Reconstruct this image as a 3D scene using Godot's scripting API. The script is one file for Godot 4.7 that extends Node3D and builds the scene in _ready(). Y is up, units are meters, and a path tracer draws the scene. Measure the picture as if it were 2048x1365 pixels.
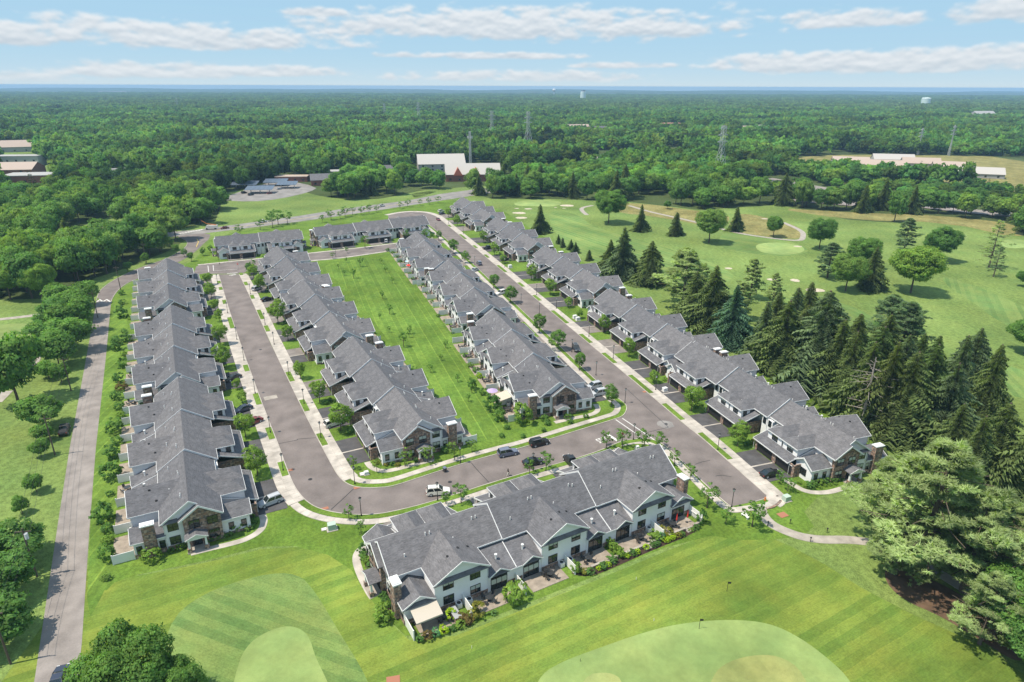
extends Node3D

# ---------------------------------------------------------------- helpers
var used_names := {}
var M := {}
var rng := RandomNumberGenerator.new()

class MB:
	# collects triangles; front faces run clockwise
	var v := PackedVector3Array()
	var n := PackedVector3Array()
	var t := PackedVector2Array()
	var c := PackedColorArray()
	var tint := Color(1, 1, 1)
	var uv_turn := 0.0
	func tri(a: Vector3, b: Vector3, d: Vector3, nn := Vector3.ZERO) -> void:
		var nm := nn
		if nm == Vector3.ZERO:
			nm = (d - a).cross(b - a)
			if nm.length_squared() < 1e-12:
				return
			nm = nm.normalized()
		elif (d - a).cross(b - a).dot(nm) < 0.0:
			var e := b
			b = d
			d = e
		v.push_back(a); v.push_back(b); v.push_back(d)
		for p in [a, b, d]:
			n.push_back(nm)
			t.push_back(uv(p, nm))
			c.push_back(tint)
	func uv(p: Vector3, nm: Vector3) -> Vector2:
		if absf(nm.y) > 0.97:
			return Vector2(p.x, p.z).rotated(uv_turn)
		var tang := Vector3.UP.cross(nm).normalized()
		var up := nm.cross(tang)
		return Vector2(p.dot(tang), -p.dot(up))
	func quad(a: Vector3, b: Vector3, d: Vector3, e: Vector3) -> void:
		tri(a, b, d)
		tri(a, d, e)
	func poly(pts: Array) -> void:
		for i in range(1, pts.size() - 1):
			tri(pts[0], pts[i], pts[i + 1])
	func box(lo: Vector3, hi: Vector3) -> void:
		hexa([Vector3(lo.x, lo.y, lo.z), Vector3(hi.x, lo.y, lo.z), Vector3(hi.x, lo.y, hi.z), Vector3(lo.x, lo.y, hi.z), Vector3(lo.x, hi.y, lo.z), Vector3(hi.x, hi.y, lo.z), Vector3(hi.x, hi.y, hi.z), Vector3(lo.x, hi.y, hi.z)])
	func hexa(p: Array) -> void:
		# 0-3 bottom, 4-7 top, both in the order x-z-, x+z-, x+z+, x-z+
		var mid := Vector3.ZERO
		for q in p:
			mid += q / 8.0
		for f in [[0, 1, 2, 3], [4, 5, 6, 7], [0, 1, 5, 4], [1, 2, 6, 5], [2, 3, 7, 6], [3, 0, 4, 7]]:
			var a: Vector3 = p[f[0]]
			var b: Vector3 = p[f[1]]
			var d: Vector3 = p[f[2]]
			var e: Vector3 = p[f[3]]
			var nm := (d - a).cross(b - a)
			if nm.dot((a + b + d + e) / 4.0 - mid) < 0.0:
				quad(e, d, b, a)
			else:
				quad(a, b, d, e)
	func bar(a: Vector3, b: Vector3, w: float, h: float, up := Vector3.UP) -> void:
		# a square bar from a to b, w wide, h high, its top on the line
		var d := (b - a).normalized()
		var s := d.cross(up)
		if s.length() < 0.01:
			s = d.cross(Vector3.RIGHT)
		s = s.normalized() * w / 2.0
		var u := s.cross(d).normalized() * h
		hexa([a - s - u, a + s - u, b + s - u, b - s - u, a - s, a + s, b + s, b - s])
	func slab(a: Vector3, b: Vector3, d: Vector3, e: Vector3, th := 0.16) -> void:
		# a sloping sheet with thickness below it; a b d e in any turning order
		var dn := Vector3(0, -th, 0)
		hexa([a + dn, b + dn, d + dn, e + dn, a, b, d, e])
	func tube(pts: Array, rad: Array, sides := 6, cap := true) -> void:
		var rings := []
		for i in pts.size():
			var d: Vector3 = (pts[mini(i + 1, pts.size() - 1)] - pts[maxi(i - 1, 0)]).normalized()
			var s := d.cross(Vector3.FORWARD if absf(d.y) > 0.9 else Vector3.UP).normalized()
			var u := s.cross(d)
			var ring := []
			for k in sides:
				var an := TAU * k / sides
				ring.append(pts[i] + (s * cos(an) + u * sin(an)) * rad[i])
			rings.append(ring)
		for i in pts.size() - 1:
			for k in sides:
				var k2: int = (k + 1) % sides
				quad(rings[i][k], rings[i][k2], rings[i + 1][k2], rings[i + 1][k])
		if cap:
			for k in range(1, sides - 1):
				tri(rings[-1][0], rings[-1][k], rings[-1][k + 1])
				tri(rings[0][0], rings[0][k + 1], rings[0][k])
	func disc(at: Vector3, r: float, sides := 12, squash := 1.0) -> void:
		for k in sides:
			var a := TAU * k / sides
			var b := TAU * (k + 1) / sides
			tri(at, at + Vector3(cos(b) * r, 0, sin(b) * r * squash), at + Vector3(cos(a) * r, 0, sin(a) * r * squash), Vector3.UP)
	func ball(at: Vector3, r: Vector3, rows := 6, cols := 9) -> void:
		for i in rows:
			var a := PI * i / rows - PI / 2
			var b := PI * (i + 1) / rows - PI / 2
			for k in cols:
				var e := TAU * k / cols
				var f := TAU * (k + 1) / cols
				var p := [Vector3(cos(a) * cos(e), sin(a), cos(a) * sin(e)), Vector3(cos(b) * cos(e), sin(b), cos(b) * sin(e)), Vector3(cos(b) * cos(f), sin(b), cos(b) * sin(f)), Vector3(cos(a) * cos(f), sin(a), cos(a) * sin(f))]
				tri(at + p[0] * r, at + p[1] * r, at + p[2] * r, ((p[0] + p[1] + p[2]) / 3.0).normalized())
				tri(at + p[0] * r, at + p[2] * r, at + p[3] * r, ((p[0] + p[2] + p[3]) / 3.0).normalized())
	func flat(pts: PackedVector2Array, y: float) -> void:
		var idx := Geometry2D.triangulate_polygon(pts)
		for i in range(0, idx.size(), 3):
			var a := pts[idx[i]]
			var b := pts[idx[i + 1]]
			var d := pts[idx[i + 2]]
			var p := [Vector3(a.x, y, a.y), Vector3(b.x, y, b.y), Vector3(d.x, y, d.y)]
			if (p[2] - p[0]).cross(p[1] - p[0]).y < 0.0:
				tri(p[0], p[2], p[1])
			else:
				tri(p[0], p[1], p[2])
	func mesh(colored := false) -> ArrayMesh:
		var a := []
		a.resize(Mesh.ARRAY_MAX)
		a[Mesh.ARRAY_VERTEX] = v
		a[Mesh.ARRAY_NORMAL] = n
		a[Mesh.ARRAY_TEX_UV] = t
		if colored:
			a[Mesh.ARRAY_COLOR] = c
		var m := ArrayMesh.new()
		m.add_surface_from_arrays(Mesh.PRIMITIVE_TRIANGLES, a)
		return m


func numbered(called: String) -> String:
	if not used_names.has(called):
		used_names[called] = 0
		return called
	used_names[called] += 1
	return "%s_%03d" % [called, used_names[called]]


func tag(o: Node3D, label: String, category: String, group := "", kind := "") -> Node3D:
	if label: o.set_meta("label", label)
	if category: o.set_meta("category", category)
	if group: o.set_meta("group", group)
	if kind: o.set_meta("kind", kind)
	return o


func part(called: String, m: Mesh, mat: Material, parent: Node3D, at := Vector3.ZERO, turn := 0.0) -> MeshInstance3D:
	var o := MeshInstance3D.new()
	o.mesh = m
	o.material_override = mat
	o.position = at
	o.rotation.y = turn
	var base := called
	var k := 0
	while parent.has_node(NodePath(called)):
		k += 1
		called = "%s_%03d" % [base, k]
	o.name = called
	parent.add_child(o, true)
	return o


func top(called: String, m: Mesh, mat: Material, label := "", category := "", group := "", at := Vector3.ZERO, turn := 0.0) -> MeshInstance3D:
	var o := MeshInstance3D.new()
	o.name = numbered(called)
	o.mesh = m
	o.material_override = mat
	o.position = at
	o.rotation.y = turn
	add_child(o, true)
	tag(o, label, category, group)
	return o


func struct(called: String, m: Mesh, mat: Material, label := "", category := "") -> MeshInstance3D:
	var o := top(called, m, mat, label, category)
	o.set_meta("kind", "structure")
	return o


func thing(called: String, label: String, category: String, at := Vector3.ZERO, turn := 0.0, group := "") -> Node3D:
	var o := Node3D.new()
	o.name = numbered(called)
	add_child(o, true)
	o.position = at
	o.rotation.y = turn
	tag(o, label, category, group)
	return o


func dup(src: Node3D, at: Vector3, turn: float, label: String, group := "") -> Node3D:
	var o: Node3D = src.duplicate()
	o.name = numbered(str(src.get_meta("base")))
	add_child(o, true)
	o.position = at
	o.rotation.y = turn
	o.set_meta("label", label)
	if group: o.set_meta("group", group)
	return o


func nth(i: int) -> String:
	var w := ["first", "second", "third", "fourth", "fifth", "sixth", "seventh", "eighth", "ninth", "tenth", "eleventh", "twelfth", "thirteenth", "fourteenth", "fifteenth", "sixteenth", "seventeenth", "eighteenth", "nineteenth", "twentieth"]
	if i < 20: return w[i]
	var tens := ["", "", "twenty", "thirty", "forty", "fifty", "sixty", "seventy", "eighty", "ninety"]
	var q := (i + 1) / 10
	var r := (i + 1) % 10
	if r == 0: return {2: "twentieth", 3: "thirtieth", 4: "fortieth", 5: "fiftieth", 6: "sixtieth", 7: "seventieth", 8: "eightieth", 9: "ninetieth"}.get(q, "last")
	return "%s-%s" % [tens[q], w[r - 1]]


func mat(albedo: Color, rough := 0.85, tex: Texture2D = null, sc := 1.0) -> StandardMaterial3D:
	# albedo is given as a linear, real-world base colour
	var m := StandardMaterial3D.new()
	m.albedo_color = albedo.linear_to_srgb()
	m.roughness = rough
	m.metallic_specular = 0.4
	if tex:
		m.albedo_texture = tex
		m.uv1_scale = Vector3(sc, sc, sc)
	return m


func noise_img(size: int, freq: float, seed_: int, oct := 4) -> Image:
	var f := FastNoiseLite.new()
	f.seed = seed_
	f.noise_type = FastNoiseLite.TYPE_SIMPLEX_SMOOTH
	f.frequency = freq
	f.fractal_octaves = oct
	return f.get_seamless_image(size, size)


func paint(size: int, fn: Callable, mip := false) -> ImageTexture:
	# fn(x, y) gives a linear colour, stored as sRGB bytes
	var b := PackedByteArray()
	b.resize(size * size * 3)
	var k := 0
	for y in size:
		for x in size:
			var c: Color = fn.call(x, y)
			b[k] = int(clampf(pow(maxf(c.r, 0.0), 0.4545), 0, 1) * 255.0)
			b[k + 1] = int(clampf(pow(maxf(c.g, 0.0), 0.4545), 0, 1) * 255.0)
			b[k + 2] = int(clampf(pow(maxf(c.b, 0.0), 0.4545), 0, 1) * 255.0)
			k += 3
	return ImageTexture.create_from_image(Image.create_from_data(size, size, false, Image.FORMAT_RGB8, b))


func hash2(a: int, b: int) -> float:
	var h := (a * 374761393 + b * 668265263) & 0x7fffffff
	h = ((h ^ (h >> 13)) * 1274126177) & 0x7fffffff
	return float((h ^ (h >> 16)) & 0xffff) / 65535.0


# ---------------------------------------------------------------- materials
func make_materials() -> void:
	var n1 := noise_img(512, 0.02, 3)
	var n2 := noise_img(512, 0.006, 8, 5)
	var n3 := noise_img(512, 0.09, 12, 3)
	var g1 := func(x: int, y: int) -> float: return n1.get_pixel(x, y).r
	# shingles: 6 m square, courses of 0.15 m
	var shingle := paint(512, func(x: int, y: int) -> Color:
		var row := y * 40 / 512
		var xx := (x + int(hash2(row, 7) * 512.0)) % 512
		var tab := xx * 20 / 512
		var w := hash2(row * 31 + tab, row) * 0.5 + hash2(tab / 3, row) * 0.5
		var e: float = 0.72 + 0.5 * w + 0.35 * (n2.get_pixel(x, y).r - 0.5) + 0.25 * (n3.get_pixel(x, y).r - 0.5)
		if (y * 40) % 512 < 110: e *= 0.8
		return Color(0.98, 0.99, 1.06) * e * 0.5)
	M.roof = mat(Color(0.30, 0.295, 0.297), 0.95, shingle, 1.0 / 6.0)
	M.roof_b = M.roof.duplicate()
	M.roof_b.albedo_color = Color(0.275, 0.272, 0.278).linear_to_srgb()
	M.roof_b.uv1_offset = Vector3(0.37, 0.21, 0)
	M.roof_c = M.roof.duplicate()
	M.roof_c.albedo_color = Color(0.32, 0.31, 0.308).linear_to_srgb()
	M.roof_c.uv1_offset = Vector3(0.71, 0.55, 0)
	# lap siding: relief only
	var lap := paint(128, func(_x: int, y: int) -> Color: return Color(1, 1, 1) * pow(float(y % 16) / 16.0, 2.2))
	M.siding = mat(Color(0.76, 0.765, 0.785), 0.55)
	M.siding.heightmap_enabled = true
	M.siding.heightmap_texture = lap
	M.siding.heightmap_scale = 3.0
	M.siding.uv1_scale = Vector3(0.7, 0.7, 0.7)
	M.trim = mat(Color(0.70, 0.71, 0.72), 0.5)
	M.awning = mat(Color(0.50, 0.45, 0.38), 0.9)
	var stone := paint(512, func(x: int, y: int) -> Color:
		# courses of mixed height over 4 m
		var row := y * 22 / 512
		if row % 3 == 2: row -= 1
		var wd := 34 + int(hash2(row, 3) * 26.0)
		var col: int = (x + int(hash2(row, 91) * 200.0)) % 512 / wd
		var h := hash2(row * 53 + col, col * 17 + row)
		var cols := [Color(0.16, 0.105, 0.08), Color(0.24, 0.17, 0.135), Color(0.10, 0.085, 0.08), Color(0.31, 0.235, 0.19), Color(0.19, 0.15, 0.13), Color(0.20, 0.12, 0.085)]
		var c: Color = cols[int(h * 5.99)]
		var e: float = 0.8 + 0.7 * (n3.get_pixel(x, y).r - 0.5) + 0.5 * (n1.get_pixel(x, y).r - 0.5) + 0.2 * hash2(col, row)
		return c * e * 1.5)
	M.stone = mat(Color(1, 1, 1), 0.9, stone, 0.25)
	M.stone.heightmap_enabled = true
	M.stone.heightmap_texture = stone
	M.stone.heightmap_scale = 6.0
	M.frame = mat(Color(0.02, 0.02, 0.022), 0.4)
	M.pane = mat(Color(0.018, 0.026, 0.028), 0.06)
	M.pane.metallic_specular = 0.75
	M.blind = mat(Color(0.42, 0.47, 0.43), 0.35)
	M.garage = mat(Color(0.028, 0.027, 0.028), 0.5)
	M.dark = mat(Color(0.03, 0.03, 0.032), 0.6)
	M.black_metal = mat(Color(0.022, 0.022, 0.023), 0.45)
	M.white_metal = mat(Color(0.75, 0.75, 0.74), 0.4)
	M.grey_metal = mat(Color(0.33, 0.34, 0.35), 0.5)
	M.steel = mat(Color(0.45, 0.47, 0.48), 0.5)
	M.cap = mat(Color(0.66, 0.67, 0.68), 0.7)
	# ground surfaces
	var asphalt := paint(512, func(x: int, y: int) -> Color:
		var e: float = 0.92 + 0.42 * (n2.get_pixel(x, y).r - 0.5) + 0.16 * (n3.get_pixel(x, y).r - 0.5) + 0.09 * (hash2(x, y) - 0.5)
		return Color(e, e, e) * 0.9)
	M.asphalt = mat(Color(0.212, 0.182, 0.172), 0.92, asphalt, 1.0 / 23.0)
	M.lane = mat(Color(0.30, 0.268, 0.25), 0.92, asphalt, 1.0 / 17.0)
	M.main_road = mat(Color(0.28, 0.265, 0.255), 0.92, asphalt, 1.0 / 30.0)
	M.drive = mat(Color(0.10, 0.097, 0.102), 0.9, asphalt, 1.0 / 9.0)
	M.drive_pale = mat(Color(0.25, 0.222, 0.205), 0.92, asphalt, 1.0 / 9.0)
	M.concrete = mat(Color(0.52, 0.475, 0.425), 0.9, asphalt, 1.0 / 11.0)
	M.concrete_dim = mat(Color(0.42, 0.38, 0.335), 0.9, asphalt, 1.0 / 7.0)
	M.paver = mat(Color(0.36, 0.305, 0.25), 0.9, asphalt, 1.0 / 5.0)
	M.paint = mat(Color(0.6, 0.59, 0.57), 0.7)
	M.yellow = mat(Color(0.60, 0.42, 0.08), 0.7)
	M.brick_red = mat(Color(0.34, 0.15, 0.095), 0.85)
	M.sand = mat(Color(0.6, 0.53, 0.42), 0.95, asphalt, 1.0 / 6.0)
	M.mulch = mat(Color(0.06, 0.038, 0.028), 0.98, asphalt, 1.0 / 3.0)
	M.soil = mat(Color(0.15, 0.095, 0.06), 0.98, asphalt, 1.0 / 6.0)
	# grass: fine mottling on uv1, broad drifts on the world-mapped uv2
	var broad := paint(512, func(x: int, y: int) -> Color:
		var a: float = n2.get_pixel(x, y).r
		var b: float = n1.get_pixel(x, y).r
		var e := 0.62 + 0.5 * a + 0.2 * b
		return Color(e * (0.93 + 0.16 * b), e, e * (0.9 + 0.1 * a)) * 0.8)
	var fine := paint(512, func(x: int, y: int) -> Color:
		var e: float = 0.72 + 0.45 * (n3.get_pixel(x, y).r - 0.5) + 0.4 * (n1.get_pixel(x, y).r - 0.5) + 0.25 * (hash2(x, y) - 0.5)
		return Color(e, e, e))
	var velvet := paint(256, func(x: int, y: int) -> Color:
		var e: float = 0.72 + 0.10 * (n3.get_pixel(x, y).r - 0.5) + 0.16 * (n1.get_pixel(x, y).r - 0.5) + 0.07 * (hash2(x, y) - 0.5)
		return Color(e, e, e))
	var stripes := paint(512, func(x: int, y: int) -> Color:
		# eight passes of the mower, each edge slightly wandering
		var wob := (n2.get_pixel(x, y).r - 0.5) * 5.0
		var pass_ := fposmod((x + wob) / 32.0, 16.0)
		var k := int(pass_)
		var s := 0.94 + (0.055 if k % 2 == 0 else -0.055) * (0.4 + 1.2 * hash2(k / 2, 8)) + 0.13 * (hash2(k / 3, 5) - 0.5) + 0.09 * (hash2(k, 77) - 0.5)
		var fr := fposmod(pass_, 1.0)
		if fr < 0.1: s += 0.10 * (hash2(k, 31) - 0.45)
		var yy := absi(y - 256)
		var streak: float = n3.get_pixel((x * 2) % 512, yy / 4).r - 0.5
		var e: float = s * (0.80 + 0.26 * (n3.get_pixel(x, y).r - 0.5) + 0.22 * streak + 0.14 * (n1.get_pixel(x, y).r - 0.5) + 0.24 * (hash2(x, y) - 0.5))
		return Color(e * (1.0 + 0.6 * (s - 0.93) + 0.18 * (n2.get_pixel(x, y).r - 0.5)), e, e * 0.98) * 0.85)
	var lines := paint(512, func(x: int, y: int) -> Color:
		# a close-cut court: pale wheel lines between passes of uneven width
		var wob := (n2.get_pixel(x, y).r - 0.5) * 5.0
		var pass_ := fposmod((x + wob) / 51.2, 10.0)
		var k := int(pass_)
		var fr := fposmod(pass_, 1.0)
		var s := 0.88 + 0.12 * hash2(k, 9) + (0.045 if k % 2 == 0 else -0.045)
		var wide := 0.05 + 0.12 * hash2(k, 3)
		if fr < wide: s += 0.40 * hash2(k, 12) * (0.5 + n1.get_pixel(x, y).r)
		var e: float = s * (0.80 + 0.34 * (n3.get_pixel(x, y).r - 0.5) + 0.36 * (n1.get_pixel(x, y).r - 0.5) + 0.22 * (hash2(x, y) - 0.5))
		return Color(e * (1.0 + 0.5 * maxf(0.0, s - 0.95)), e, e) * 0.85)
	var grass := func(col: Color, tex: Texture2D, size: float, big: float) -> StandardMaterial3D:
		var m := mat(col, 0.95, tex, 1.0 / size)
		m.metallic_specular = 0.2
		m.detail_enabled = true
		m.detail_albedo = broad
		m.detail_blend_mode = BaseMaterial3D.BLEND_MODE_MUL
		m.detail_uv_layer = BaseMaterial3D.DETAIL_UV_2
		m.uv2_triplanar = true
		m.uv2_world_triplanar = true
		m.uv2_scale = Vector3.ONE / big
		return m
	M.grass = grass.call(Color(0.275, 0.40, 0.115), fine, 17.0, 210.0)
	M.lawn = grass.call(Color(0.205, 0.345, 0.058), fine, 9.0, 60.0)
	M.striped = grass.call(Color(0.215, 0.375, 0.066), lines, 19.0, 90.0)
	M.rough = grass.call(Color(0.30, 0.435, 0.085), stripes, 24.0, 110.0)
	M.fairway = grass.call(Color(0.31, 0.475, 0.15), stripes, 24.0, 200.0)
	M.green = grass.call(Color(0.40, 0.545, 0.195), velvet, 26.0, 120.0)
	M.green_in = grass.call(Color(0.47, 0.53, 0.20), velvet, 18.0, 90.0)
	M.dry = grass.call(Color(0.40, 0.375, 0.15), fine, 20.0, 60.0)
	M.floor = grass.call(Color(0.12, 0.17, 0.06), fine, 20.0, 300.0)
	# foliage: the leaves' own tones come from vertex colours
	for k in {"leaf_mid": Color(0.95, 1.0, 0.9), "leaf_bright": Color(1.4, 1.25, 0.9), "leaf_dark": Color(0.78, 0.88, 0.86), "leaf_olive": Color(1.2, 1.08, 1.0), "leaf_grey": Color(1.25, 1.2, 1.7), "leaf_spruce": Color(1.25, 1.15, 1.15), "leaf_pine": Color(2.45, 2.0, 2.3), "leaf_blue": Color(1.0, 1.25, 2.2), "leaf_red": Color(1.15, 0.5, 0.7), "leaf_gold": Color(2.5, 1.95, 0.5), "leaf_rust": Color(1.7, 0.95, 0.75), "leaf_fir": Color(1.0, 1.05, 1.05), "leaf_brown": Color(1.28, 1.1, 1.05)}:
		var c: Color = {"leaf_mid": Color(0.95, 1.0, 0.9), "leaf_bright": Color(1.4, 1.25, 0.9), "leaf_dark": Color(0.78, 0.88, 0.86), "leaf_olive": Color(1.2, 1.08, 1.0), "leaf_grey": Color(1.25, 1.2, 1.7), "leaf_spruce": Color(1.25, 1.15, 1.15), "leaf_pine": Color(2.45, 2.0, 2.3), "leaf_blue": Color(1.0, 1.25, 2.2), "leaf_red": Color(1.15, 0.5, 0.7), "leaf_gold": Color(2.5, 1.95, 0.5), "leaf_rust": Color(1.7, 0.95, 0.75), "leaf_fir": Color(1.0, 1.05, 1.05), "leaf_brown": Color(1.28, 1.1, 1.05)}[k]
		var m := StandardMaterial3D.new()
		m.albedo_color = (c * 0.58).linear_to_srgb()
		m.vertex_color_use_as_albedo = true
		m.roughness = 0.7
		m.metallic_specular = 0.25
		m.backlight_enabled = true
		m.backlight = Color(0.93, 0.98, 0.6)
		M[k] = m
	M.bark = mat(Color(0.11, 0.085, 0.065), 0.95)
	M.dead = mat(Color(0.30, 0.27, 0.24), 0.95)


# ---------------------------------------------------------------- townhouses
const W := 18.7          # one section: two mirrored homes
const PITCH := 0.68
var win_mesh := {}


func window(parent: Node3D, at: Vector3, face: Vector3, w: float, h: float, panes := 2, blind := 0.0, called := "window") -> void:
	# at: middle of the sill line on the wall; face: outward normal. Frame > pane, blind
	var key := "%.2f %.2f %d" % [w, h, panes]
	if not win_mesh.has(key):
		var f := MB.new()
		var b := 0.075
		f.box(Vector3(-w / 2, 0, 0), Vector3(w / 2, b, 0.09))
		f.box(Vector3(-w / 2, h - b, 0), Vector3(w / 2, h, 0.09))
		for k in panes + 1:
			var x := -w / 2 + (w - b) * k / panes
			f.box(Vector3(x, b, 0), Vector3(x + b, h - b, 0.085))
		if h < 2.0 and h > 1.0:
			f.box(Vector3(-w / 2 + b, h * 0.5 - 0.03, 0), Vector3(w / 2 - b, h * 0.5 + 0.03, 0.07))
		var g := MB.new()
		g.box(Vector3(-w / 2 + 0.02, 0.02, 0), Vector3(w / 2 - 0.02, h - 0.02, 0.04))
		var bl := MB.new()
		for k in panes:
			var x := -w / 2 + (w - b) * k / panes + b
			bl.box(Vector3(x, h * 0.52, 0.03), Vector3(x + (w - b) / panes - b, h - b, 0.047))
		win_mesh[key] = [f.mesh(), g.mesh(), bl.mesh()]
	var turn := atan2(face.x, face.z)
	var o := part(called, win_mesh[key][0], M.frame, parent, at, turn)
	part("pane", win_mesh[key][1], M.pane, o)
	if blind > 0.0:
		part("blind", win_mesh[key][2], M.blind, o)


func make_block(n: int, rising: bool) -> Node3D:
	# x runs along the row, the street side is +z, the ridge stands over z = 0; the end at x = 0 (rising) or x = L is the lowest step
	var b := Node3D.new()
	var L := n * W
	var R := RandomNumberGenerator.new()
	R.seed = 40 + n + (7 if rising else 0)
	var hf := []
	var hr := []
	for k in n:
		var i: int = k if rising else n - 1 - k
		hf.append(9.0 + 0.5 * i)
		hr.append(9.0 + 0.12 * i)
	for k in n:
		var x0 := k * W
		var x1 := x0 + W
		var xc := x0 + W / 2
		var HF: float = hf[k]
		var HR: float = hr[k]
		var zr := (HF - HR) / (2.0 * PITCH)
		var ht := (HF + HR) / 2.0
		var front := func(z: float) -> float: return HF - PITCH * z
		var rear := func(z: float) -> float: return HR + PITCH * z
		var first := k == 0
		var last := k == n - 1
		var xa := x0 - (0.45 if first else 0.0)
		var xb := x1 + (0.45 if last else 0.0)
		var ze := (HF - 5.6) / PITCH
		var zq := (5.6 - HR) / PITCH
		# --- main body walls
		var w := MB.new()
		var pent := func(x: float, flip: bool) -> void:
			var p := [Vector3(x, 0, -4.45), Vector3(x, rear.call(-4.45) - 0.2, -4.45), Vector3(x, ht - 0.2, zr), Vector3(x, front.call(4.45) - 0.2, 4.45), Vector3(x, 0, 4.45)]
			if flip: p.reverse()
			w.poly(p)
		pent.call(x0 + (0.02 if not first else 0.0), false)
		pent.call(x1 - (0.02 if not last else 0.0), true)
		w.quad(Vector3(x1, 0, -4.45), Vector3(x1, rear.call(-4.45) - 0.2, -4.45), Vector3(x0, rear.call(-4.45) - 0.2, -4.45), Vector3(x0, 0, -4.45))
		w.quad(Vector3(x0, 0, 4.45), Vector3(x0, front.call(4.45) - 0.2, 4.45), Vector3(x1, front.call(4.45) - 0.2, 4.45), Vector3(x1, 0, 4.45))
		part("body_wall", w.mesh(), M.siding, b)
		# --- main roof, with white boards under its edges
		var r := MB.new()
		r.slab(Vector3(xa, ht, zr), Vector3(xb, ht, zr), Vector3(xb, 5.6, ze), Vector3(xa, 5.6, ze), 0.14)
		r.slab(Vector3(xb, ht, zr - 0.002), Vector3(xa, ht, zr - 0.002), Vector3(xa, 5.6, zq), Vector3(xb, 5.6, zq), 0.14)
		var tone: Material = [M.roof, M.roof_b, M.roof_c][(k + (1 if rising else 0)) % 3]
		part("main_roof", r.mesh(), tone, b)
		var f := MB.new()
		f.bar(Vector3(xa, 5.585, ze + 0.03), Vector3(xb, 5.585, ze + 0.03), 0.07, 0.24)
		f.bar(Vector3(xa, 5.585, zq - 0.03), Vector3(xb, 5.585, zq - 0.03), 0.07, 0.24)
		for e in [[xa, first or hf[maxi(k - 1, 0)] < HF], [xb, last or hf[mini(k + 1, n - 1)] < HF]]:
			if e[1]:
				var s: float = -0.04 if e[0] == xa else 0.04
				f.bar(Vector3(e[0] + s, ht + 0.02, zr), Vector3(e[0] + s, 5.62, ze), 0.09, 0.27)
				f.bar(Vector3(e[0] + s, ht + 0.02, zr), Vector3(e[0] + s, 5.62, zq), 0.09, 0.27)
		part("fascia", f.mesh(), M.trim, b)
		# --- rear cross gable
		var gw := MB.new()
		var gp := 5.6 + 4.75 * 0.57
		var xl := xc - 4.4
		var xr := xc + 4.4
		gw.poly([Vector3(xr, 0, -9.4), Vector3(xr, 5.6, -9.4), Vector3(xc, gp - 0.25, -9.4), Vector3(xl, 5.6, -9.4), Vector3(xl, 0, -9.4)])
		gw.quad(Vector3(xl, 0, -9.4), Vector3(xl, 5.6, -9.4), Vector3(xl, 5.6, -4.4), Vector3(xl, 0, -4.4))
		gw.quad(Vector3(xr, 0, -4.4), Vector3(xr, 5.6, -4.4), Vector3(xr, 5.6, -9.4), Vector3(xr, 0, -9.4))
		part("gable_wall", gw.mesh(), M.siding, b)
		var zt := (gp - HR) / PITCH
		var ze2 := (5.6 - HR) / PITCH
		var gr := MB.new()
		gr.slab(Vector3(xc, gp, -9.85), Vector3(xc, gp, zt), Vector3(xc - 4.78, 5.58, ze2 + 0.05), Vector3(xc - 4.78, 5.58, -9.85), 0.14)
		gr.slab(Vector3(xc + 0.002, gp, zt), Vector3(xc + 0.002, gp, -9.85), Vector3(xc + 4.78, 5.58, -9.85), Vector3(xc + 4.78, 5.58, ze2 + 0.05), 0.14)
		part("gable_roof", gr.mesh(), tone, b)
		var pb := MB.new()
		pb.slab(Vector3(xc - 4.3, 5.95, -9.42), Vector3(xc + 4.3, 5.95, -9.42), Vector3(xc + 4.78, 5.5, -10.0), Vector3(xc - 4.78, 5.5, -10.0), 0.1)
		part("pent_roof", pb.mesh(), M.roof, b)
		var gf := MB.new()
		gf.bar(Vector3(xc, gp + 0.02, -9.88), Vector3(xc - 4.82, 5.6, -9.88), 0.08, 0.25)
		gf.bar(Vector3(xc, gp + 0.02, -9.88), Vector3(xc + 4.82, 5.6, -9.88), 0.08, 0.25)
		for s in [-1.0, 1.0]:
			gf.bar(Vector3(xc + s * 4.81, 5.57, -9.85), Vector3(xc + s * 4.81, 5.57, ze2), 0.06, 0.22)
			gf.tube([Vector3(xc + s * 4.46, 5.4, -9.46), Vector3(xc + s * 4.46, 0, -9.46)], [0.05, 0.05], 4)
		part("gable_trim", gf.mesh(), M.trim, b)
		# --- low rear wings either side of the cross gable
		for s in [-1, 1]:
			var wa := x0 if s < 0 else xr
			var wb := xl if s < 0 else x1
			var is_end: bool = (s < 0 and first) or (s > 0 and last)
			var ww := MB.new()
			ww.quad(Vector3(wb, 0, -9.38), Vector3(wb, 3.2, -9.38), Vector3(wa, 3.2, -9.38), Vector3(wa, 0, -9.38))
			var wr := MB.new()
			var wt := MB.new()
			if is_end:
				var xm := (wa + wb) / 2.0
				var pk := 3.3 + 2.9 * 0.5
				var ea := wa - (0.35 if s < 0 else 0.0)
				var eb := wb + (0.35 if s > 0 else 0.0)
				wr.slab(Vector3(xm, pk, -9.8), Vector3(xm, pk, -4.4), Vector3(ea, 3.25, -4.4), Vector3(ea, 3.25, -9.8))
				wr.slab(Vector3(xm + 0.002, pk, -4.4), Vector3(xm + 0.002, pk, -9.8), Vector3(eb, 3.25, -9.8), Vector3(eb, 3.25, -4.4))
				ww.tri(Vector3(wb, 3.2, -9.38), Vector3(xm, pk - 0.2, -9.38), Vector3(wa, 3.2, -9.38))
				var xo := x0 if s < 0 else x1
				var side := [Vector3(xo, 0, -9.38), Vector3(xo, 3.2, -9.38), Vector3(xo, 3.2, -4.4), Vector3(xo, 0, -4.4)]
				if s > 0: side.reverse()
				ww.poly(side)
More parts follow.
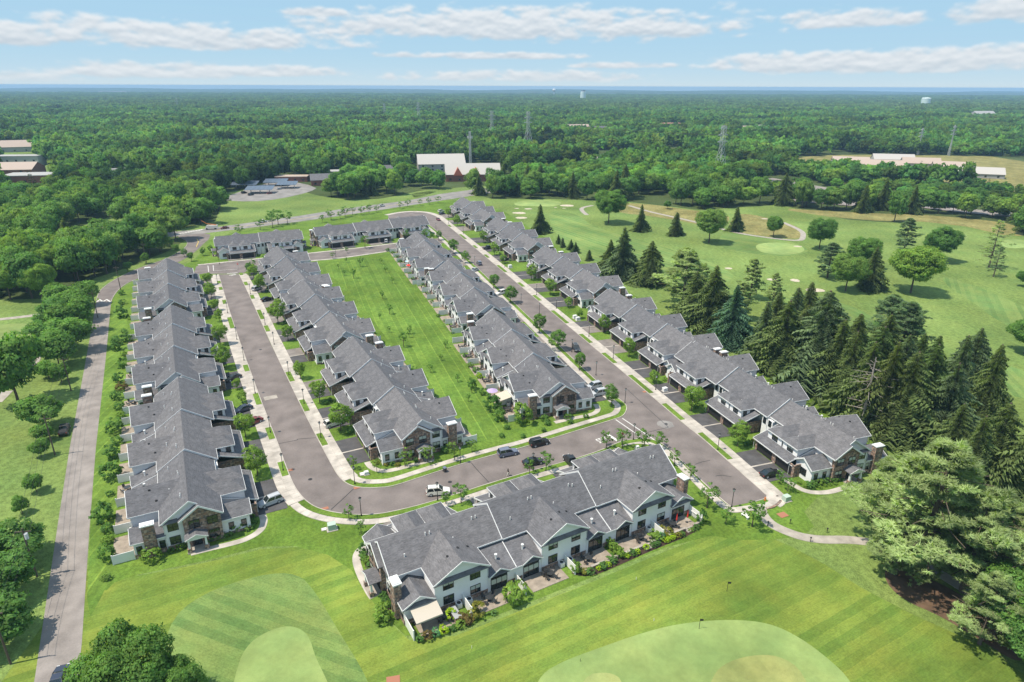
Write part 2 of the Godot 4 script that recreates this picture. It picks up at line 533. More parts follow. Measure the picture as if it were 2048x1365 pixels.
				wt.bar(Vector3(xm, pk + 0.02, -9.83), Vector3(ea, 3.28, -9.83), 0.07, 0.22)
				wt.bar(Vector3(xm, pk + 0.02, -9.83), Vector3(eb, 3.28, -9.83), 0.07, 0.22)
				var eo := ea if s < 0 else eb
				wt.bar(Vector3(eo + s * 0.03, 3.24, -9.8), Vector3(eo + s * 0.03, 3.24, -4.4), 0.06, 0.2)
				var p2 := MB.new()
				p2.slab(Vector3(wa, 3.55, -9.4), Vector3(wb, 3.55, -9.4), Vector3(eb, 3.2, -9.9), Vector3(ea, 3.2, -9.9), 0.1)
				part("pent_roof", p2.mesh(), M.roof, b)
			else:
				var sl := 0.36
				wr.slab(Vector3(wa, 3.25, -9.8), Vector3(wb, 3.25, -9.8), Vector3(wb, 3.25 + sl * 5.35, -4.45), Vector3(wa, 3.25 + sl * 5.35, -4.45))
				var xm := (xr + 2.0) if s > 0 else (xl - 2.0)
				var pk := 3.25 + 1.9 * 0.62
				var zk := -9.8 + (pk - 3.25) / sl
				wr.slab(Vector3(xm, pk, -9.95), Vector3(xm, pk, zk), Vector3(xm - 1.9, 3.27, -9.75), Vector3(xm - 1.9, 3.27, -9.95), 0.1)
				wr.slab(Vector3(xm + 0.002, pk, zk), Vector3(xm + 0.002, pk, -9.95), Vector3(xm + 1.9, 3.27, -9.95), Vector3(xm + 1.9, 3.27, -9.75), 0.1)
				ww.tri(Vector3(xm + 1.8, 3.2, -9.4), Vector3(xm, pk - 0.12, -9.4), Vector3(xm - 1.8, 3.2, -9.4))
				wt.bar(Vector3(xm, pk + 0.02, -9.98), Vector3(xm - 1.95, 3.28, -9.98), 0.06, 0.2)
				wt.bar(Vector3(xm, pk + 0.02, -9.98), Vector3(xm + 1.95, 3.28, -9.98), 0.06, 0.2)
				wt.bar(Vector3(wa, 3.24, -9.83), Vector3(wb, 3.24, -9.83), 0.06, 0.18)
				var p3 := MB.new()
				p3.slab(Vector3(xm - 1.7, 3.5, -9.42), Vector3(xm + 1.7, 3.5, -9.42), Vector3(xm + 1.9, 3.2, -9.93), Vector3(xm - 1.9, 3.2, -9.93), 0.08)
				part("pent_roof", p3.mesh(), M.roof, b)
				if s > 0:
					# the white rake board between two homes
					wt.bar(Vector3(x1, 3.38, -9.8), Vector3(x1, 3.38 + sl * 5.3, -4.5), 0.1, 0.16)
			part("wing_wall", ww.mesh(), M.siding, b)
			part("wing_roof", wr.mesh(), M.roof, b)
			part("wing_trim", wt.mesh(), M.trim, b)
			# patio doors with transom lights above
			var xd := ((xr + 2.0) if s > 0 else (xl - 2.0))
			window(b, Vector3(xd, 0.15, -9.4), Vector3(0, 0, -1), 2.9, 2.15, 3, 1.0 if R.randf() < 0.4 else 0.0, "patio_door")
			if not is_end or R.randf() < 0.5:
				window(b, Vector3(xd, 2.4, -9.4), Vector3(0, 0, -1), 2.9, 0.55, 3, 0.0, "transom_window")
		# --- stone base along the rear
		for seg in [[xl - 0.04, xr + 0.04, -9.46], [x0, xl - 3.6, -9.44], [xr + 3.6, x1, -9.44]]:
			if seg[1] - seg[0] > 0.3:
				var sb := MB.new()
				sb.box(Vector3(seg[0], 0, seg[2]), Vector3(seg[1], 0.85, -9.36))
				part("stone_base", sb.mesh(), M.stone, b)
		for s in [-1.0, 1.0]:
			window(b, Vector3(xc + s * 2.25, 3.75, -9.4), Vector3(0, 0, -1), 1.75, 1.55, 2, 1.0 if R.randf() < 0.5 else 0.0)
			window(b, Vector3(xc + s * 2.25, 1.0, -9.4), Vector3(0, 0, -1), 1.75, 1.55, 2, 1.0 if R.randf() < 0.5 else 0.0)
		# --- garages under one long lean-to roof
		var ga := xc - 6.15
		var gb := xc + 6.15
		var ra := ga - 0.4 if not first else 4.6
		var rb := gb + 0.4 if not last else x1 - 4.6
		var sw := MB.new()
		var gz := 10.7
		var d1 := xc - 3.05
		var d2 := xc + 3.05
		for seg in [[ga, d1 - 2.45], [d1 + 2.45, d2 - 2.45], [d2 + 2.45, gb]]:
			sw.box(Vector3(seg[0], 0, gz - 0.3), Vector3(seg[1], 2.75, gz))
		sw.box(Vector3(ga, 2.3, gz - 0.28), Vector3(gb, 2.76, gz - 0.02))
		sw.box(Vector3(ga, 0, 4.4), Vector3(ga + 0.25, 2.9, gz - 0.3))
		sw.box(Vector3(gb - 0.25, 0, 4.4), Vector3(gb, 2.9, gz - 0.3))
		part("stone_wall", sw.mesh(), M.stone, b)
		for xd in [d1, d2]:
			var gd := MB.new()
			for q in 4:
				gd.box(Vector3(xd - 2.5, 0.05 + q * 0.57, gz - 0.28), Vector3(xd + 2.5, 0.60 + q * 0.57, gz - 0.16))
			part("garage_door", gd.mesh(), M.garage, b)
			var gl := MB.new()
			gl.box(Vector3(xd - 2.5, 2.3, gz - 0.1), Vector3(xd + 2.5, 2.42, gz + 0.03))
			part("door_trim", gl.mesh(), M.trim, b)
		var rg := MB.new()
		var rs := 0.355
		rg.slab(Vector3(ra, 2.85, gz + 0.5), Vector3(rb, 2.85, gz + 0.5), Vector3(rb, 2.85 + rs * (gz + 0.5 - 4.5), 4.5), Vector3(ra, 2.85 + rs * (gz + 0.5 - 4.5), 4.5))
		part("garage_roof", rg.mesh(), [M.roof_c, M.roof, M.roof_b][k % 3], b)
		var gt := MB.new()
		gt.bar(Vector3(ra, 2.84, gz + 0.53), Vector3(rb, 2.84, gz + 0.53), 0.07, 0.24)
		for x in [ra, rb]:
			gt.bar(Vector3(x, 2.88, gz + 0.5), Vector3(x, 2.88 + rs * (gz + 0.5 - 4.5), 4.5), 0.07, 0.24)
			gt.tube([Vector3(x, 2.7, gz + 0.1), Vector3(x, 0, gz + 0.1)], [0.05, 0.05], 4)
		part("garage_trim", gt.mesh(), M.trim, b)
		# --- two hipped dormers
		for s in [-1.0, 1.0]:
			var xm: float = xc + s * 2.4
			var dw := MB.new()
			var fz := 9.0
			dw.box(Vector3(xm - 2.1, 3.2, 4.4), Vector3(xm + 2.1, 5.5, fz))
			var dn := part("dormer", dw.mesh(), M.siding, b)
			var dr := MB.new()
			var e := 2.36
			var pk := 5.58 + e * 0.6
			var zk := (HF - pk) / PITCH
			var A := Vector3(xm, pk, zk)
			var B := Vector3(xm, pk, fz + 0.35 - e * 0.9)
			dr.slab(Vector3(xm - e, 5.55, fz + 0.35), B, A, Vector3(xm - e, 5.55, ze - 0.2), 0.1)
			dr.slab(B, Vector3(xm + e, 5.55, fz + 0.35), Vector3(xm + e, 5.55, ze - 0.2), A, 0.1)
			dr.tri(B, Vector3(xm + e, 5.552, fz + 0.352), Vector3(xm - e, 5.552, fz + 0.352))
			dr.tri(B + Vector3(0, -0.1, 0), Vector3(xm - e, 5.45, fz + 0.35), Vector3(xm + e, 5.45, fz + 0.35))
			part("dormer_roof", dr.mesh(), M.roof, dn)
			var dt := MB.new()
			dt.bar(Vector3(xm - e, 5.54, fz + 0.38), Vector3(xm + e, 5.54, fz + 0.38), 0.06, 0.2)
			for q in [-1.0, 1.0]:
				dt.bar(Vector3(xm + q * (e + 0.03), 5.54, fz + 0.35), Vector3(xm + q * (e + 0.03), 5.54, ze), 0.06, 0.2)
				dt.box(Vector3(xm + q * 2.1 - 0.1, 3.3, fz - 0.06), Vector3(xm + q * 2.1 + 0.1, 5.4, fz + 0.03))
			part("dormer_trim", dt.mesh(), M.trim, dn)
			window(b, Vector3(xm, 3.85, fz), Vector3(0, 0, 1), 1.75, 1.45, 2, 1.0 if R.randf() < 0.5 else 0.0)
			if not ((s < 0 and first) or (s > 0 and last)):
				for z in [6.1, 8.0]:
					window(b, Vector3(xm + s * 2.1, 3.95, z), Vector3(s, 0, 0), 0.95, 1.35, 1, 0.0)
		# --- the entry recess at each joint: a two-storey bay, a door, a stoop
		for s in [-1.0, 1.0]:
			if (s < 0 and first) or (s > 0 and last):
				continue
			var xo := x0 if s < 0 else x1
			var bay := MB.new()
			var bx: float = xo - s * 0.05
			bay.box(Vector3(minf(bx, bx - s * 1.7), 0, 4.4), Vector3(maxf(bx, bx - s * 1.7), minf(5.4, front.call(5.6) - 0.15), 5.5))
			part("bay_wall", bay.mesh(), M.siding, b)
			window(b, Vector3(bx - s * 0.85, 3.5, 5.5), Vector3(0, 0, 1), 1.0, 1.45, 1)
			window(b, Vector3(bx - s * 2.5, 3.5, 4.45), Vector3(0, 0, 1), 0.9, 1.45, 1)
			var dd := MB.new()
			dd.box(Vector3(bx - s * 2.55 - 0.5, 0.1, 4.44), Vector3(bx - s * 2.55 + 0.5, 2.2, 4.56))
			part("entry_door", dd.mesh(), M.dark, b)
			if hf[k] > hf[clampi(k + (-1 if s < 0 else 1), 0, n - 1)]:
				window(b, Vector3(xo - s * 0.02, 3.6, 4.95), Vector3(s, 0, 0), 0.8, 1.4, 1)
		# --- flues and vents
		for q in 4:
			var vx := x0 + 2.5 + q * 4.2 + R.randf() * 1.2
			for j in (2 if q < 3 else 1):
				var vz := -1.1 - R.randf() * 0.3 if q % 2 == 0 else -3.0
				var vp := MB.new()
				var hh: float = rear.call(vz)
				vp.tube([Vector3(vx + j * 0.7, hh - 0.1, vz), Vector3(vx + j * 0.7, hh + 0.55, vz)], [0.09, 0.09], 6)
				part("vent_pipe", vp.mesh(), M.white_metal, b)
		for q in 3:
			var vx := xc - 3.0 + q * 2.1
			var vh := gp - absf(vx - xc) * 0.57
			var vv := MB.new()
			vv.box(Vector3(vx - 0.16, vh - 0.1, -5.2 - q * 0.9 - 0.16), Vector3(vx + 0.16, vh + 0.16, -5.2 - q * 0.9 + 0.16))
			part("roof_vent", vv.mesh(), M.dark, b)
		for s in [-1.0, 1.0]:
			if (s < 0 and first) or (s > 0 and last): continue
			var fl := MB.new()
			var fx: float = xc + s * 6.9
			fl.tube([Vector3(fx, 3.9, -7.4), Vector3(fx, 5.0, -7.4)], [0.14, 0.14], 8)
			fl.tube([Vector3(fx, 5.0, -7.4), Vector3(fx, 5.12, -7.4)], [0.24, 0.24], 8)
			part("flue", fl.mesh(), M.white_metal, b)
	for e in 2:
		end_face(b, e, L, hf[0] if e == 0 else hf[n - 1], R)
	return b


func end_face(b: Node3D, e: int, L: float, HF: float, R: RandomNumberGenerator) -> void:
	# the decorated gable ends; s points out of the end
	var s := -1.0 if e == 0 else 1.0
	var xo := 0.0 if e == 0 else L
	var X := func(d: float) -> float: return xo + s * d
	var bx := func(m: MB, d0: float, d1: float, y0: float, y1: float, z0: float, z1: float) -> void:
		var a: float = X.call(d0)
		var c: float = X.call(d1)
		m.box(Vector3(minf(a, c), y0, z0), Vector3(maxf(a, c), y1, z1))
	var put := func(m: MB, pts: Array) -> void:
		# faces outward of the end
		var q := pts.duplicate()
		if s < 0: q.reverse()
		m.poly(q)
	# stone bay
	var zp := 1.3
	var z0 := -1.5
	var z1 := 4.45
	var hp := HF - PITCH * zp
	var st := MB.new()
	var d := 0.75
	put.call(st, [Vector3(X.call(d), 0, z1), Vector3(X.call(d), HF - PITCH * z1 - 0.2, z1), Vector3(X.call(d), hp - 0.2, zp), Vector3(X.call(d), hp - PITCH * (zp - z0) - 0.2, z0), Vector3(X.call(d), 0, z0)].map(func(p): return p))
	bx.call(st, 0.0, d - 0.01, 0.0, hp - PITCH * (zp - z0) - 0.25, z0 + 0.01, z0 + 0.2)
	bx.call(st, 0.0, d - 0.01, 0.0, HF - PITCH * z1 - 0.25, z1 - 0.2, z1 - 0.01)
	part("stone_bay", st.mesh(), M.stone, b)
	var sr := MB.new()
	var fe := (HF - 5.6) / PITCH
	sr.slab(Vector3(X.call(0.4), hp + 0.03, zp), Vector3(X.call(d + 0.45), hp + 0.03, zp), Vector3(X.call(d + 0.45), 5.63, fe), Vector3(X.call(0.4), 5.63, fe), 0.14)
	var zl := zp - (hp - 5.75) / PITCH
	sr.slab(Vector3(X.call(-0.2), hp + 0.03, zp), Vector3(X.call(d + 0.45), hp + 0.03, zp - 0.002), Vector3(X.call(d + 0.45), 5.75, zl), Vector3(X.call(-0.2), 5.75, zl), 0.14)
	part("bay_roof", sr.mesh(), M.roof, b)
	var tr := MB.new()
	tr.bar(Vector3(X.call(d + 0.49), hp + 0.05, zp), Vector3(X.call(d + 0.49), 5.65, fe), 0.08, 0.3)
	tr.bar(Vector3(X.call(d + 0.49), hp + 0.05, zp), Vector3(X.call(d + 0.49), 5.77, zl), 0.08, 0.3)
	tr.bar(Vector3(X.call(0.3), 5.62, fe + 0.03), Vector3(X.call(d + 0.49), 5.62, fe + 0.03), 0.07, 0.24)
	tr.tube([Vector3(X.call(0.12), 5.4, -4.5), Vector3(X.call(0.12), 0, -4.5)], [0.06, 0.06], 4)
	part("bay_trim", tr.mesh(), M.trim, b)
	var pr := MB.new()
	pr.slab(Vector3(X.call(0.0), 6.0, -4.9), Vector3(X.call(0.0), 6.0, zl), Vector3(X.call(0.6), 5.6, zl), Vector3(X.call(0.6), 5.6, -4.9), 0.1)
	part("pent_roof", pr.mesh(), M.roof, b)
	# windows
	var out := Vector3(s, 0, 0)
	var green := 1.0 if R.randf() < 0.5 else 0.0
	for z in [0.2, 3.1]:
		window(b, Vector3(X.call(d), 3.7, z), out, 1.75, 1.6, 2, green)
	window(b, Vector3(X.call(d), 0.9, 3.1), out, 1.75, 1.6, 2, green)
	window(b, Vector3(X.call(0.0), 3.7, -3.1), out, 1.7, 1.6, 2, green)
	window(b, Vector3(X.call(0.0), 1.0, -3.1), out, 1.7, 1.6, 2, green)
	window(b, Vector3(X.call(0.0), 0.9, -5.1), out, 0.9, 1.5, 1, green)
	window(b, Vector3(X.call(0.0), 0.9, -8.6), out, 0.9, 1.5, 1, green)
	for q in [[0.1, 0.85, -4.5, z0], [0.08, 0.85, -9.4, -4.52], [0.06, 0.5, z1 + 0.01, 9.05]]:
		var base := MB.new()
		bx.call(base, 0.0, q[0], 0.0, q[1], q[2], q[3])
		part("stone_base", base.mesh(), M.stone, b)
	# chimney
	var ch := MB.new()
	bx.call(ch, -0.35, 0.75, 0.0, 6.3, -7.7, -5.8)
	part("chimney", ch.mesh(), M.stone, b)
	var cp := MB.new()
	bx.call(cp, -0.5, 0.9, 6.3, 6.5, -7.85, -5.65)
	bx.call(cp, -0.3, 0.7, 6.5, 6.62, -7.65, -5.85)
	part("chimney_cap", cp.mesh(), M.cap, b)
	# portico
	var po := MB.new()
	var pz0 := -1.35
	var pz1 := 1.75
	var pm := (pz0 + pz1) / 2.0
	po.slab(Vector3(X.call(d), 3.55, pm), Vector3(X.call(2.75), 3.55, pm), Vector3(X.call(2.75), 2.75, pz1 + 0.3), Vector3(X.call(d), 2.75, pz1 + 0.3), 0.12)
	po.slab(Vector3(X.call(d), 3.55, pm - 0.002), Vector3(X.call(2.75), 3.55, pm - 0.002), Vector3(X.call(2.75), 2.75, pz0 - 0.3), Vector3(X.call(d), 2.75, pz0 - 0.3), 0.12)
	part("portico_roof", po.mesh(), M.roof, b)
	var pg := MB.new()
	put.call(pg, [Vector3(X.call(2.55), 2.7, pz1), Vector3(X.call(2.55), 3.4, pm), Vector3(X.call(2.55), 2.7, pz0)])
	bx.call(pg, d, 2.55, 2.4, 2.68, pz0, pz0 + 0.2)
	bx.call(pg, d, 2.55, 2.4, 2.68, pz1 - 0.2, pz1)
	bx.call(pg, 2.3, 2.56, 2.4, 2.69, pz0 + 0.21, pz1 - 0.21)
	pg.bar(Vector3(X.call(2.79), 3.57, pm), Vector3(X.call(2.79), 2.76, pz1 + 0.32), 0.07, 0.2)
	pg.bar(Vector3(X.call(2.79), 3.57, pm), Vector3(X.call(2.79), 2.76, pz0 - 0.32), 0.07, 0.2)
	part("portico_gable", pg.mesh(), M.trim, b)
	for z in [pz0 + 0.2, pz1 - 0.2]:
		var c := MB.new()
		var x: float = X.call(2.35)
		c.hexa([Vector3(x - 0.2, 0.9, z - 0.2), Vector3(x + 0.2, 0.9, z - 0.2), Vector3(x + 0.2, 0.9, z + 0.2), Vector3(x - 0.2, 0.9, z + 0.2), Vector3(x - 0.13, 2.42, z - 0.13), Vector3(x + 0.13, 2.42, z - 0.13), Vector3(x + 0.13, 2.42, z + 0.13), Vector3(x - 0.13, 2.42, z + 0.13)])
		var o := part("column", c.mesh(), M.trim, b)
		var pi := MB.new()
		pi.box(Vector3(x - 0.34, 0, z - 0.34), Vector3(x + 0.34, 0.92, z + 0.34))
		part("pier", pi.mesh(), M.stone, o)
	var fl := MB.new()
	bx.call(fl, d, 2.8, 0.0, 0.14, pz0 - 0.2, pz1 + 0.2)
	part("porch_floor", fl.mesh(), M.concrete_dim, b)
	window(b, Vector3(X.call(d), 0.15, pm), out, 1.5, 2.2, 3, 0.0, "front_door")
	# low room beside the garage, its gable to the street
	var lw := MB.new()
	var xa := minf(xo, X.call(-4.75))
	var xb := maxf(xo, X.call(-4.75))
	var xm := (xa + xb) / 2.0
	var pk := 3.4 + 2.7 * 0.62
	lw.poly([Vector3(xa, 0, 9.05), Vector3(xa, 3.35, 9.05), Vector3(xm, pk - 0.18, 9.05), Vector3(xb, 3.35, 9.05), Vector3(xb, 0, 9.05)])
	lw.quad(Vector3(xa, 0, 4.4), Vector3(xa, 3.35, 4.4), Vector3(xa, 3.35, 9.05), Vector3(xa, 0, 9.05))
	lw.quad(Vector3(xb, 0, 9.05), Vector3(xb, 3.35, 9.05), Vector3(xb, 3.35, 4.4), Vector3(xb, 0, 4.4))
	part("room_wall", lw.mesh(), M.siding, b)
	var lr := MB.new()
	lr.slab(Vector3(xm, pk, 9.5), Vector3(xm, pk, 4.4), Vector3(xa - 0.3, 3.36, 4.4), Vector3(xa - 0.3, 3.36, 9.5))
	lr.slab(Vector3(xm + 0.002, pk, 4.4), Vector3(xm + 0.002, pk, 9.5), Vector3(xb + 0.3, 3.36, 9.5), Vector3(xb + 0.3, 3.36, 4.4))
	part("room_roof", lr.mesh(), M.roof, b)
	var lt := MB.new()
	lt.bar(Vector3(xm, pk + 0.02, 9.54), Vector3(xa - 0.34, 3.38, 9.54), 0.08, 0.28)
	lt.bar(Vector3(xm, pk + 0.02, 9.54), Vector3(xb + 0.34, 3.38, 9.54), 0.08, 0.28)
	lt.bar(Vector3(X.call(0.33), 3.35, 9.5), Vector3(X.call(0.33), 3.35, 4.4), 0.06, 0.2)
	part("room_trim", lt.mesh(), M.trim, b)
	for z in [5.9, 8.0]:
		window(b, Vector3(X.call(0.0), 0.95, z), out, 0.9, 1.5, 1, 0.0)
	window(b, Vector3(xm, 0.95, 9.05), Vector3(0, 0, 1), 1.7, 1.55, 2, 0.0)


# ---------------------------------------------------------------- plants
var crowns := {}


func leaf(m: MB, p: Vector3, nrm: Vector3, size: float, R: RandomNumberGenerator, shade := Vector3.ZERO) -> void:
	var s := nrm.cross(Vector3(R.randf() - 0.5, R.randf() - 0.5, R.randf() - 0.5)).normalized() * size
	var u := s.cross(nrm).normalized() * size
	var sh := (shade * 0.75 + nrm * 0.45).normalized() if shade != Vector3.ZERO else Vector3.ZERO
	var bend := nrm * size * 0.35
	var a := p - u
	var b := p + s * 0.6 - bend
	var c := p + u
	var d := p - s * 0.6 - bend
	m.tri(a, c, b, sh)
	m.tri(a, d, c, sh)


func leaf_tone(R: RandomNumberGenerator, spread: float) -> Color:
	var e := 1.0 + spread * (R.randf() - 0.5) * 2.0
	return Color(0.058 * 5.0 * e * (1.0 + 0.25 * (R.randf() - 0.5)), 0.105 * 5.0 * e, 0.026 * 5.0 * e * (1.0 + 0.4 * (R.randf() - 0.5)))


func broad_crown(seed_: int, clumps: int, leaves: int, size: float, flat_ := 0.85, ragged := 0.3) -> ArrayMesh:
	# a crown about one metre in radius: several heads of different size, each covered with leaf sprays
	var R := RandomNumberGenerator.new()
	R.seed = seed_
	var m := MB.new()
	var heads := []
	var count := 3 if ragged < 0.2 else 9
	heads.append([Vector3(0, -0.05, 0), 0.74 - 0.35 * ragged])
	for i in count:
		var an := i * 2.39996 + R.randf()
		var y := -0.35 + 1.05 * (i + R.randf()) / count
		var out := (0.28 + 0.42 * ragged) * (0.7 + 0.6 * R.randf()) * sqrt(maxf(0.15, 1.0 - y * y))
		heads.append([Vector3(cos(an) * out, y * 0.62, sin(an) * out), (0.62 - 0.45 * ragged) * (0.75 + 0.5 * R.randf())])
	var made := 0
	var tries := 0
	while made < clumps and tries < clumps * 6:
		tries += 1
		var h: Array = heads[tries % heads.size()]
		if R.randf() > h[1] * h[1] * 2.6: continue
		var dir := Vector3(R.randfn(), R.randfn() + 0.22, R.randfn()).normalized()
		var c: Vector3 = h[0] + dir * h[1] * (0.86 + 0.26 * R.randf())
		var hidden := false
		for o in heads:
			if o != h and c.distance_to(o[0]) < o[1] * 0.72:
				hidden = true
		if hidden and R.randf() < 0.85: continue
		made += 1
		c *= Vector3(1, flat_, 1)
		var cr := (0.17 + 0.13 * R.randf()) * (1.0 if clumps < 130 else 0.66)
		var tone := 0.70 + 0.6 * R.randf()
		for k in leaves:
			var n := Vector3(R.randfn(), R.randfn() + 0.35, R.randfn()).normalized()
			n = (n + dir * 0.5).normalized()
			var p := c + n * cr * (0.45 + 0.65 * R.randf()) * Vector3(1.2, 0.7, 1.2)
			m.tint = leaf_tone(R, 0.18) * tone
			var nn := (n + Vector3(R.randfn(), R.randfn(), R.randfn()) * 0.45 + Vector3(0, 0.25, 0)).normalized()
			leaf(m, p, nn, size * (0.7 + 0.6 * R.randf()), R, (dir * 0.6 + n * 0.65 + Vector3(0, 0.3, 0)).normalized())
	return m.mesh(true)


func trunk_mesh(seed_: int, reach: float, limbs: int, r0: float) -> ArrayMesh:
	# from the ground to the crown's middle at height 1, limbs spread into it
	var R := RandomNumberGenerator.new()
	R.seed = seed_
	var m := MB.new()
	m.tube([Vector3(0, -0.02, 0), Vector3(0.01, 0.25, 0), Vector3(-0.01, 0.6, 0.01), Vector3(0, 1.0, 0)], [r0 * 1.25, r0, r0 * 0.85, r0 * 0.5], 7)
	for i in limbs:
		var an := i * 2.4 + R.randf()
		var y := 0.5 + 0.35 * R.randf()
		var e := Vector3(cos(an) * reach, y + reach * (0.35 + 0.4 * R.randf()), sin(an) * reach)
		m.tube([Vector3(0, y, 0), Vector3(0, y, 0).lerp(e, 0.5) + Vector3(0, 0.05, 0), e], [r0 * 0.55, r0 * 0.35, r0 * 0.12], 5)
	return m.mesh()


func spruce_crown(seed_: int, whorls: int, arms: int, droop := 0.32, width := 0.27) -> ArrayMesh:
	# height 1, drooping sprays in whorls
	var R := RandomNumberGenerator.new()
	R.seed = seed_
	var m := MB.new()
	for i in whorls:
		var f := (i + R.randf() * 0.6) / whorls
		var y := 0.04 + 0.96 * f
		var len_ := width * pow(1.0 - f, 0.80) * (0.70 + 0.55 * R.randf()) + 0.012
		var nA := maxi(5, int(arms * (1.0 - 0.65 * f)))
		for k in nA:
			var an := TAU * k / nA + R.randf() * 0.9 + i
			var ln := len_ * (0.6 + 0.6 * R.randf()) * (1.0 + 0.28 * sin(an * 2.0 + seed_ + f * 5.0) + 0.18 * sin(an * 3.0 - f * 9.0))
			var dir := Vector3(cos(an), 0, sin(an))
			var side := Vector3(-dir.z, 0, dir.x)
			var base := Vector3(0, y, 0)
			var tone := 0.6 + 0.75 * R.randf()
			var segs := 5
			for q in segs:
				var t0 := 0.22 + 0.78 * q / segs
				var t1 := 0.22 + 0.78 * (q + 1) / segs + 0.08
				var p0 := base + dir * ln * t0 + Vector3(0, -droop * ln * t0 * t0 + 0.05 * ln, 0)
				var p1 := base + dir * ln * t1 + Vector3(0, -droop * ln * t1 * t1 + 0.05 * ln, 0)
				for w in [-1.0, 1.0]:
					for e in 2:
						var wd: float = (0.012 + ln * (0.17 - 0.02 * q)) * (0.6 + 0.8 * R.randf())
						m.tint = Color(0.050, 0.075, 0.026) * 5.0 * tone * (0.75 + 0.5 * R.randf())
						var b0 := p0.lerp(p1, 0.45 * e)
						var tip: Vector3 = b0 + dir * ln * 0.16 + side * w * wd + Vector3(0, -0.30 * wd - 0.03 * R.randf() * ln, 0)
						m.tri(b0, b0 + dir * ln * 0.09 + Vector3(0, 0.004, 0), tip, (dir * 0.6 + side * w * 0.35 + Vector3(R.randfn() * 0.25, 0.65, R.randfn() * 0.25)).normalized())
				m.tint = Color(0.044, 0.066, 0.024) * 5.0 * tone * (0.75 + 0.5 * R.randf())
				var hang := (p0 + p1) / 2.0 + side * R.randfn() * 0.01 + Vector3(0, -0.006 - ln * (0.10 + 0.14 * R.randf()), 0)
				m.tri(p0 + side * ln * 0.03, p1 - side * ln * 0.03, hang, (dir * 0.9 + Vector3(R.randfn() * 0.3, 0.3, R.randfn() * 0.3)).normalized())
	return m.mesh(true)


func pine_crown(seed_: int, boughs: int, tufts: int, blades: int) -> ArrayMesh:
	# height 1: long level boughs, uneven in reach, carrying flat plumes of needles with gaps between
	var R := RandomNumberGenerator.new()
	R.seed = seed_
	var m := MB.new()
	for i in boughs:
		var f := (i + R.randf()) / boughs
		var y := 0.16 + 0.82 * f
		var prof := 0.33 * pow(1.0 - f, 0.66) * (0.55 + 0.45 * smoothstep(0.0, 0.3, f))
		var an := i * 2.39996 + R.randf() * 1.1
		var ln := prof * (0.35 + 0.9 * R.randf()) * (1.0 + 0.35 * sin(an * 2.0 + f * 9.0 + seed_)) + 0.03
		var dir := Vector3(cos(an), 0, sin(an))
		var side := Vector3(-dir.z, 0, dir.x)
		var lift := 0.30 * f + 0.03 - 0.1 * R.randf()
		var tone := 0.72 + 0.5 * R.randf()
		for k in tufts:
			var t := 0.42 + 0.58 * sqrt((k + R.randf()) / tufts)
			var spread := R.randfn() * (0.016 + ln * 0.15 * (1.25 - 0.7 * t))
			var c := Vector3(0, y, 0) + dir * ln * t + side * spread + Vector3(0, ln * lift * t + 0.012 + R.randfn() * 0.004 - absf(spread) * 0.25, 0)
			var tt := tone * (0.82 + 0.36 * R.randf())
			var size := 0.028 * (0.8 + 0.5 * R.randf())
			for q in blades:
				var d := Vector3(R.randfn(), R.randfn() * 0.4 + 0.4, R.randfn()).normalized()
				d = (d + dir * 0.8).normalized()
				var w := d.cross(Vector3(R.randfn(), R.randfn(), R.randfn())).normalized() * size * 0.13
				m.tint = Color(0.058, 0.092, 0.036) * 5.0 * tt * (0.8 + 0.4 * R.randf())
				var s0 := c + d * size * 0.1
				m.tri(s0 - w, c + d * size * 1.25, s0 + w, (d * 0.5 + dir * 0.35 + Vector3(R.randfn() * 0.2, 0.75, R.randfn() * 0.2)).normalized())
	return m.mesh(true)


func pine_wood(seed_: int, boughs: int) -> ArrayMesh:
	var R := RandomNumberGenerator.new()
	R.seed = seed_
	var m := MB.new()
	m.tube([Vector3(0, -0.01, 0), Vector3(0.004, 0.3, 0), Vector3(0, 0.65, 0.004), Vector3(0, 0.96, 0)], [0.021, 0.017, 0.011, 0.004], 8)
	for i in boughs:
		var f := (i + R.randf()) / boughs
		var y := 0.22 + 0.72 * f
		var ln := 0.36 * sin(PI * clampf(0.22 + 0.78 * f, 0, 1)) * (0.5 + 0.5 * R.randf()) + 0.02
		var an := i * 2.39996 * (140.0 / boughs) + R.randf() * 0.8
		var d := Vector3(cos(an), 0.14 * f, sin(an))
		m.tube([Vector3(0, y, 0), Vector3(0, y, 0) + d * ln], [0.006 * (1.2 - f), 0.002], 4)
	return m.mesh()


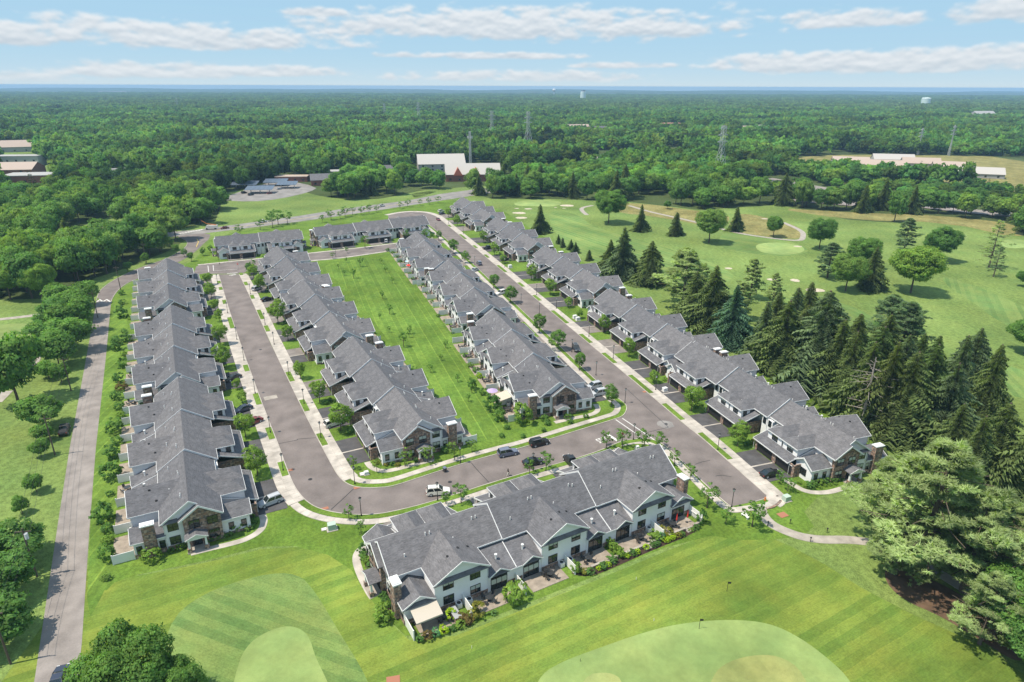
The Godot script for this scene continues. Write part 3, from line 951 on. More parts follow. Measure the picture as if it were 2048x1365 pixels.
func make_plants() -> void:
	for i in 4:
		crowns["street%d" % i] = broad_crown(100 + i, 100, 34, 0.065, 1.12, 0.16)
	for i in 5:
		crowns["wood%d" % i] = broad_crown(200 + i, 129, 34, 0.072, 0.9, 0.55)
	for i in 4:
		crowns["far%d" % i] = broad_crown(300 + i, 46, 10, 0.2, 0.9, 0.5)
	for i in 4:
		crowns["big%d" % i] = broad_crown(400 + i, 430, 66, 0.030, 0.85, 0.6)
	for i in 2:
		crowns["thin%d" % i] = broad_crown(500 + i, 30, 16, 0.10, 1.15, 0.45)
	for i in 3:
		crowns["shrub%d" % i] = broad_crown(600 + i, 36, 18, 0.13, 0.9, 0.12)
	for i in 3:
		crowns["spruce%d" % i] = spruce_crown(700 + i, 56, 19, 0.34, 0.25 + 0.03 * i)
	crowns["fir0"] = spruce_crown(750, 18, 10, 0.3, 0.26)
	for i in 3:
		crowns["pine%d" % i] = pine_crown(800 + i, 66, 30, 22)
	for i in 2:
		crowns["lightpine%d" % i] = pine_crown(850 + i, 40, 16, 10)
	for i in 3:
		crowns["trunk%d" % i] = trunk_mesh(900 + i, 0.35, 5, 0.035)
	crowns["pinewood"] = pine_wood(950, 46)
	crowns["pole"] = trunk_mesh(960, 0.02, 0, 0.014)


func tree(called: String, kind: String, leafmat: String, at: Vector2, h: float, r: float, label: String, group := "", clear := 0.3, y0 := 0.0) -> Node3D:
	# broadleaf: clear is the share of the height under the crown
	var o := thing(called, label, "shrub" if called.contains("shrub") else "tree", Vector3(at.x, y0, at.y), rng.randf() * TAU, group)
	var ch := h * (1.0 - clear)
	var mid := h * clear + ch * 0.48
	var tk := part("trunk", crowns["trunk%d" % (rng.randi() % 3)], M.bark, o)
	tk.scale = Vector3(mid * 0.8, mid, mid * 0.8)
	var cr := part("crown", crowns[kind], M[leafmat], o, Vector3(0, mid, 0), rng.randf() * TAU)
	var flat_ := 0.9
	if kind.begins_with("street") or kind.begins_with("thin"): flat_ = 1.12
	cr.scale = Vector3(r, ch / 2.0 / flat_ * 1.02, r)
	return o


func conifer(called: String, kind: String, leafmat: String, at: Vector2, h: float, label: String, group := "", wide := 1.0) -> Node3D:
	var o := thing(called, label, "tree", Vector3(at.x, 0, at.y), rng.randf() * TAU, group)
	var tk := part("trunk", crowns["pinewood" if kind.contains("pine") else "pole"], M.bark, o)
	tk.scale = Vector3(h * wide, h, h * wide)
	var cr := part("crown", crowns[kind], M[leafmat], o)
	cr.scale = Vector3(h * wide, h, h * wide)
	return o


func shrub(at: Vector2, r: float, leafmat: String, label: String, group := "", tall := 0.9, called := "shrub", y0 := 0.0) -> MeshInstance3D:
	var o := top(called, crowns["shrub%d" % (rng.randi() % 3)], M[leafmat], label, "shrub", group, Vector3(at.x, y0 + r * tall * 0.72, at.y), rng.randf() * TAU)
	o.scale = Vector3(r, r * tall, r)
	return o


# ---------------------------------------------------------------- ground helpers
func offset_line(p: PackedVector2Array, d: float) -> PackedVector2Array:
	# d to the left of the way of travel (x right, z towards the viewer)
	var o := PackedVector2Array()
	for i in p.size():
		var a := (p[i] - p[maxi(i - 1, 0)]).normalized()
		var b := (p[mini(i + 1, p.size() - 1)] - p[i]).normalized()
		var t := (a + b).normalized() if (a + b).length() > 0.01 else b
		if i == 0: t = b
		if i == p.size() - 1: t = a
		var nrm := Vector2(t.y, -t.x)
		var k := 1.0
		if i > 0 and i < p.size() - 1:
			k = 1.0 / maxf(0.6, t.dot(a))
		o.push_back(p[i] + nrm * d * k)
	return o


func smooth(p: PackedVector2Array, rounds := 2) -> PackedVector2Array:
	for r in rounds:
		var q := PackedVector2Array([p[0]])
		for i in p.size() - 1:
			q.push_back(p[i].lerp(p[i + 1], 0.25))
			q.push_back(p[i].lerp(p[i + 1], 0.75))
		q.push_back(p[-1])
		p = q
	return p


func smooth_loop(p: PackedVector2Array, rounds := 2) -> PackedVector2Array:
	for r in rounds:
		var q := PackedVector2Array()
		for i in p.size():
			q.push_back(p[i].lerp(p[(i + 1) % p.size()], 0.25))
			q.push_back(p[i].lerp(p[(i + 1) % p.size()], 0.75))
		p = q
	return p


func even(p: PackedVector2Array, step: float) -> PackedVector2Array:
	var o := PackedVector2Array([p[0]])
	var left := step
	for i in p.size() - 1:
		var a := p[i]
		var b := p[i + 1]
		var l := a.distance_to(b)
		var at := left
		while at < l:
			o.push_back(a.lerp(b, at / l))
			at += step
		left = at - l
	return o


func band(p: PackedVector2Array, d0: float, d1: float, y: float, th := 0.0) -> ArrayMesh:
	var a := offset_line(p, d0)
	var b := offset_line(p, d1)
	var m := MB.new()
	for i in p.size() - 1:
		var q := [Vector3(a[i].x, y, a[i].y), Vector3(a[i + 1].x, y, a[i + 1].y), Vector3(b[i + 1].x, y, b[i + 1].y), Vector3(b[i].x, y, b[i].y)]
		if th > 0.0:
			var dn := Vector3(0, -th, 0)
			m.hexa([q[0] + dn, q[1] + dn, q[2] + dn, q[3] + dn, q[0], q[1], q[2], q[3]])
		elif (q[2] - q[0]).cross(q[1] - q[0]).y > 0.0:
			m.quad(q[0], q[1], q[2], q[3])
		else:
			m.quad(q[3], q[2], q[1], q[0])
	return m.mesh()


func flat_mesh(p: PackedVector2Array, y: float, turn := 0.0) -> ArrayMesh:
	var m := MB.new()
	m.uv_turn = turn
	m.flat(p, y)
	return m.mesh()


func walk(called: String, p: PackedVector2Array, d0: float, d1: float, m: Material, slabs := 0, step := 1.5, y := 0.12) -> void:
	# a pavement: a bed with single slabs on its nearer end, open joints between them
	var base := struct(called, band(p, d0, d1, y - 0.03, 0.12), m)
	if slabs == 0:
		return
	var e := even(p, step)
	var a := offset_line(e, d0 + (0.01 if d1 > d0 else -0.01))
	var b := offset_line(e, d1 - (0.01 if d1 > d0 else -0.01))
	var R := RandomNumberGenerator.new()
	R.seed = 5
	var wide := absf(d1 - d0)
	var rows := maxi(1, int(round(wide / 1.6)))
	var made := 0
	for i in e.size() - 1:
		for r in rows:
			if made >= slabs:
				return
			var f0 := float(r) / rows + (0.006 if r > 0 else 0.0)
			var f1 := float(r + 1) / rows - (0.006 if r < rows - 1 else 0.0)
			var k0 := 0.012
			var c := [a[i].lerp(b[i], f0), a[i + 1].lerp(b[i + 1], f0), a[i + 1].lerp(b[i + 1], f1), a[i].lerp(b[i], f1)]
			var s0: Vector2 = c[0].lerp(c[1], k0)
			var s1: Vector2 = c[1].lerp(c[0], k0)
			var s2: Vector2 = c[2].lerp(c[3], k0)
			var s3: Vector2 = c[3].lerp(c[2], k0)
			var yy := y + 0.004 * R.randf()
			var sm := MB.new()
			var lo := y - 0.028
			sm.hexa([Vector3(s0.x, lo, s0.y), Vector3(s1.x, lo, s1.y), Vector3(s2.x, lo, s2.y), Vector3(s3.x, lo, s3.y), Vector3(s0.x, yy, s0.y), Vector3(s1.x, yy, s1.y), Vector3(s2.x, yy, s2.y), Vector3(s3.x, yy, s3.y)])
			part("slab", sm.mesh(), M["slab%d" % (R.randi() % 3)], base)
			made += 1


func near_line(p: PackedVector2Array, q: Vector2) -> Array:
	# nearest point on a line and the way it runs there
	var best := 1e9
	var at := Vector2.ZERO
	var way := Vector2.RIGHT
	for i in p.size() - 1:
		var c := Geometry2D.get_closest_point_to_segment(q, p[i], p[i + 1])
		var d := c.distance_to(q)
		if d < best:
			best = d
			at = c
			way = (p[i + 1] - p[i]).normalized()
	return [at, way, best]


func inside(p: PackedVector2Array, q: Vector2) -> bool:
	return Geometry2D.is_point_in_polygon(q, p)


# ---------------------------------------------------------------- sky
func make_sky() -> ImageTexture:
	var w := 4096
	var h := 2048
	var f := FastNoiseLite.new()
	f.seed = 21
	f.noise_type = FastNoiseLite.TYPE_SIMPLEX_SMOOTH
	f.frequency = 1.0
	f.fractal_octaves = 5
	f.fractal_gain = 0.52
	var g := FastNoiseLite.new()
	g.seed = 4
	g.frequency = 1.0
	g.fractal_octaves = 3
	# cloud banks: bearing, height, half width, half height in degrees
	var clouds := [[-28.5, 3.1, 17.0, 1.25], [1.5, 4.2, 19.0, 1.7], [-5.5, 7.2, 12.5, 0.7], [-26.0, 0.8, 8.0, 0.75], [-18.5, 0.9, 6.0, 0.6], [0.7, 0.65, 12.0, 0.65], [25.0, 4.4, 5.2, 0.9], [38.5, 4.6, 8.0, 1.35], [26.0, 1.5, 13.0, 1.1], [38.0, 1.9, 9.0, 1.0], [-38.0, 0.3, 9.0, 0.5], [18.0, 7.3, 3.0, 0.4], [43.0, 7.0, 3.0, 0.6], [31.0, 6.6, 7.0, 0.45], [-15.0, 5.1, 2.5, 0.5], [-3.0, 2.2, 9.0, 0.35], [9.0, 1.5, 5.0, 0.35]]
	var at := func(az: float, el: float) -> Color:
		# az, el in degrees; sRGB out
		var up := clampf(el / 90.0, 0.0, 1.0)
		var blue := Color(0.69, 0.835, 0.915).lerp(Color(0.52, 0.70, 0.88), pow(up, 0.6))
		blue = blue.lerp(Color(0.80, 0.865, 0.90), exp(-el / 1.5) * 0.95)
		var fine_ := f.get_noise_3d(az * 0.42, el * 1.25, 3.0)
		var big_ := f.get_noise_3d(az * 0.11, el * 0.5, 21.0)
		var d := -1.0
		var base := 0.0
		if absf(az) < 50.0 and el < 11.0:
			for c in clouds:
				var dx: float = (az - c[0]) / c[2]
				var dy: float = el - c[1]
				dy /= c[3] * (1.0 if dy > 0.0 else 0.55)
				var q := 1.0 - dx * dx * dx * dx * 0.5 - dx * dx * 0.5 - dy * dy
				if q > d:
					d = q
					base = clampf(0.5 - dy * 0.55, 0.0, 1.0)
		var sq := 1.0 / (0.55 + 0.10 * el)
		var wide := f.get_noise_3d(az * 0.085, el * 0.87 * sq, 3.0) + 0.75 * g.get_noise_3d(az * 0.018, el * 0.63 * sq, 9.0)
		var out_k := smoothstep(9.0, 13.0, el) + smoothstep(42.0, 50.0, absf(az))
		var inner := d * 0.85 + fine_ * 0.75 + big_ * 0.5
		var n := lerpf(inner, wide * 2.2 + 0.05, clampf(out_k, 0.0, 1.0))
		var cover := smoothstep(-0.05, 0.6, n)
		var up_n := f.get_noise_3d(az * 0.42, (el + 0.22) * 1.25, 3.0)
		var shade := clampf(base * 0.75 + (up_n - fine_) * 0.9 + 0.1, 0.0, 1.0)
		var cl := Color(0.925, 0.925, 0.93).lerp(Color(0.765, 0.80, 0.835), shade)
		cl = cl.lerp(Color(0.82, 0.865, 0.895), exp(-el / 1.0) * 0.7)
		return blue.lerp(cl, cover * 0.84 * smoothstep(-0.3, 0.7, el))
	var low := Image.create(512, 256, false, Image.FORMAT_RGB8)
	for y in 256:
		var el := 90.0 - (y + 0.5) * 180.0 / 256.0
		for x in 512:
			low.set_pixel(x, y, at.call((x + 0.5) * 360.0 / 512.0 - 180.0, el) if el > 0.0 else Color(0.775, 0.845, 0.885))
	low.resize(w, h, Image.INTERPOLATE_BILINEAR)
	# the strip above the horizon, ahead of the viewer and round to both sides, at full detail
	var rows := int(14.0 / 180.0 * h)
	var y0 := h / 2 - rows
	for y in range(y0, h / 2 + 3):
		var el := maxf(0.02, 90.0 - (y + 0.5) * 180.0 / h)
		for x in range(w / 2 - 640, w / 2 + 640):
			var c: Color = at.call((x + 0.5) * 360.0 / w - 180.0, el)
			var k := clampf((y - y0) / 30.0, 0.0, 1.0) * clampf((640 - absi(x - w / 2)) / 60.0, 0.0, 1.0)
			low.set_pixel(x, y, low.get_pixel(x, y).lerp(c, k))
	return ImageTexture.create_from_image(low)


# ---------------------------------------------------------------- the scene
func _ready() -> void:
	rng.seed = 11
	var cam := Camera3D.new()
	cam.name = "camera"
	cam.fov = 54.86
	cam.near = 0.5
	cam.far = 40000.0
	cam.basis = Basis(Vector3.RIGHT, -0.37003) * Basis(Vector3.BACK, 0.0035)
	cam.position = Vector3(0, 75, 0)
	add_child(cam)
	var env := Environment.new()
	env.background_mode = Environment.BG_SKY
	env.tonemap_mode = Environment.TONE_MAPPER_LINEAR
	env.tonemap_exposure = 1.4
	env.sdfgi_enabled = true
	env.ssao_enabled = true
	env.ssil_enabled = true
	env.fog_enabled = true
	env.fog_density = 0.000125
	env.fog_light_color = Color(0.64, 0.81, 0.96)
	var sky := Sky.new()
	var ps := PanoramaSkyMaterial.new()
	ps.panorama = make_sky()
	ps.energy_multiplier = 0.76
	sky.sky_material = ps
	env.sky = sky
	env.sky_rotation = Vector3(0, PI, 0)
	env.background_energy_multiplier = 1.0
	var we := WorldEnvironment.new()
	we.name = "world"
	we.environment = env
	add_child(we)
	var sun := DirectionalLight3D.new()
	sun.name = "sun"
	sun.light_energy = 1.35
	sun.light_color = Color(1.0, 0.955, 0.88)
	sun.light_angular_distance = 0.5
	sun.shadow_enabled = true
	var sd := Vector3(0.95 * 0.44, -0.90, -0.31 * 0.44)
	sun.look_at_from_position(Vector3.ZERO, sd, Vector3.UP)
	add_child(sun)

	make_materials()
	for k in 3:
		M["slab%d" % k] = M.concrete.duplicate()
		M["slab%d" % k].albedo_color = (Color(0.52, 0.475, 0.425) * (0.92 + 0.08 * k)).linear_to_srgb()
	M.brick = mat(Color(0.24, 0.10, 0.07), 0.9)
	M.gable_red = mat(Color(0.42, 0.13, 0.08), 0.9)
	M.tan = mat(Color(0.42, 0.34, 0.29), 0.9)
	M.terracotta = mat(Color(0.48, 0.28, 0.19), 0.9)
	M.paleroof = mat(Color(0.44, 0.42, 0.40), 0.9)
	M.pale = mat(Color(0.42, 0.41, 0.40), 0.9)
	M.dimroof = mat(Color(0.36, 0.355, 0.35), 0.9)
	M.tank = mat(Color(0.60, 0.72, 0.70), 0.6)
	M.solar = mat(Color(0.10, 0.13, 0.18), 0.3)
	M.rust = mat(Color(0.62, 0.20, 0.05), 0.6)
	M.sign_red = mat(Color(0.50, 0.02, 0.025), 0.5)
	M.box_green = mat(Color(0.40, 0.50, 0.42), 0.6)
	M.lilac = mat(Color(0.42, 0.33, 0.55), 0.9)
	M.red_cloth = mat(Color(0.60, 0.04, 0.03), 0.9)
	M.blue_cloth = mat(Color(0.35, 0.52, 0.62), 0.9)
	M.skin = mat(Color(0.42, 0.25, 0.18), 0.6)
	M.navy_cloth = mat(Color(0.025, 0.025, 0.035), 0.9)
	M.pale_cloth = mat(Color(0.50, 0.47, 0.44), 0.9)
	make_plants()
	ground()
	homes()
	greenery()
	furniture()


const LIFT := 0.01
var KL: PackedVector2Array
var KR: PackedVector2Array
var KD: PackedVector2Array
var KB0: PackedVector2Array
var KB1: PackedVector2Array
var CLEAR: PackedVector2Array


func sheet(called: String, p: PackedVector2Array, y: float, m: Material, turn := 0.0, rounds := 2, kind := "structure") -> void:
	var o := top(called, flat_mesh(smooth_loop(p, rounds) if rounds > 0 else p, y, turn), m)
	o.set_meta("kind", kind)


func line_mark(called: String, p: PackedVector2Array, w: float, y: float, m: Material, label: String, category := "road marking") -> void:
	top(called, band(p, -w / 2.0, w / 2.0, y), m, label, category).set_meta("kind", "structure")


func ground() -> void:
	CLEAR = PackedVector2Array([Vector2(-64.1, -45), Vector2(-227.8, -233.6), Vector2(-190.9, -234), Vector2(-172.1, -236.1), Vector2(-173.5, -264.4), Vector2(-170.2, -277.2), Vector2(-166.6, -309.4), Vector2(-169.2, -336.9), Vector2(-185.7, -359.3), Vector2(-175.9, -388.3), Vector2(-192, -434.3), Vector2(-217, -499), Vector2(-185.6, -534.1), Vector2(-139.9, -483.9), Vector2(-114.1, -466.5), Vector2(-93.9, -471.3), Vector2(-67.5, -515.2), Vector2(-49.2, -526.3), Vector2(-14.2, -473), Vector2(26.7, -473.9), Vector2(78.6, -464.2), Vector2(102.7, -446.2), Vector2(122.3, -431.2), Vector2(182.3, -451.8), Vector2(204.5, -398.4), Vector2(224.7, -390.9), Vector2(265.7, -399.5), Vector2(279.6, -356.6), Vector2(293.5, -283.4), Vector2(70.2, -45.4)])
	var big := MB.new()
	big.disc(Vector3(0, -0.06, 0), 6600.0, 48)
	var t := struct("terrain", big.mesh(), M.floor)
	t.position.z = -200
	sheet("ground", CLEAR, 0.0, M.grass, 0.3, 0)
	# --- mown grounds, each with its own way of mowing
	sheet("golf_rough", PackedVector2Array([Vector2(-67.9, -59.5), Vector2(-70.3, -82.1), Vector2(-71.8, -89.1), Vector2(-63.9, -85.5), Vector2(-52.1, -89.2), Vector2(-40.5, -94.4), Vector2(-25.9, -91.8), Vector2(-19.9, -78.1), Vector2(-13, -71.5), Vector2(6.1, -81.4), Vector2(33.7, -96.8), Vector2(42, -100.5), Vector2(51.4, -92.2), Vector2(57.9, -81.6), Vector2(71.5, -69.3), Vector2(68.1, -60)]), 0.006, M.rough, -1.05, 1)
	sheet("lawn", PackedVector2Array([Vector2(-148.8, -227.3), Vector2(-156.2, -255.7), Vector2(-148.4, -279.2), Vector2(-145.5, -297), Vector2(-160.8, -349.3), Vector2(-124.1, -383.1), Vector2(-85.6, -427.1), Vector2(-51.5, -472.2), Vector2(-13.6, -451.8), Vector2(21.7, -330.6), Vector2(44.8, -251.1), Vector2(61.7, -190.7), Vector2(73.6, -164.6), Vector2(86.3, -131.9), Vector2(72.4, -115.5), Vector2(55.5, -106.7), Vector2(55.4, -97.7), Vector2(42.1, -95.5), Vector2(33.9, -97.8), Vector2(6.1, -82.5), Vector2(-13.4, -71.9), Vector2(-21.5, -80.2), Vector2(-28.2, -90.5), Vector2(-40.7, -95.1), Vector2(-52.4, -89.8), Vector2(-64.1, -85.7), Vector2(-64.4, -82.1), Vector2(-69.2, -86.7), Vector2(-91.7, -126.3)]), 0.010, M.lawn, 0.48, 1)
	sheet("court_lawn", PackedVector2Array([Vector2(-89.6, -285.1), Vector2(-61.4, -305), Vector2(-45.4, -263), Vector2(-23.9, -213.3), Vector2(-13.8, -178), Vector2(-7.8, -159.2), Vector2(-1, -142.2), Vector2(-1.6, -135.5), Vector2(-8.2, -128.3), Vector2(-11.5, -136.4), Vector2(-23.3, -160.6), Vector2(-35.6, -185.6), Vector2(-52.7, -223.8), Vector2(-67.4, -255.4)]), 0.02, M.striped, 0.323, 1)
	sheet("meadow_verge", PackedVector2Array([Vector2(-98.1, -137.7), Vector2(-144.8, -225.6), Vector2(-145.5, -234.5), Vector2(-115.5, -184.9), Vector2(-85.7, -126.3), Vector2(-66.6, -90.3), Vector2(-64.4, -82.1), Vector2(-63.4, -76), Vector2(-75.8, -97.6)]), 0.018, M.striped, 0.1, 1)
	sheet("fairway", PackedVector2Array([Vector2(23.4, -434.9), Vector2(42.1, -413.6), Vector2(45.3, -377.3), Vector2(61.2, -349.2), Vector2(77.3, -321.5), Vector2(93.7, -289.4), Vector2(94.8, -264.8), Vector2(75.2, -253.6), Vector2(55.8, -256.9), Vector2(38.5, -291.3), Vector2(27, -326.2), Vector2(21.8, -379.8)]), 0.012, M.fairway, 0.5)
	sheet("putting_green", PackedVector2Array([Vector2(1, -458.3), Vector2(12.5, -473.6), Vector2(26.5, -469.5), Vector2(35.6, -459), Vector2(28.3, -440.7), Vector2(11.8, -444.3), Vector2(1.7, -444.1)]), 0.014, M.green)
	sheet("fairway", PackedVector2Array([Vector2(115, -361.7), Vector2(129, -354.1), Vector2(148.3, -334.9), Vector2(146, -314.1), Vector2(129, -304.8), Vector2(114.4, -310.5), Vector2(103, -320.8)]), 0.012, M.fairway, 0.9)
	sheet("putting_green", PackedVector2Array([Vector2(123.7, -332.2), Vector2(138.9, -337.1), Vector2(147.1, -328), Vector2(143.2, -315.1), Vector2(131.4, -307.8), Vector2(119.9, -312.7)]), 0.016, M.green)
	sheet("fairway", PackedVector2Array([Vector2(184.5, -275.3), Vector2(188.8, -251.5), Vector2(187.8, -229.9), Vector2(191.1, -210.4), Vector2(171.2, -185.5), Vector2(167.3, -201.5), Vector2(168.1, -216.9), Vector2(173.5, -237), Vector2(175.5, -254.8)]), 0.012, M.fairway, -0.5)
	sheet("fairway", PackedVector2Array([Vector2(115.2, -239.4), Vector2(124.1, -234), Vector2(127.2, -214.9), Vector2(113.9, -195.5), Vector2(103.2, -199.9), Vector2(102.9, -214.6)]), 0.012, M.fairway, 0.2)
	sheet("fairway", PackedVector2Array([Vector2(141.1, -182.5), Vector2(145.5, -171.4), Vector2(150, -158.9), Vector2(138.6, -144.5), Vector2(133, -154.2), Vector2(125.5, -157.2), Vector2(128.2, -168.5)]), 0.012, M.fairway, -0.3)
	sheet("putting_green", PackedVector2Array([Vector2(233.2, -355.8), Vector2(251.3, -362.7), Vector2(241.6, -343.5), Vector2(221, -331.4)]), 0.016, M.green)
	sheet("putting_green", PackedVector2Array([Vector2(257.6, -343.7), Vector2(272.2, -346.4), Vector2(263.3, -326.5), Vector2(245.7, -323)]), 0.016, M.green)
	sheet("dry_rough", PackedVector2Array([Vector2(147.5, -424.4), Vector2(162.1, -392.9), Vector2(164.9, -369.4), Vector2(152.8, -342), Vector2(138.1, -349.2), Vector2(120, -364.5), Vector2(132, -397)]), 0.011, M.dry)
	sheet("dry_rough", PackedVector2Array([Vector2(69.3, -459.7), Vector2(94.1, -454), Vector2(115.8, -431.1), Vector2(139.6, -413.7), Vector2(116.6, -367.2), Vector2(105.1, -388.8), Vector2(85.4, -409.3), Vector2(65.4, -421)]), 0.011, M.dry)
	sheet("fringe", PackedVector2Array([Vector2(-49.1, -82.3), Vector2(-41.5, -86.8), Vector2(-35.2, -87.3), Vector2(-30.7, -82.4), Vector2(-25.9, -75.5), Vector2(-19, -66), Vector2(-16.4, -59.7), Vector2(-45.3, -59.6), Vector2(-51.5, -76)]), 0.012, M.fairway, 1.2)
	sheet("putting_green", PackedVector2Array([Vector2(-38, -68.8), Vector2(-37.8, -72.6), Vector2(-35.8, -74.8), Vector2(-33.2, -75.9), Vector2(-30.9, -75.1), Vector2(-29.2, -73.4), Vector2(-27.6, -70.2), Vector2(-25.3, -66.9), Vector2(-20.8, -59.7), Vector2(-35.9, -59.6)]), 0.020, M.green, 0.3)
	sheet("putting_green", PackedVector2Array([Vector2(2.5, -63.4), Vector2(4.2, -67.4), Vector2(7, -69.3), Vector2(9.9, -70.7), Vector2(20.5, -75.2), Vector2(26.8, -76.8), Vector2(33.5, -77.4), Vector2(38.8, -76.7), Vector2(42.2, -74), Vector2(44.8, -70), Vector2(46.2, -66.3), Vector2(45.3, -59.9), Vector2(1.8, -59.8)]), 0.020, M.green, 0.3)
	sheet("green_centre", PackedVector2Array([Vector2(26.9, -66.2), Vector2(29.4, -69.1), Vector2(33.8, -70.7), Vector2(38, -70.7), Vector2(40.4, -67.9), Vector2(39, -59.9), Vector2(23.9, -59.8)]), 0.028, M.green_in, 0.3)
	sheet("green_centre", PackedVector2Array([Vector2(9.8, -67.2), Vector2(13.6, -67.8), Vector2(15.4, -66.2), Vector2(13.8, -59.8), Vector2(7.5, -59.8)]), 0.028, M.green_in, 0.3)
	sheet("putting_green", PackedVector2Array([Vector2(-177, -205.7), Vector2(-162.8, -209.3), Vector2(-154.3, -201.1), Vector2(-146.7, -184.6), Vector2(-159.5, -182.5)]), 0.016, M.green)
	sheet("needle_litter", PackedVector2Array([Vector2(62.4, -89), Vector2(64.8, -88.5), Vector2(69.7, -85.6), Vector2(72.6, -80.1), Vector2(74.1, -72.8), Vector2(71.2, -68.8), Vector2(68.3, -73.7), Vector2(65.3, -78.3), Vector2(61.9, -81.1), Vector2(60.7, -84.8)]), 0.024, M.soil)
	for q in [[2.7, -434.4, 5, 0.2], [10.5, -433.1, 8, 0.3], [4.5, -418.1, 14, 0.25], [5.5, -401.6, 13, 0.35], [36.7, -446.2, 15, 0.3], [34.1, -435.8, 4, 0.35], [28.5, -438.8, 3, 0.4], [154, -401.1, 6, 0.3], [120.2, -250.4, 19, 0.25], [109, -265.3, 12, 0.25], [117.8, -264.3, 9, 0.6], [95.9, -283.3, 8, 0.3], [144.1, -326.9, 8, 0.2]]:
		var r: float = q[2] * Vector2(q[0], q[1]).length() / 1316.0
		var pts := PackedVector2Array()
		for k in 9:
			var an := TAU * k / 9
			var rr: float = r * (0.85 + 0.3 * rng.randf())
			pts.push_back(Vector2(q[0] + cos(an) * rr, q[1] + sin(an) * rr * (q[3] + 0.5)))
		sheet("sand_bunker", pts, 0.03, M.sand)

	# --- kerb lines
	KL = smooth(PackedVector2Array([Vector2(-124.7, -270.5), Vector2(-102.7, -226.1), Vector2(-86.6, -194.4), Vector2(-61.3, -145.7), Vector2(-52.3, -129), Vector2(-46.5, -117.7), Vector2(-43.4, -112.1), Vector2(-41, -108.8), Vector2(-38.6, -106.3), Vector2(-36.5, -104.9), Vector2(-33.7, -103.8), Vector2(-30.2, -103.1), Vector2(-26.4, -103), Vector2(-22.9, -103.8), Vector2(-15.3, -107.2), Vector2(-0.3, -116.1), Vector2(17.6, -125.1), Vector2(23.9, -130.1), Vector2(26.2, -131.2), Vector2(29.5, -132.1), Vector2(32.4, -131.6), Vector2(34.5, -128.9), Vector2(36.2, -123.6), Vector2(39.8, -111.7), Vector2(41.5, -107.1), Vector2(42.1, -106)]))
	KR = smooth(PackedVector2Array([Vector2(-116.2, -270.6), Vector2(-95.6, -230.9), Vector2(-77.3, -194.5), Vector2(-51.9, -145.7), Vector2(-44.5, -131.8), Vector2(-37.1, -118.3), Vector2(-35.7, -116), Vector2(-33.9, -113.7), Vector2(-31.8, -112.2), Vector2(-29.6, -111.7), Vector2(-27, -111.7), Vector2(-23.9, -112.2), Vector2(-19, -115.4), Vector2(-11.3, -120.4), Vector2(-3, -125), Vector2(2.8, -127.8), Vector2(14.7, -135.1), Vector2(24.8, -141.1), Vector2(27, -142.6), Vector2(28.4, -145.3), Vector2(29, -148.1), Vector2(28.7, -150.1), Vector2(27.6, -152.4), Vector2(23.8, -161.6), Vector2(19.4, -174.8), Vector2(6.5, -214.9), Vector2(-13, -274.9), Vector2(-22.3, -304.1), Vector2(-41.3, -360.4), Vector2(-48.2, -378.5)]))
	KD = smooth(PackedVector2Array([Vector2(47.3, -107.7), Vector2(49.5, -108.6), Vector2(50.3, -109.3), Vector2(50.1, -110), Vector2(46.8, -121), Vector2(44, -130.9), Vector2(40.5, -140.4), Vector2(35.6, -156.2), Vector2(18.5, -208.2), Vector2(-10.1, -295.3), Vector2(-40.4, -386), Vector2(-45.8, -402.6), Vector2(-51, -412.6), Vector2(-56.4, -418.3), Vector2(-64.3, -420.3), Vector2(-71, -416.6), Vector2(-77, -407.9)]))
	# --- carriageways
	var loop := PackedVector2Array([Vector2(-124.7, -270.5), Vector2(-102.7, -226.1), Vector2(-86.6, -194.4), Vector2(-61.3, -145.7), Vector2(-52.3, -129), Vector2(-46.5, -117.7), Vector2(-45.2, -115.3), Vector2(-43.4, -112.1), Vector2(-42.2, -110.3), Vector2(-41, -108.8), Vector2(-38.6, -106.3), Vector2(-36.5, -104.9), Vector2(-33.7, -103.8), Vector2(-30.2, -103.1), Vector2(-26.4, -103), Vector2(-22.9, -103.8), Vector2(-15.3, -107.2), Vector2(-0.3, -116.1), Vector2(17.6, -125.1), Vector2(24.3, -129.4), Vector2(27.5, -133.3), Vector2(28.9, -142.1), Vector2(24.8, -141.1), Vector2(14.7, -135.1), Vector2(2.8, -127.8), Vector2(-3, -125), Vector2(-11.3, -120.4), Vector2(-19, -115.4), Vector2(-23.9, -112.2), Vector2(-27, -111.7), Vector2(-29.6, -111.7), Vector2(-31.8, -112.2), Vector2(-33.9, -113.7), Vector2(-35.7, -116), Vector2(-37.1, -118.3), Vector2(-44.5, -131.8), Vector2(-51.9, -145.7), Vector2(-77.3, -194.5), Vector2(-95.6, -230.9), Vector2(-116.2, -270.6)])
	sheet("street", loop, 0.03, M.asphalt, 0.0, 0)
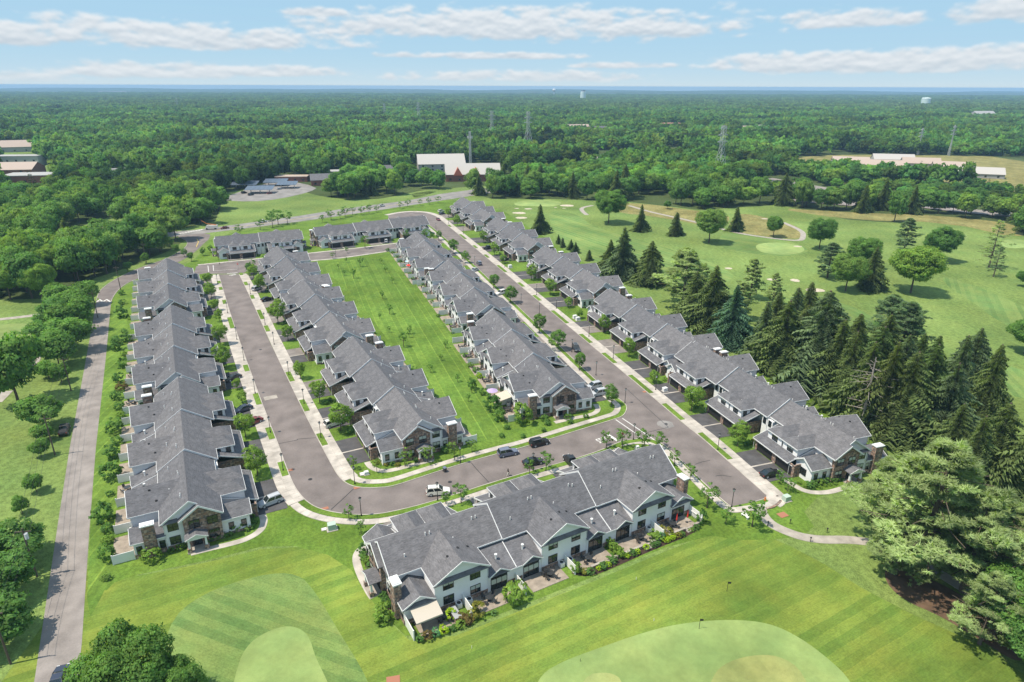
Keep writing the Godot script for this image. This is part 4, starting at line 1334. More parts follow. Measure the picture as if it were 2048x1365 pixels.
	var right := PackedVector2Array([Vector2(24.8, -141.1), Vector2(27, -142.6), Vector2(28.4, -145.3), Vector2(29, -148.1), Vector2(28.7, -150.1), Vector2(27.6, -152.4), Vector2(23.8, -161.6), Vector2(19.4, -174.8), Vector2(6.5, -214.9), Vector2(-13, -274.9), Vector2(-22.3, -304.1), Vector2(-41.3, -360.4), Vector2(-51, -382.9), Vector2(-57.7, -393.5), Vector2(-73.4, -387), Vector2(-77, -407.9), Vector2(-71, -416.6), Vector2(-64.3, -420.3), Vector2(-56.4, -418.3), Vector2(-51, -412.6), Vector2(-45.8, -402.6), Vector2(-40.4, -386), Vector2(-10.1, -295.3), Vector2(18.5, -208.2), Vector2(35.6, -156.2), Vector2(40.5, -140.4), Vector2(44, -130.9), Vector2(46.8, -121), Vector2(50.1, -110), Vector2(50.3, -109.3), Vector2(49.5, -108.6), Vector2(47.3, -107.7), Vector2(42.1, -106), Vector2(41.5, -107.1), Vector2(39.8, -111.7), Vector2(36.2, -123.6), Vector2(34.5, -128.9), Vector2(32.4, -131.6), Vector2(29.5, -132.1), Vector2(26.2, -131.2), Vector2(23.9, -130.1), Vector2(18.4, -126.6)])
	sheet("street", right, 0.036, M.asphalt, 0.3, 0)
	sheet("street", PackedVector2Array([Vector2(-140.1, -283.5), Vector2(-139.3, -285.7), Vector2(-117.1, -296.5), Vector2(-96, -308), Vector2(-79.5, -316.4), Vector2(-58.7, -329.3), Vector2(-38.2, -343.8), Vector2(-33.3, -333.2), Vector2(-62.2, -313), Vector2(-80.1, -299.9), Vector2(-92.4, -295), Vector2(-110.3, -285.7), Vector2(-115.9, -271.4), Vector2(-126.1, -271.3), Vector2(-135.6, -270.3)]), 0.042, M.asphalt, 0.3, 0)
	KB0 = smooth(PackedVector2Array([Vector2(-140, -284.8), Vector2(-117.1, -296.5), Vector2(-96, -308), Vector2(-79.5, -316.4), Vector2(-58.7, -329.3), Vector2(-41.3, -342.5)]))
	KB1 = smooth(PackedVector2Array([Vector2(-117.4, -280.8), Vector2(-110.3, -285.7), Vector2(-92.4, -295), Vector2(-80.1, -299.9), Vector2(-62.2, -313), Vector2(-36.9, -330.8)]))
	# --- the long lane on the left, and the main road beyond
	sheet("lane", PackedVector2Array([Vector2(-62.8, -63.1), Vector2(-64.6, -66.6), Vector2(-84.5, -102.6), Vector2(-103.7, -137.6), Vector2(-97.6, -126.5), Vector2(-127.7, -182.8), Vector2(-155, -233.8), Vector2(-148.6, -232.1), Vector2(-120.7, -180.5), Vector2(-91.7, -126.3), Vector2(-75.6, -97.1), Vector2(-61.8, -72.4), Vector2(-56.9, -63.1)]), 0.03, M.lane, 0.1, 0)
	sheet("entry_road", smooth_loop(PackedVector2Array([Vector2(-155, -233.8), Vector2(-161.9, -247.8), Vector2(-164.4, -264.7), Vector2(-163.7, -281.8), Vector2(-159.6, -296.5), Vector2(-160.8, -315.2), Vector2(-163.7, -326.6), Vector2(-168, -334.5), Vector2(-177, -344), Vector2(-183.2, -354.1), Vector2(-164.3, -354.4), Vector2(-158.4, -339.4), Vector2(-156.9, -330.1), Vector2(-154.5, -319), Vector2(-151.7, -302.7), Vector2(-151.4, -288.7), Vector2(-154, -270.9), Vector2(-155.5, -262.7), Vector2(-156.4, -257.1), Vector2(-154.7, -247.3), Vector2(-150.5, -235.7), Vector2(-148.6, -232.1)]), 1), 0.036, M.asphalt, 0.1, 0)
	sheet("main_road", PackedVector2Array([Vector2(-193.1, -322.8), Vector2(-181, -343.9), Vector2(-164.6, -355), Vector2(-146.7, -369.6), Vector2(-126.1, -387), Vector2(-87.8, -424.3), Vector2(-50.7, -464.6), Vector2(-9.5, -508.9), Vector2(-16, -532.7), Vector2(-53.9, -495.4), Vector2(-72.8, -465.2), Vector2(-109.3, -432.2), Vector2(-131.7, -405.1), Vector2(-150.8, -386.4), Vector2(-173.8, -363.6), Vector2(-187.1, -356.6), Vector2(-201.9, -338.7)]), 0.046, M.main_road, 0.2, 0)
	# --- kerbs
	var kerbs := {"west": KL, "inner": KR, "east": KD, "back": KB0, "court": KB1}
	struct("kerb", band(KL, 0.0, -0.16, 0.13, 0.15), M.concrete)
	struct("kerb", band(KR, 0.0, 0.16, 0.131, 0.15), M.concrete)
	struct("kerb", band(KD, 0.0, -0.16, 0.132, 0.15), M.concrete)
	struct("kerb", band(KB0, 0.0, 0.16, 0.13, 0.15), M.concrete)
	struct("kerb", band(KB1, 0.0, -0.16, 0.13, 0.15), M.concrete)
	struct("kerb", band(smooth(PackedVector2Array([Vector2(-155, -233.8), Vector2(-161.9, -247.8), Vector2(-164.4, -264.7), Vector2(-163.7, -281.8), Vector2(-159.6, -296.5), Vector2(-160.8, -315.2), Vector2(-163.7, -326.6), Vector2(-168, -334.5)])), 0.0, 0.16, 0.13, 0.15), M.concrete)
	struct("kerb", band(smooth(PackedVector2Array([Vector2(-147.9, -230.9), Vector2(-150.5, -235.7), Vector2(-154.7, -247.3), Vector2(-156.4, -257.1), Vector2(-155.5, -262.7)])), 0.0, -0.16, 0.13, 0.15), M.concrete)
	# --- pavements: broad bands with slabs along the three streets
	var i_bend := 0
	for i in KL.size():
		if KL[i].distance_to(Vector2(-43.4, -112.1)) < KL[i_bend].distance_to(Vector2(-43.4, -112.1)): i_bend = i
	var west := KL.slice(0, i_bend + 6)
	west.reverse()
	walk("sidewalk", west, 0.17, 3.3, M.concrete, 96)
	var i_x := 0
	for i in KL.size():
		if KL[i].distance_to(Vector2(23.9, -130.1)) < KL[i_x].distance_to(Vector2(23.9, -130.1)): i_x = i
	walk("sidewalk", KL.slice(i_bend + 5, i_x), -1.55, -3.1, M.concrete, 70)
	var i_e := 0
	for i in KR.size():
		if KR[i].distance_to(Vector2(-33.9, -113.7)) < KR[i_e].distance_to(Vector2(-33.9, -113.7)): i_e = i
	var east := KR.slice(0, i_e)
	east.reverse()
	walk("sidewalk", east, -0.17, -3.3, M.concrete, 96)
	var i_c := 0
	for i in KR.size():
		if KR[i].distance_to(Vector2(27.6, -152.4)) < KR[i_c].distance_to(Vector2(27.6, -152.4)): i_c = i
	walk("sidewalk", KR.slice(i_e - 1, i_c), 1.5, 3.0, M.concrete, 80)
	walk("sidewalk", KR.slice(i_c - 1), 1.4, 3.2, M.concrete, 0)
	walk("sidewalk", KD.slice(6), -0.17, -3.5, M.concrete, 90)
	walk("sidewalk", smooth(PackedVector2Array([Vector2(50.2, -111.2), Vector2(51.7, -110.7), Vector2(52, -109.5), Vector2(50.7, -107.1), Vector2(48.6, -105.9), Vector2(45, -105.4), Vector2(42.1, -104.6), Vector2(40.8, -105.6), Vector2(39.7, -108.6), Vector2(38.5, -111.4)])), 0.8, -0.8, M.concrete, 24)
	walk("sidewalk", PackedVector2Array([Vector2(38.5, -111.4), Vector2(36.4, -118.4), Vector2(35.2, -122.9), Vector2(33.6, -127.7), Vector2(32.3, -129.3)]), 0.75, -0.75, M.concrete, 30, 1.5, 0.124)
	walk("sidewalk", smooth(PackedVector2Array([Vector2(23.7, -129), Vector2(25.8, -129.6), Vector2(27.5, -130.2), Vector2(30, -130.2), Vector2(31.7, -129.5), Vector2(32.9, -128.2)])), 0.7, -0.7, M.concrete, 0)
	walk("sidewalk", KB0, 0.5, 2.0, M.concrete, 0)
	walk("sidewalk", KB1, -0.2, -1.6, M.concrete, 0)
	# grass squares let into the broad bands
	for q in [[-119.4, -258.3, 4], [-114.1, -249.9, 4], [-104.5, -233.2, 5], [-91.9, -211, 12], [-74.5, -171.6, 5], [-65.5, -151.2, 7], [-55.7, -133.7, 6], [-48.1, -118.5, 6]]:
		verge(west, Vector2(q[0], q[1]), q[2], 1.0)
	for q in [[-117.9, -275.4, 4], [-108.2, -256.3, 5], [-99, -238.2, 5], [-88.5, -217.9, 11], [-81.2, -203.7, 6], [-61.5, -165.2, 7], [-52.1, -147.9, 7], [-43, -131, 6]]:
		verge(east, Vector2(q[0], q[1]), q[2], -1.0)
	for q in [[-36.2, -375.8, 6], [-27.3, -346.5, 12], [-18.9, -323.3, 6], [-12.6, -303.7, 6], [-4.9, -281.1, 12], [3.6, -256.3, 6], [10.2, -238.8, 7], [17.6, -216.9, 14], [24.6, -196, 8], [29.8, -179.9, 8], [35.7, -161.7, 12], [40.4, -145.4, 9], [45.2, -128.7, 12]]:
		verge(KD.slice(6), Vector2(q[0], q[1]), q[2], -1.0)
	struct("verge", band(KL.slice(i_bend + 6, i_x + 14), -0.17, -1.45, 0.11, 0.1), M.lawn)
	struct("verge", band(KR.slice(i_e, i_c + 1), 0.17, 1.42, 0.11, 0.1), M.lawn)
	struct("verge", band(KR.slice(i_c), 0.17, 1.36, 0.11, 0.1), M.lawn)
	struct("verge", band(smooth(PackedVector2Array([Vector2(32.6, -130.6), Vector2(34.4, -128.2), Vector2(36.1, -123), Vector2(39.6, -111), Vector2(41.2, -107), Vector2(42, -105.5), Vector2(44.8, -106.4)])), -0.1, -1.0, 0.112, 0.1), M.lawn)
	# --- markings
	var y := 0.056
	line_mark("crosswalk_line", PackedVector2Array([Vector2(25.1, -141), Vector2(29.5, -132.9)]), 0.25, y, M.paint, "left-hand white line of the crosswalk at the cross street corner")
	line_mark("crosswalk_line", PackedVector2Array([Vector2(26.8, -141.7), Vector2(32.5, -131.3)]), 0.25, y, M.paint, "right-hand white line of the crosswalk at the cross street corner")
	line_mark("stop_line", PackedVector2Array([Vector2(22.1, -133.9), Vector2(24.1, -130.8)]), 0.7, y, M.paint, "wide white stop bar beside the word on the cross street")
	line_mark("stop_line", PackedVector2Array([Vector2(-121.7, -271.7), Vector2(-117.8, -273)]), 0.6, 0.066, M.paint, "white stop bar at the far end of the left street")
	line_mark("crosswalk_line", PackedVector2Array([Vector2(-135.5, -284.7), Vector2(-130.5, -273.9)]), 0.25, 0.066, M.paint, "outer white crosswalk line across the back street")
	line_mark("crosswalk_line", PackedVector2Array([Vector2(-133.5, -285.4), Vector2(-129.2, -275.8)]), 0.25, 0.068, M.paint, "inner white crosswalk line across the back street")
	line_mark("stop_line", PackedVector2Array([Vector2(-129.2, -275.8), Vector2(-120.1, -278.9)]), 0.22, 0.064, M.paint, "thin white line across the mouth of the left street")
	road_word(Vector2(20.7, -131.2), 28.6, "the word STOP in white on the cross street", 0.058)
	road_word(Vector2(-118.3, -269.6), 152.5 - 180.0 + 90.0, "the word STOP in white at the far end of the left street", 0.064, true)
	for q in [[PackedVector2Array([Vector2(-153.8, -232), Vector2(-154.3, -234.7), Vector2(-151.6, -232)]), "left"], [PackedVector2Array([Vector2(-151.6, -232), Vector2(-151.8, -234.8), Vector2(-149, -232.1)]), "right"]]:
		line_mark("hump_arrow", q[0], 0.7, 0.05, M.paint, "%s white chevron on the speed hump of the lane" % q[1])
	line_mark("centre_line", PackedVector2Array([Vector2(-157, -321.1), Vector2(-161, -332.3), Vector2(-164.9, -339.3)]), 0.3, 0.06, M.yellow, "yellow centre line at the mouth of the entry road")
	line_mark("centre_line", PackedVector2Array([Vector2(-164.7, -361.7), Vector2(-148, -378.2), Vector2(-128.7, -395.4), Vector2(-90.3, -434.5), Vector2(-52, -476.7)]), 0.35, 0.07, M.yellow, "long yellow centre line of the main road")
	for k in 9:
		var p := PackedVector2Array([Vector2(-180.5, -349.6), Vector2(-173.4, -360.2)])
		var c: Vector2 = p[0].lerp(p[1], k / 8.0)
		line_mark("crosswalk_bar", PackedVector2Array([c, c + Vector2(0.6, -4.0)]), 1.3, 0.07, M.paint, "%s bar from the left of the crosswalk over the main road" % nth(k))
	var cr := [["crack_seal", PackedVector2Array([Vector2(30.7, -157.9), Vector2(34, -146.9), Vector2(37, -137.3), Vector2(31.3, -134.7)]), "long sealed crack down the right street crossing"], ["crack_seal", PackedVector2Array([Vector2(-8.6, -121.3), Vector2(-7.5, -119.1), Vector2(-6.6, -117.5), Vector2(-4.6, -113.9)]), "sealed crack slanting over the cross street by the person"], ["crack_seal", PackedVector2Array([Vector2(-52.3, -129), Vector2(-48.6, -130.7), Vector2(-48.7, -131.1), Vector2(-44.7, -131.8)]), "sealed crack straight over the left street"], ["crack_seal", PackedVector2Array([Vector2(-34.2, -104.5), Vector2(-32.8, -108), Vector2(-31.5, -111.4)]), "sealed crack across the bend between two red inlets"], ["crack_seal", PackedVector2Array([Vector2(39.1, -121), Vector2(40.9, -122), Vector2(42.7, -122.6)]), "upper short crack near the dead end of the right street"], ["crack_seal", PackedVector2Array([Vector2(42.1, -116.5), Vector2(43.5, -116.8), Vector2(45.4, -116.3)]), "lower short crack near the dead end of the right street"]]
	for q in cr:
		line_mark(q[0], q[1], 0.14, 0.052, M.dark, q[2], "crack")
	for q in [[Vector2(-30.8, -111.9), "at the inner side of the bend"], [Vector2(-35.5, -104.8), "at the outer side of the bend"], [Vector2(-46.4, -118.1), "by the kerb of the left street before the bend"], [Vector2(35.2, -156.7), "by the kerb of the right street opposite the corner"]]:
		var m := MB.new()
		m.box(Vector3(-0.75, 0.02, -0.4), Vector3(0.75, 0.10, 0.4))
		top("storm_inlet", m.mesh(), M.brick_red, "rust red storm inlet " + q[1], "drain", "rust red storm inlets", Vector3(q[0].x, 0, q[0].y), 0.5)
	var mh := MB.new()
	mh.box(Vector3(-1.6, 0.0, -1.1), Vector3(1.6, 0.048, 1.1))
	top("road_patch", mh.mesh(), M.concrete_dim, "pale square patch round a manhole in the left street", "road patch", "", Vector3(Vector2(-62.1, -152.4).x, 0, Vector2(-62.1, -152.4).y), 0.48)
	for q in [[Vector2(36.8, -138.9), "in the pale splash at the right street crossing"], [Vector2(-41.1, -114.8), "in the middle of the bend"], [Vector2(-12.5, -114), "in the cross street before the white SUV"], [Vector2(-76.5, -185.3), "in the left street opposite the middle block"], [Vector2(16.5, -190.3), "in the right street near the parked grey SUV"], [Vector2(-5.1, -263.5), "in the far part of the right street"]]:
		var hm := MB.new()
		hm.tube([Vector3.ZERO, Vector3(0, 0.052, 0)], [0.42, 0.42], 14)
		top("manhole_cover", hm.mesh(), M.dark, "round dark manhole cover " + q[1], "manhole cover", "manhole covers in the streets", v3(q[0]))
	for q in [[Vector2(36.7, -138.7), 2.6, "pale splash of mortar round a manhole at the right street crossing"], [Vector2(10.7, -199.9), 3.6, "pale worn patch at the kerb of the right street"]]:
		var pts := PackedVector2Array()
		for k in 11:
			var an := TAU * k / 11
			var rr: float = q[1] * (0.6 + 0.5 * rng.randf())
			pts.push_back(q[0] + Vector2(cos(an) * rr, sin(an) * rr * 0.8))
		top("road_stain", flat_mesh(smooth_loop(pts, 1), 0.049), M.main_road, q[2], "road stain").set_meta("kind", "structure")
	# --- footpaths
	var paths := [PackedVector2Array([Vector2(47.8, -106.4), Vector2(47.3, -104.3), Vector2(47.2, -102.9), Vector2(47.8, -100.4), Vector2(49.9, -98.3), Vector2(52.2, -96.8), Vector2(55.6, -96.1), Vector2(60.2, -96.3), Vector2(65.7, -95), Vector2(69.7, -89.8), Vector2(73.5, -82.8), Vector2(76.3, -74.7)]), PackedVector2Array([Vector2(56, -115.5), Vector2(57.1, -113.2), Vector2(58.3, -111.3), Vector2(60.4, -110.6), Vector2(63.8, -111), Vector2(68.5, -113.3)]), PackedVector2Array([Vector2(-46.8, -103.1), Vector2(-45.5, -100.9), Vector2(-45.2, -98.1), Vector2(-46.8, -95.8), Vector2(-49.1, -94.5), Vector2(-52.7, -93), Vector2(-55, -91.9)]), PackedVector2Array([Vector2(-30.9, -121.5), Vector2(-29.6, -119.3), Vector2(-27.5, -118), Vector2(-25.3, -118.1), Vector2(-20.7, -120.6), Vector2(-16.8, -122.5)]), PackedVector2Array([Vector2(-25.3, -93.7), Vector2(-26.4, -92.9), Vector2(-26.5, -90.7), Vector2(-24.9, -87), Vector2(-22.6, -83), Vector2(-21.6, -81.6)]), PackedVector2Array([Vector2(21.2, -149.3), Vector2(21.7, -146.4), Vector2(20, -143.7), Vector2(15.3, -141.9), Vector2(10.3, -139.5)])]
	for k in paths.size():
		walk("footpath", smooth(paths[k]), -1.1 if k == 0 else -0.65, 1.1 if k == 0 else 0.65, M.concrete if k > 0 else M.concrete_dim, 0, 1.5, 0.08)
	for p in [PackedVector2Array([Vector2(-177.7, -211.2), Vector2(-168.9, -214.9), Vector2(-163.7, -218.7)]), PackedVector2Array([Vector2(-146.6, -193.4), Vector2(-144.6, -187.1), Vector2(-136.9, -171.8)]), PackedVector2Array([Vector2(-130.4, -149), Vector2(-132.3, -155.7)]), PackedVector2Array([Vector2(54.2, -447.5), Vector2(45.3, -437.8), Vector2(45, -424.2), Vector2(46.6, -411.9)]), PackedVector2Array([Vector2(78.9, -447.1), Vector2(87.5, -425), Vector2(97.3, -409.5), Vector2(110.7, -387.3), Vector2(120.4, -365.9), Vector2(126.1, -356), Vector2(141.3, -343.4), Vector2(150.8, -339.6), Vector2(156.4, -349.5), Vector2(162.4, -365.2), Vector2(160.9, -389.8)])]:
		struct("cart_path", band(smooth(p), -1.4, 1.4, 0.04), M.concrete_dim)


func verge(line: PackedVector2Array, at: Vector2, length: float, side: float) -> void:
	var c := near_line(line, at)
	var w: Vector2 = c[1]
	var n := Vector2(w.y, -w.x) * side
	var m := MB.new()
	var o: Vector2 = c[0]
	var p := [o - w * length / 2.0 + n * 0.2, o + w * length / 2.0 + n * 0.2, o + w * length / 2.0 + n * 1.5, o - w * length / 2.0 + n * 1.5]
	m.hexa([Vector3(p[0].x, 0.05, p[0].y), Vector3(p[1].x, 0.05, p[1].y), Vector3(p[2].x, 0.05, p[2].y), Vector3(p[3].x, 0.05, p[3].y), Vector3(p[0].x, 0.17, p[0].y), Vector3(p[1].x, 0.17, p[1].y), Vector3(p[2].x, 0.17, p[2].y), Vector3(p[3].x, 0.17, p[3].y)])
	struct("verge", m.mesh(), M.lawn)


func road_word(at: Vector2, turn_deg: float, label: String, y: float, small := false) -> void:
	var t := TextMesh.new()
	t.text = "STOP"
	var f := SystemFont.new()
	f.font_names = PackedStringArray(["Droid Sans"])
	f.font_weight = 700
	t.font = f
	t.font_size = 64
	t.pixel_size = 0.022
	t.depth = 0.004
	var o := MeshInstance3D.new()
	o.name = numbered("road_lettering")
	o.mesh = t
	o.material_override = M.paint
	add_child(o, true)
	o.basis = Basis(Vector3.UP, deg_to_rad(turn_deg)) * Basis(Vector3.RIGHT, -PI / 2) * Basis.from_scale(Vector3(0.85, 1.9, 1.0))
	o.position = Vector3(at.x, y, at.y)
	tag(o, label, "lettering", "", "")


# ---------------------------------------------------------------- placing the homes
func homes() -> void:
	var proto := {"3up": make_block(3, true), "3down": make_block(3, false), "2": make_block(2, true)}
	# kind, near-end ridge point, far way in degrees from straight ahead, section length, row words, order
	var rows := [
		["3up", Vector2(-55.2, -94.7), -27.5, 18.3, "left row", "nearest", KL],
		["3up", Vector2(-83.2, -148.7), -27.5, 18.8, "left row", "middle", KL],
		["3up", Vector2(-113.9, -208.4), -27.5, 19.3, "left row", "farthest", KL],
		["3down", Vector2(-19.2, -124.3), -27.5, 17.9, "second row", "nearest", KR],
		["3down", Vector2(-48.1, -178.1), -27.5, 19.4, "second row", "middle", KR],
		["3down", Vector2(-74.1, -229), -27.5, 20.2, "second row", "farthest", KR],
		["3up", Vector2(11.3, -143.6), -18.9, 18.3, "third row", "nearest", KR],
		["3up", Vector2(-7.3, -203.7), -18.9, 19.4, "third row", "middle", KR],
		["3up", Vector2(-28.1, -259.9), -18.9, 19.2, "third row", "farthest", KR],
		["3down", Vector2(69, -116.4), -18.5, 18.5, "right row", "nearest", KD],
		["3down", Vector2(52.4, -167.2), -18.5, 18.4, "right row", "second", KD],
		["3down", Vector2(33.8, -229.3), -18.5, 19.4, "right row", "third", KD],
		["3down", Vector2(11.4, -295.6), -18.5, 20.0, "right row", "fourth", KD],
		["3down", Vector2(-11.5, -362.8), -18.5, 20.2, "right row", "farthest", KD],
	]
	var used := {}
	for r in rows:
		var label := "%s white and stone townhouse block of the %s%s" % [r[5], r[4], "" if r[4].contains("left") or r[4].contains("right") else " from the left"]
		var dirv := Vector2(sin(deg_to_rad(r[2])), -cos(deg_to_rad(r[2])))
		place(proto, used, r[0], r[1], dirv, r[3], label, "townhouse blocks in rows", r[6])
	var fdir := Vector2(sin(deg_to_rad(60.4)), -cos(deg_to_rad(60.4)))
	place(proto, used, "3down", Vector2(-20.6, -84) + fdir * 0.2, fdir, 18.9, "foreground townhouse block with patios facing the golf green", "", KL)
	var e0 := Vector2(-138.8, -304.1)
	var e1 := Vector2(-105, -320.2)
	place(proto, used, "2", e0, (e1 - e0).normalized(), e0.distance_to(e1) / 2.0, "left townhouse block of the two behind the back street", "townhouse blocks behind the back street", KB0)
	var e2 := Vector2(-98.8, -326.4)
	var e3 := Vector2(-49, -357.1)
	place(proto, used, "3up", e2, (e3 - e2).normalized(), e2.distance_to(e3) / 3.0, "right townhouse block of the two behind the back street", "townhouse blocks behind the back street", KB0)
	for k in proto:
		if not used.has(k): proto[k].free()


func place(proto: Dictionary, used: Dictionary, kind: String, near: Vector2, far: Vector2, sec: float, label: String, group: String, kerb: PackedVector2Array) -> void:
	var o: Node3D = proto[kind].duplicate() if used.has(kind) else proto[kind]
	var copy: Node3D = o
	if not used.has(kind):
		# keep an untouched one for copying
		copy = proto[kind].duplicate()
	used[kind] = true
	copy.name = numbered("townhouse_block")
	add_child(copy, true)
	tag(copy, label, "townhouse block", group)
	var n := 2 if kind == "2" else 3
	var x := far if kind != "3down" else -far
	var z := Vector2(-x.y, x.x)
	var org := near if kind != "3down" else near + far * sec * n
	var sx := sec / W
	copy.transform = Transform3D(Basis(Vector3(x.x, 0, x.y) * sx, Vector3.UP, Vector3(z.x, 0, z.y)), Vector3(org.x, 0, org.y))
	# driveways, one to each garage, up to the pavement
	var L := n * sec
	for k in n:
		for s in [-1.0, 1.0]:
			var c: float = (k + 0.5) * sec + s * 3.05 * sx
			var reach := 11.0
			while reach < 26.0 and near_line(kerb, org + x * c + z * reach)[2] > 3.35:
				reach += 0.2
			var h := 2.85
			var p := PackedVector2Array([org + x * (c - h) + z * 10.75, org + x * (c + h) + z * 10.75, org + x * (c + h) + z * (reach + 0.2), org + x * (c - h) + z * (reach + 0.2)])
			struct("driveway", flat_mesh(p, 0.07 + 0.002 * s), M.drive if hash2(int(org.x * 3 + k * 7), int(s * 5 + org.y)) < 0.68 else M.drive_pale)
		var q := PackedVector2Array([org + x * (k + 0.5) * sec + z * 10.8, org + x * (k + 0.5) * sec + z * 20.0])
		var rr := 11.0
		while rr < 26.0 and near_line(kerb, org + x * (k + 0.5) * sec + z * rr)[2] > 3.35:
			rr += 0.2
		q[1] = org + x * (k + 0.5) * sec + z * rr
		struct("driveway_edge", band(q, -0.2, 0.2, 0.085, 0.08), M.concrete)
	var ctx := {"org": org, "x": x, "z": z, "L": L, "n": n, "sec": sec, "label": label}
	blocks.append(ctx)


var blocks := []


# ---------------------------------------------------------------- trees
const LEAVES := ["leaf_mid", "leaf_bright", "leaf_dark", "leaf_olive", "leaf_grey", "leaf_red", "leaf_gold", "leaf_rust", "leaf_blue"]
const HUES := ["green", "bright green", "dark green", "olive green", "grey-green", "deep red", "golden yellow", "rusty orange", "blue-green"]


func row_of_trees(list: Array, kind: String, leafmat: String, words: String, from_: String, group: String, slim := 1.0) -> void:
	# each entry: x, z, height
	for i in list.size():
		var q: Array = list[i]
		var h: float = q[2]
		var k := kind + str(i % (2 if kind == "thin" else 4))
		var lm: String = leafmat if q.size() < 4 else LEAVES[int(q[3])]
		tree("street_tree", k, lm, Vector2(q[0], q[1]), h, h * 0.33 * slim * (0.9 + 0.25 * rng.randf()), "%s, %s from the %s" % [words, nth(i), from_], group, 0.2 if kind == "street" else 0.28)


func shrubs(list: Array, words: String, from_: String, group: String) -> void:
	# each entry: x, z, radius, leaf tone, tallness
	for i in list.size():
		var q: Array = list[i]
		shrub(Vector2(q[0], q[1]), q[2] * 0.88, LEAVES[int(q[3])], "%s shrub %s, %s from the %s" % [HUES[int(q[3])], words, nth(i), from_], group, q[4] if q.size() > 4 else 0.85)


func pines(list: Array, kind: String, leafmat: String, words: String, from_: String, group: String) -> void:
	for i in list.size():
		var q: Array = list[i]
		var many := list.size() > 4
		var lm := leafmat
		if many and leafmat == "leaf_spruce": lm = ["leaf_spruce", "leaf_fir", "leaf_brown", "leaf_spruce", "leaf_grey"][rng.randi() % 5]
		var wide: float = (q[3] if q.size() > 3 else 1.0) * (1.0 if not many else 0.85 + 0.5 * rng.randf())
		var h: float = q[2] * (1.0 if not many or q[2] < 8.0 else 0.78 + 0.3 * rng.randf())
		conifer("spruce_tree" if kind.begins_with("spruce") else "pine_tree", kind + str(i % (2 if kind == "lightpine" else 3)), lm, Vector2(q[0], q[1]), h, "%s, %s from the %s" % [words, nth(i), from_] if from_ else words, group, wide)


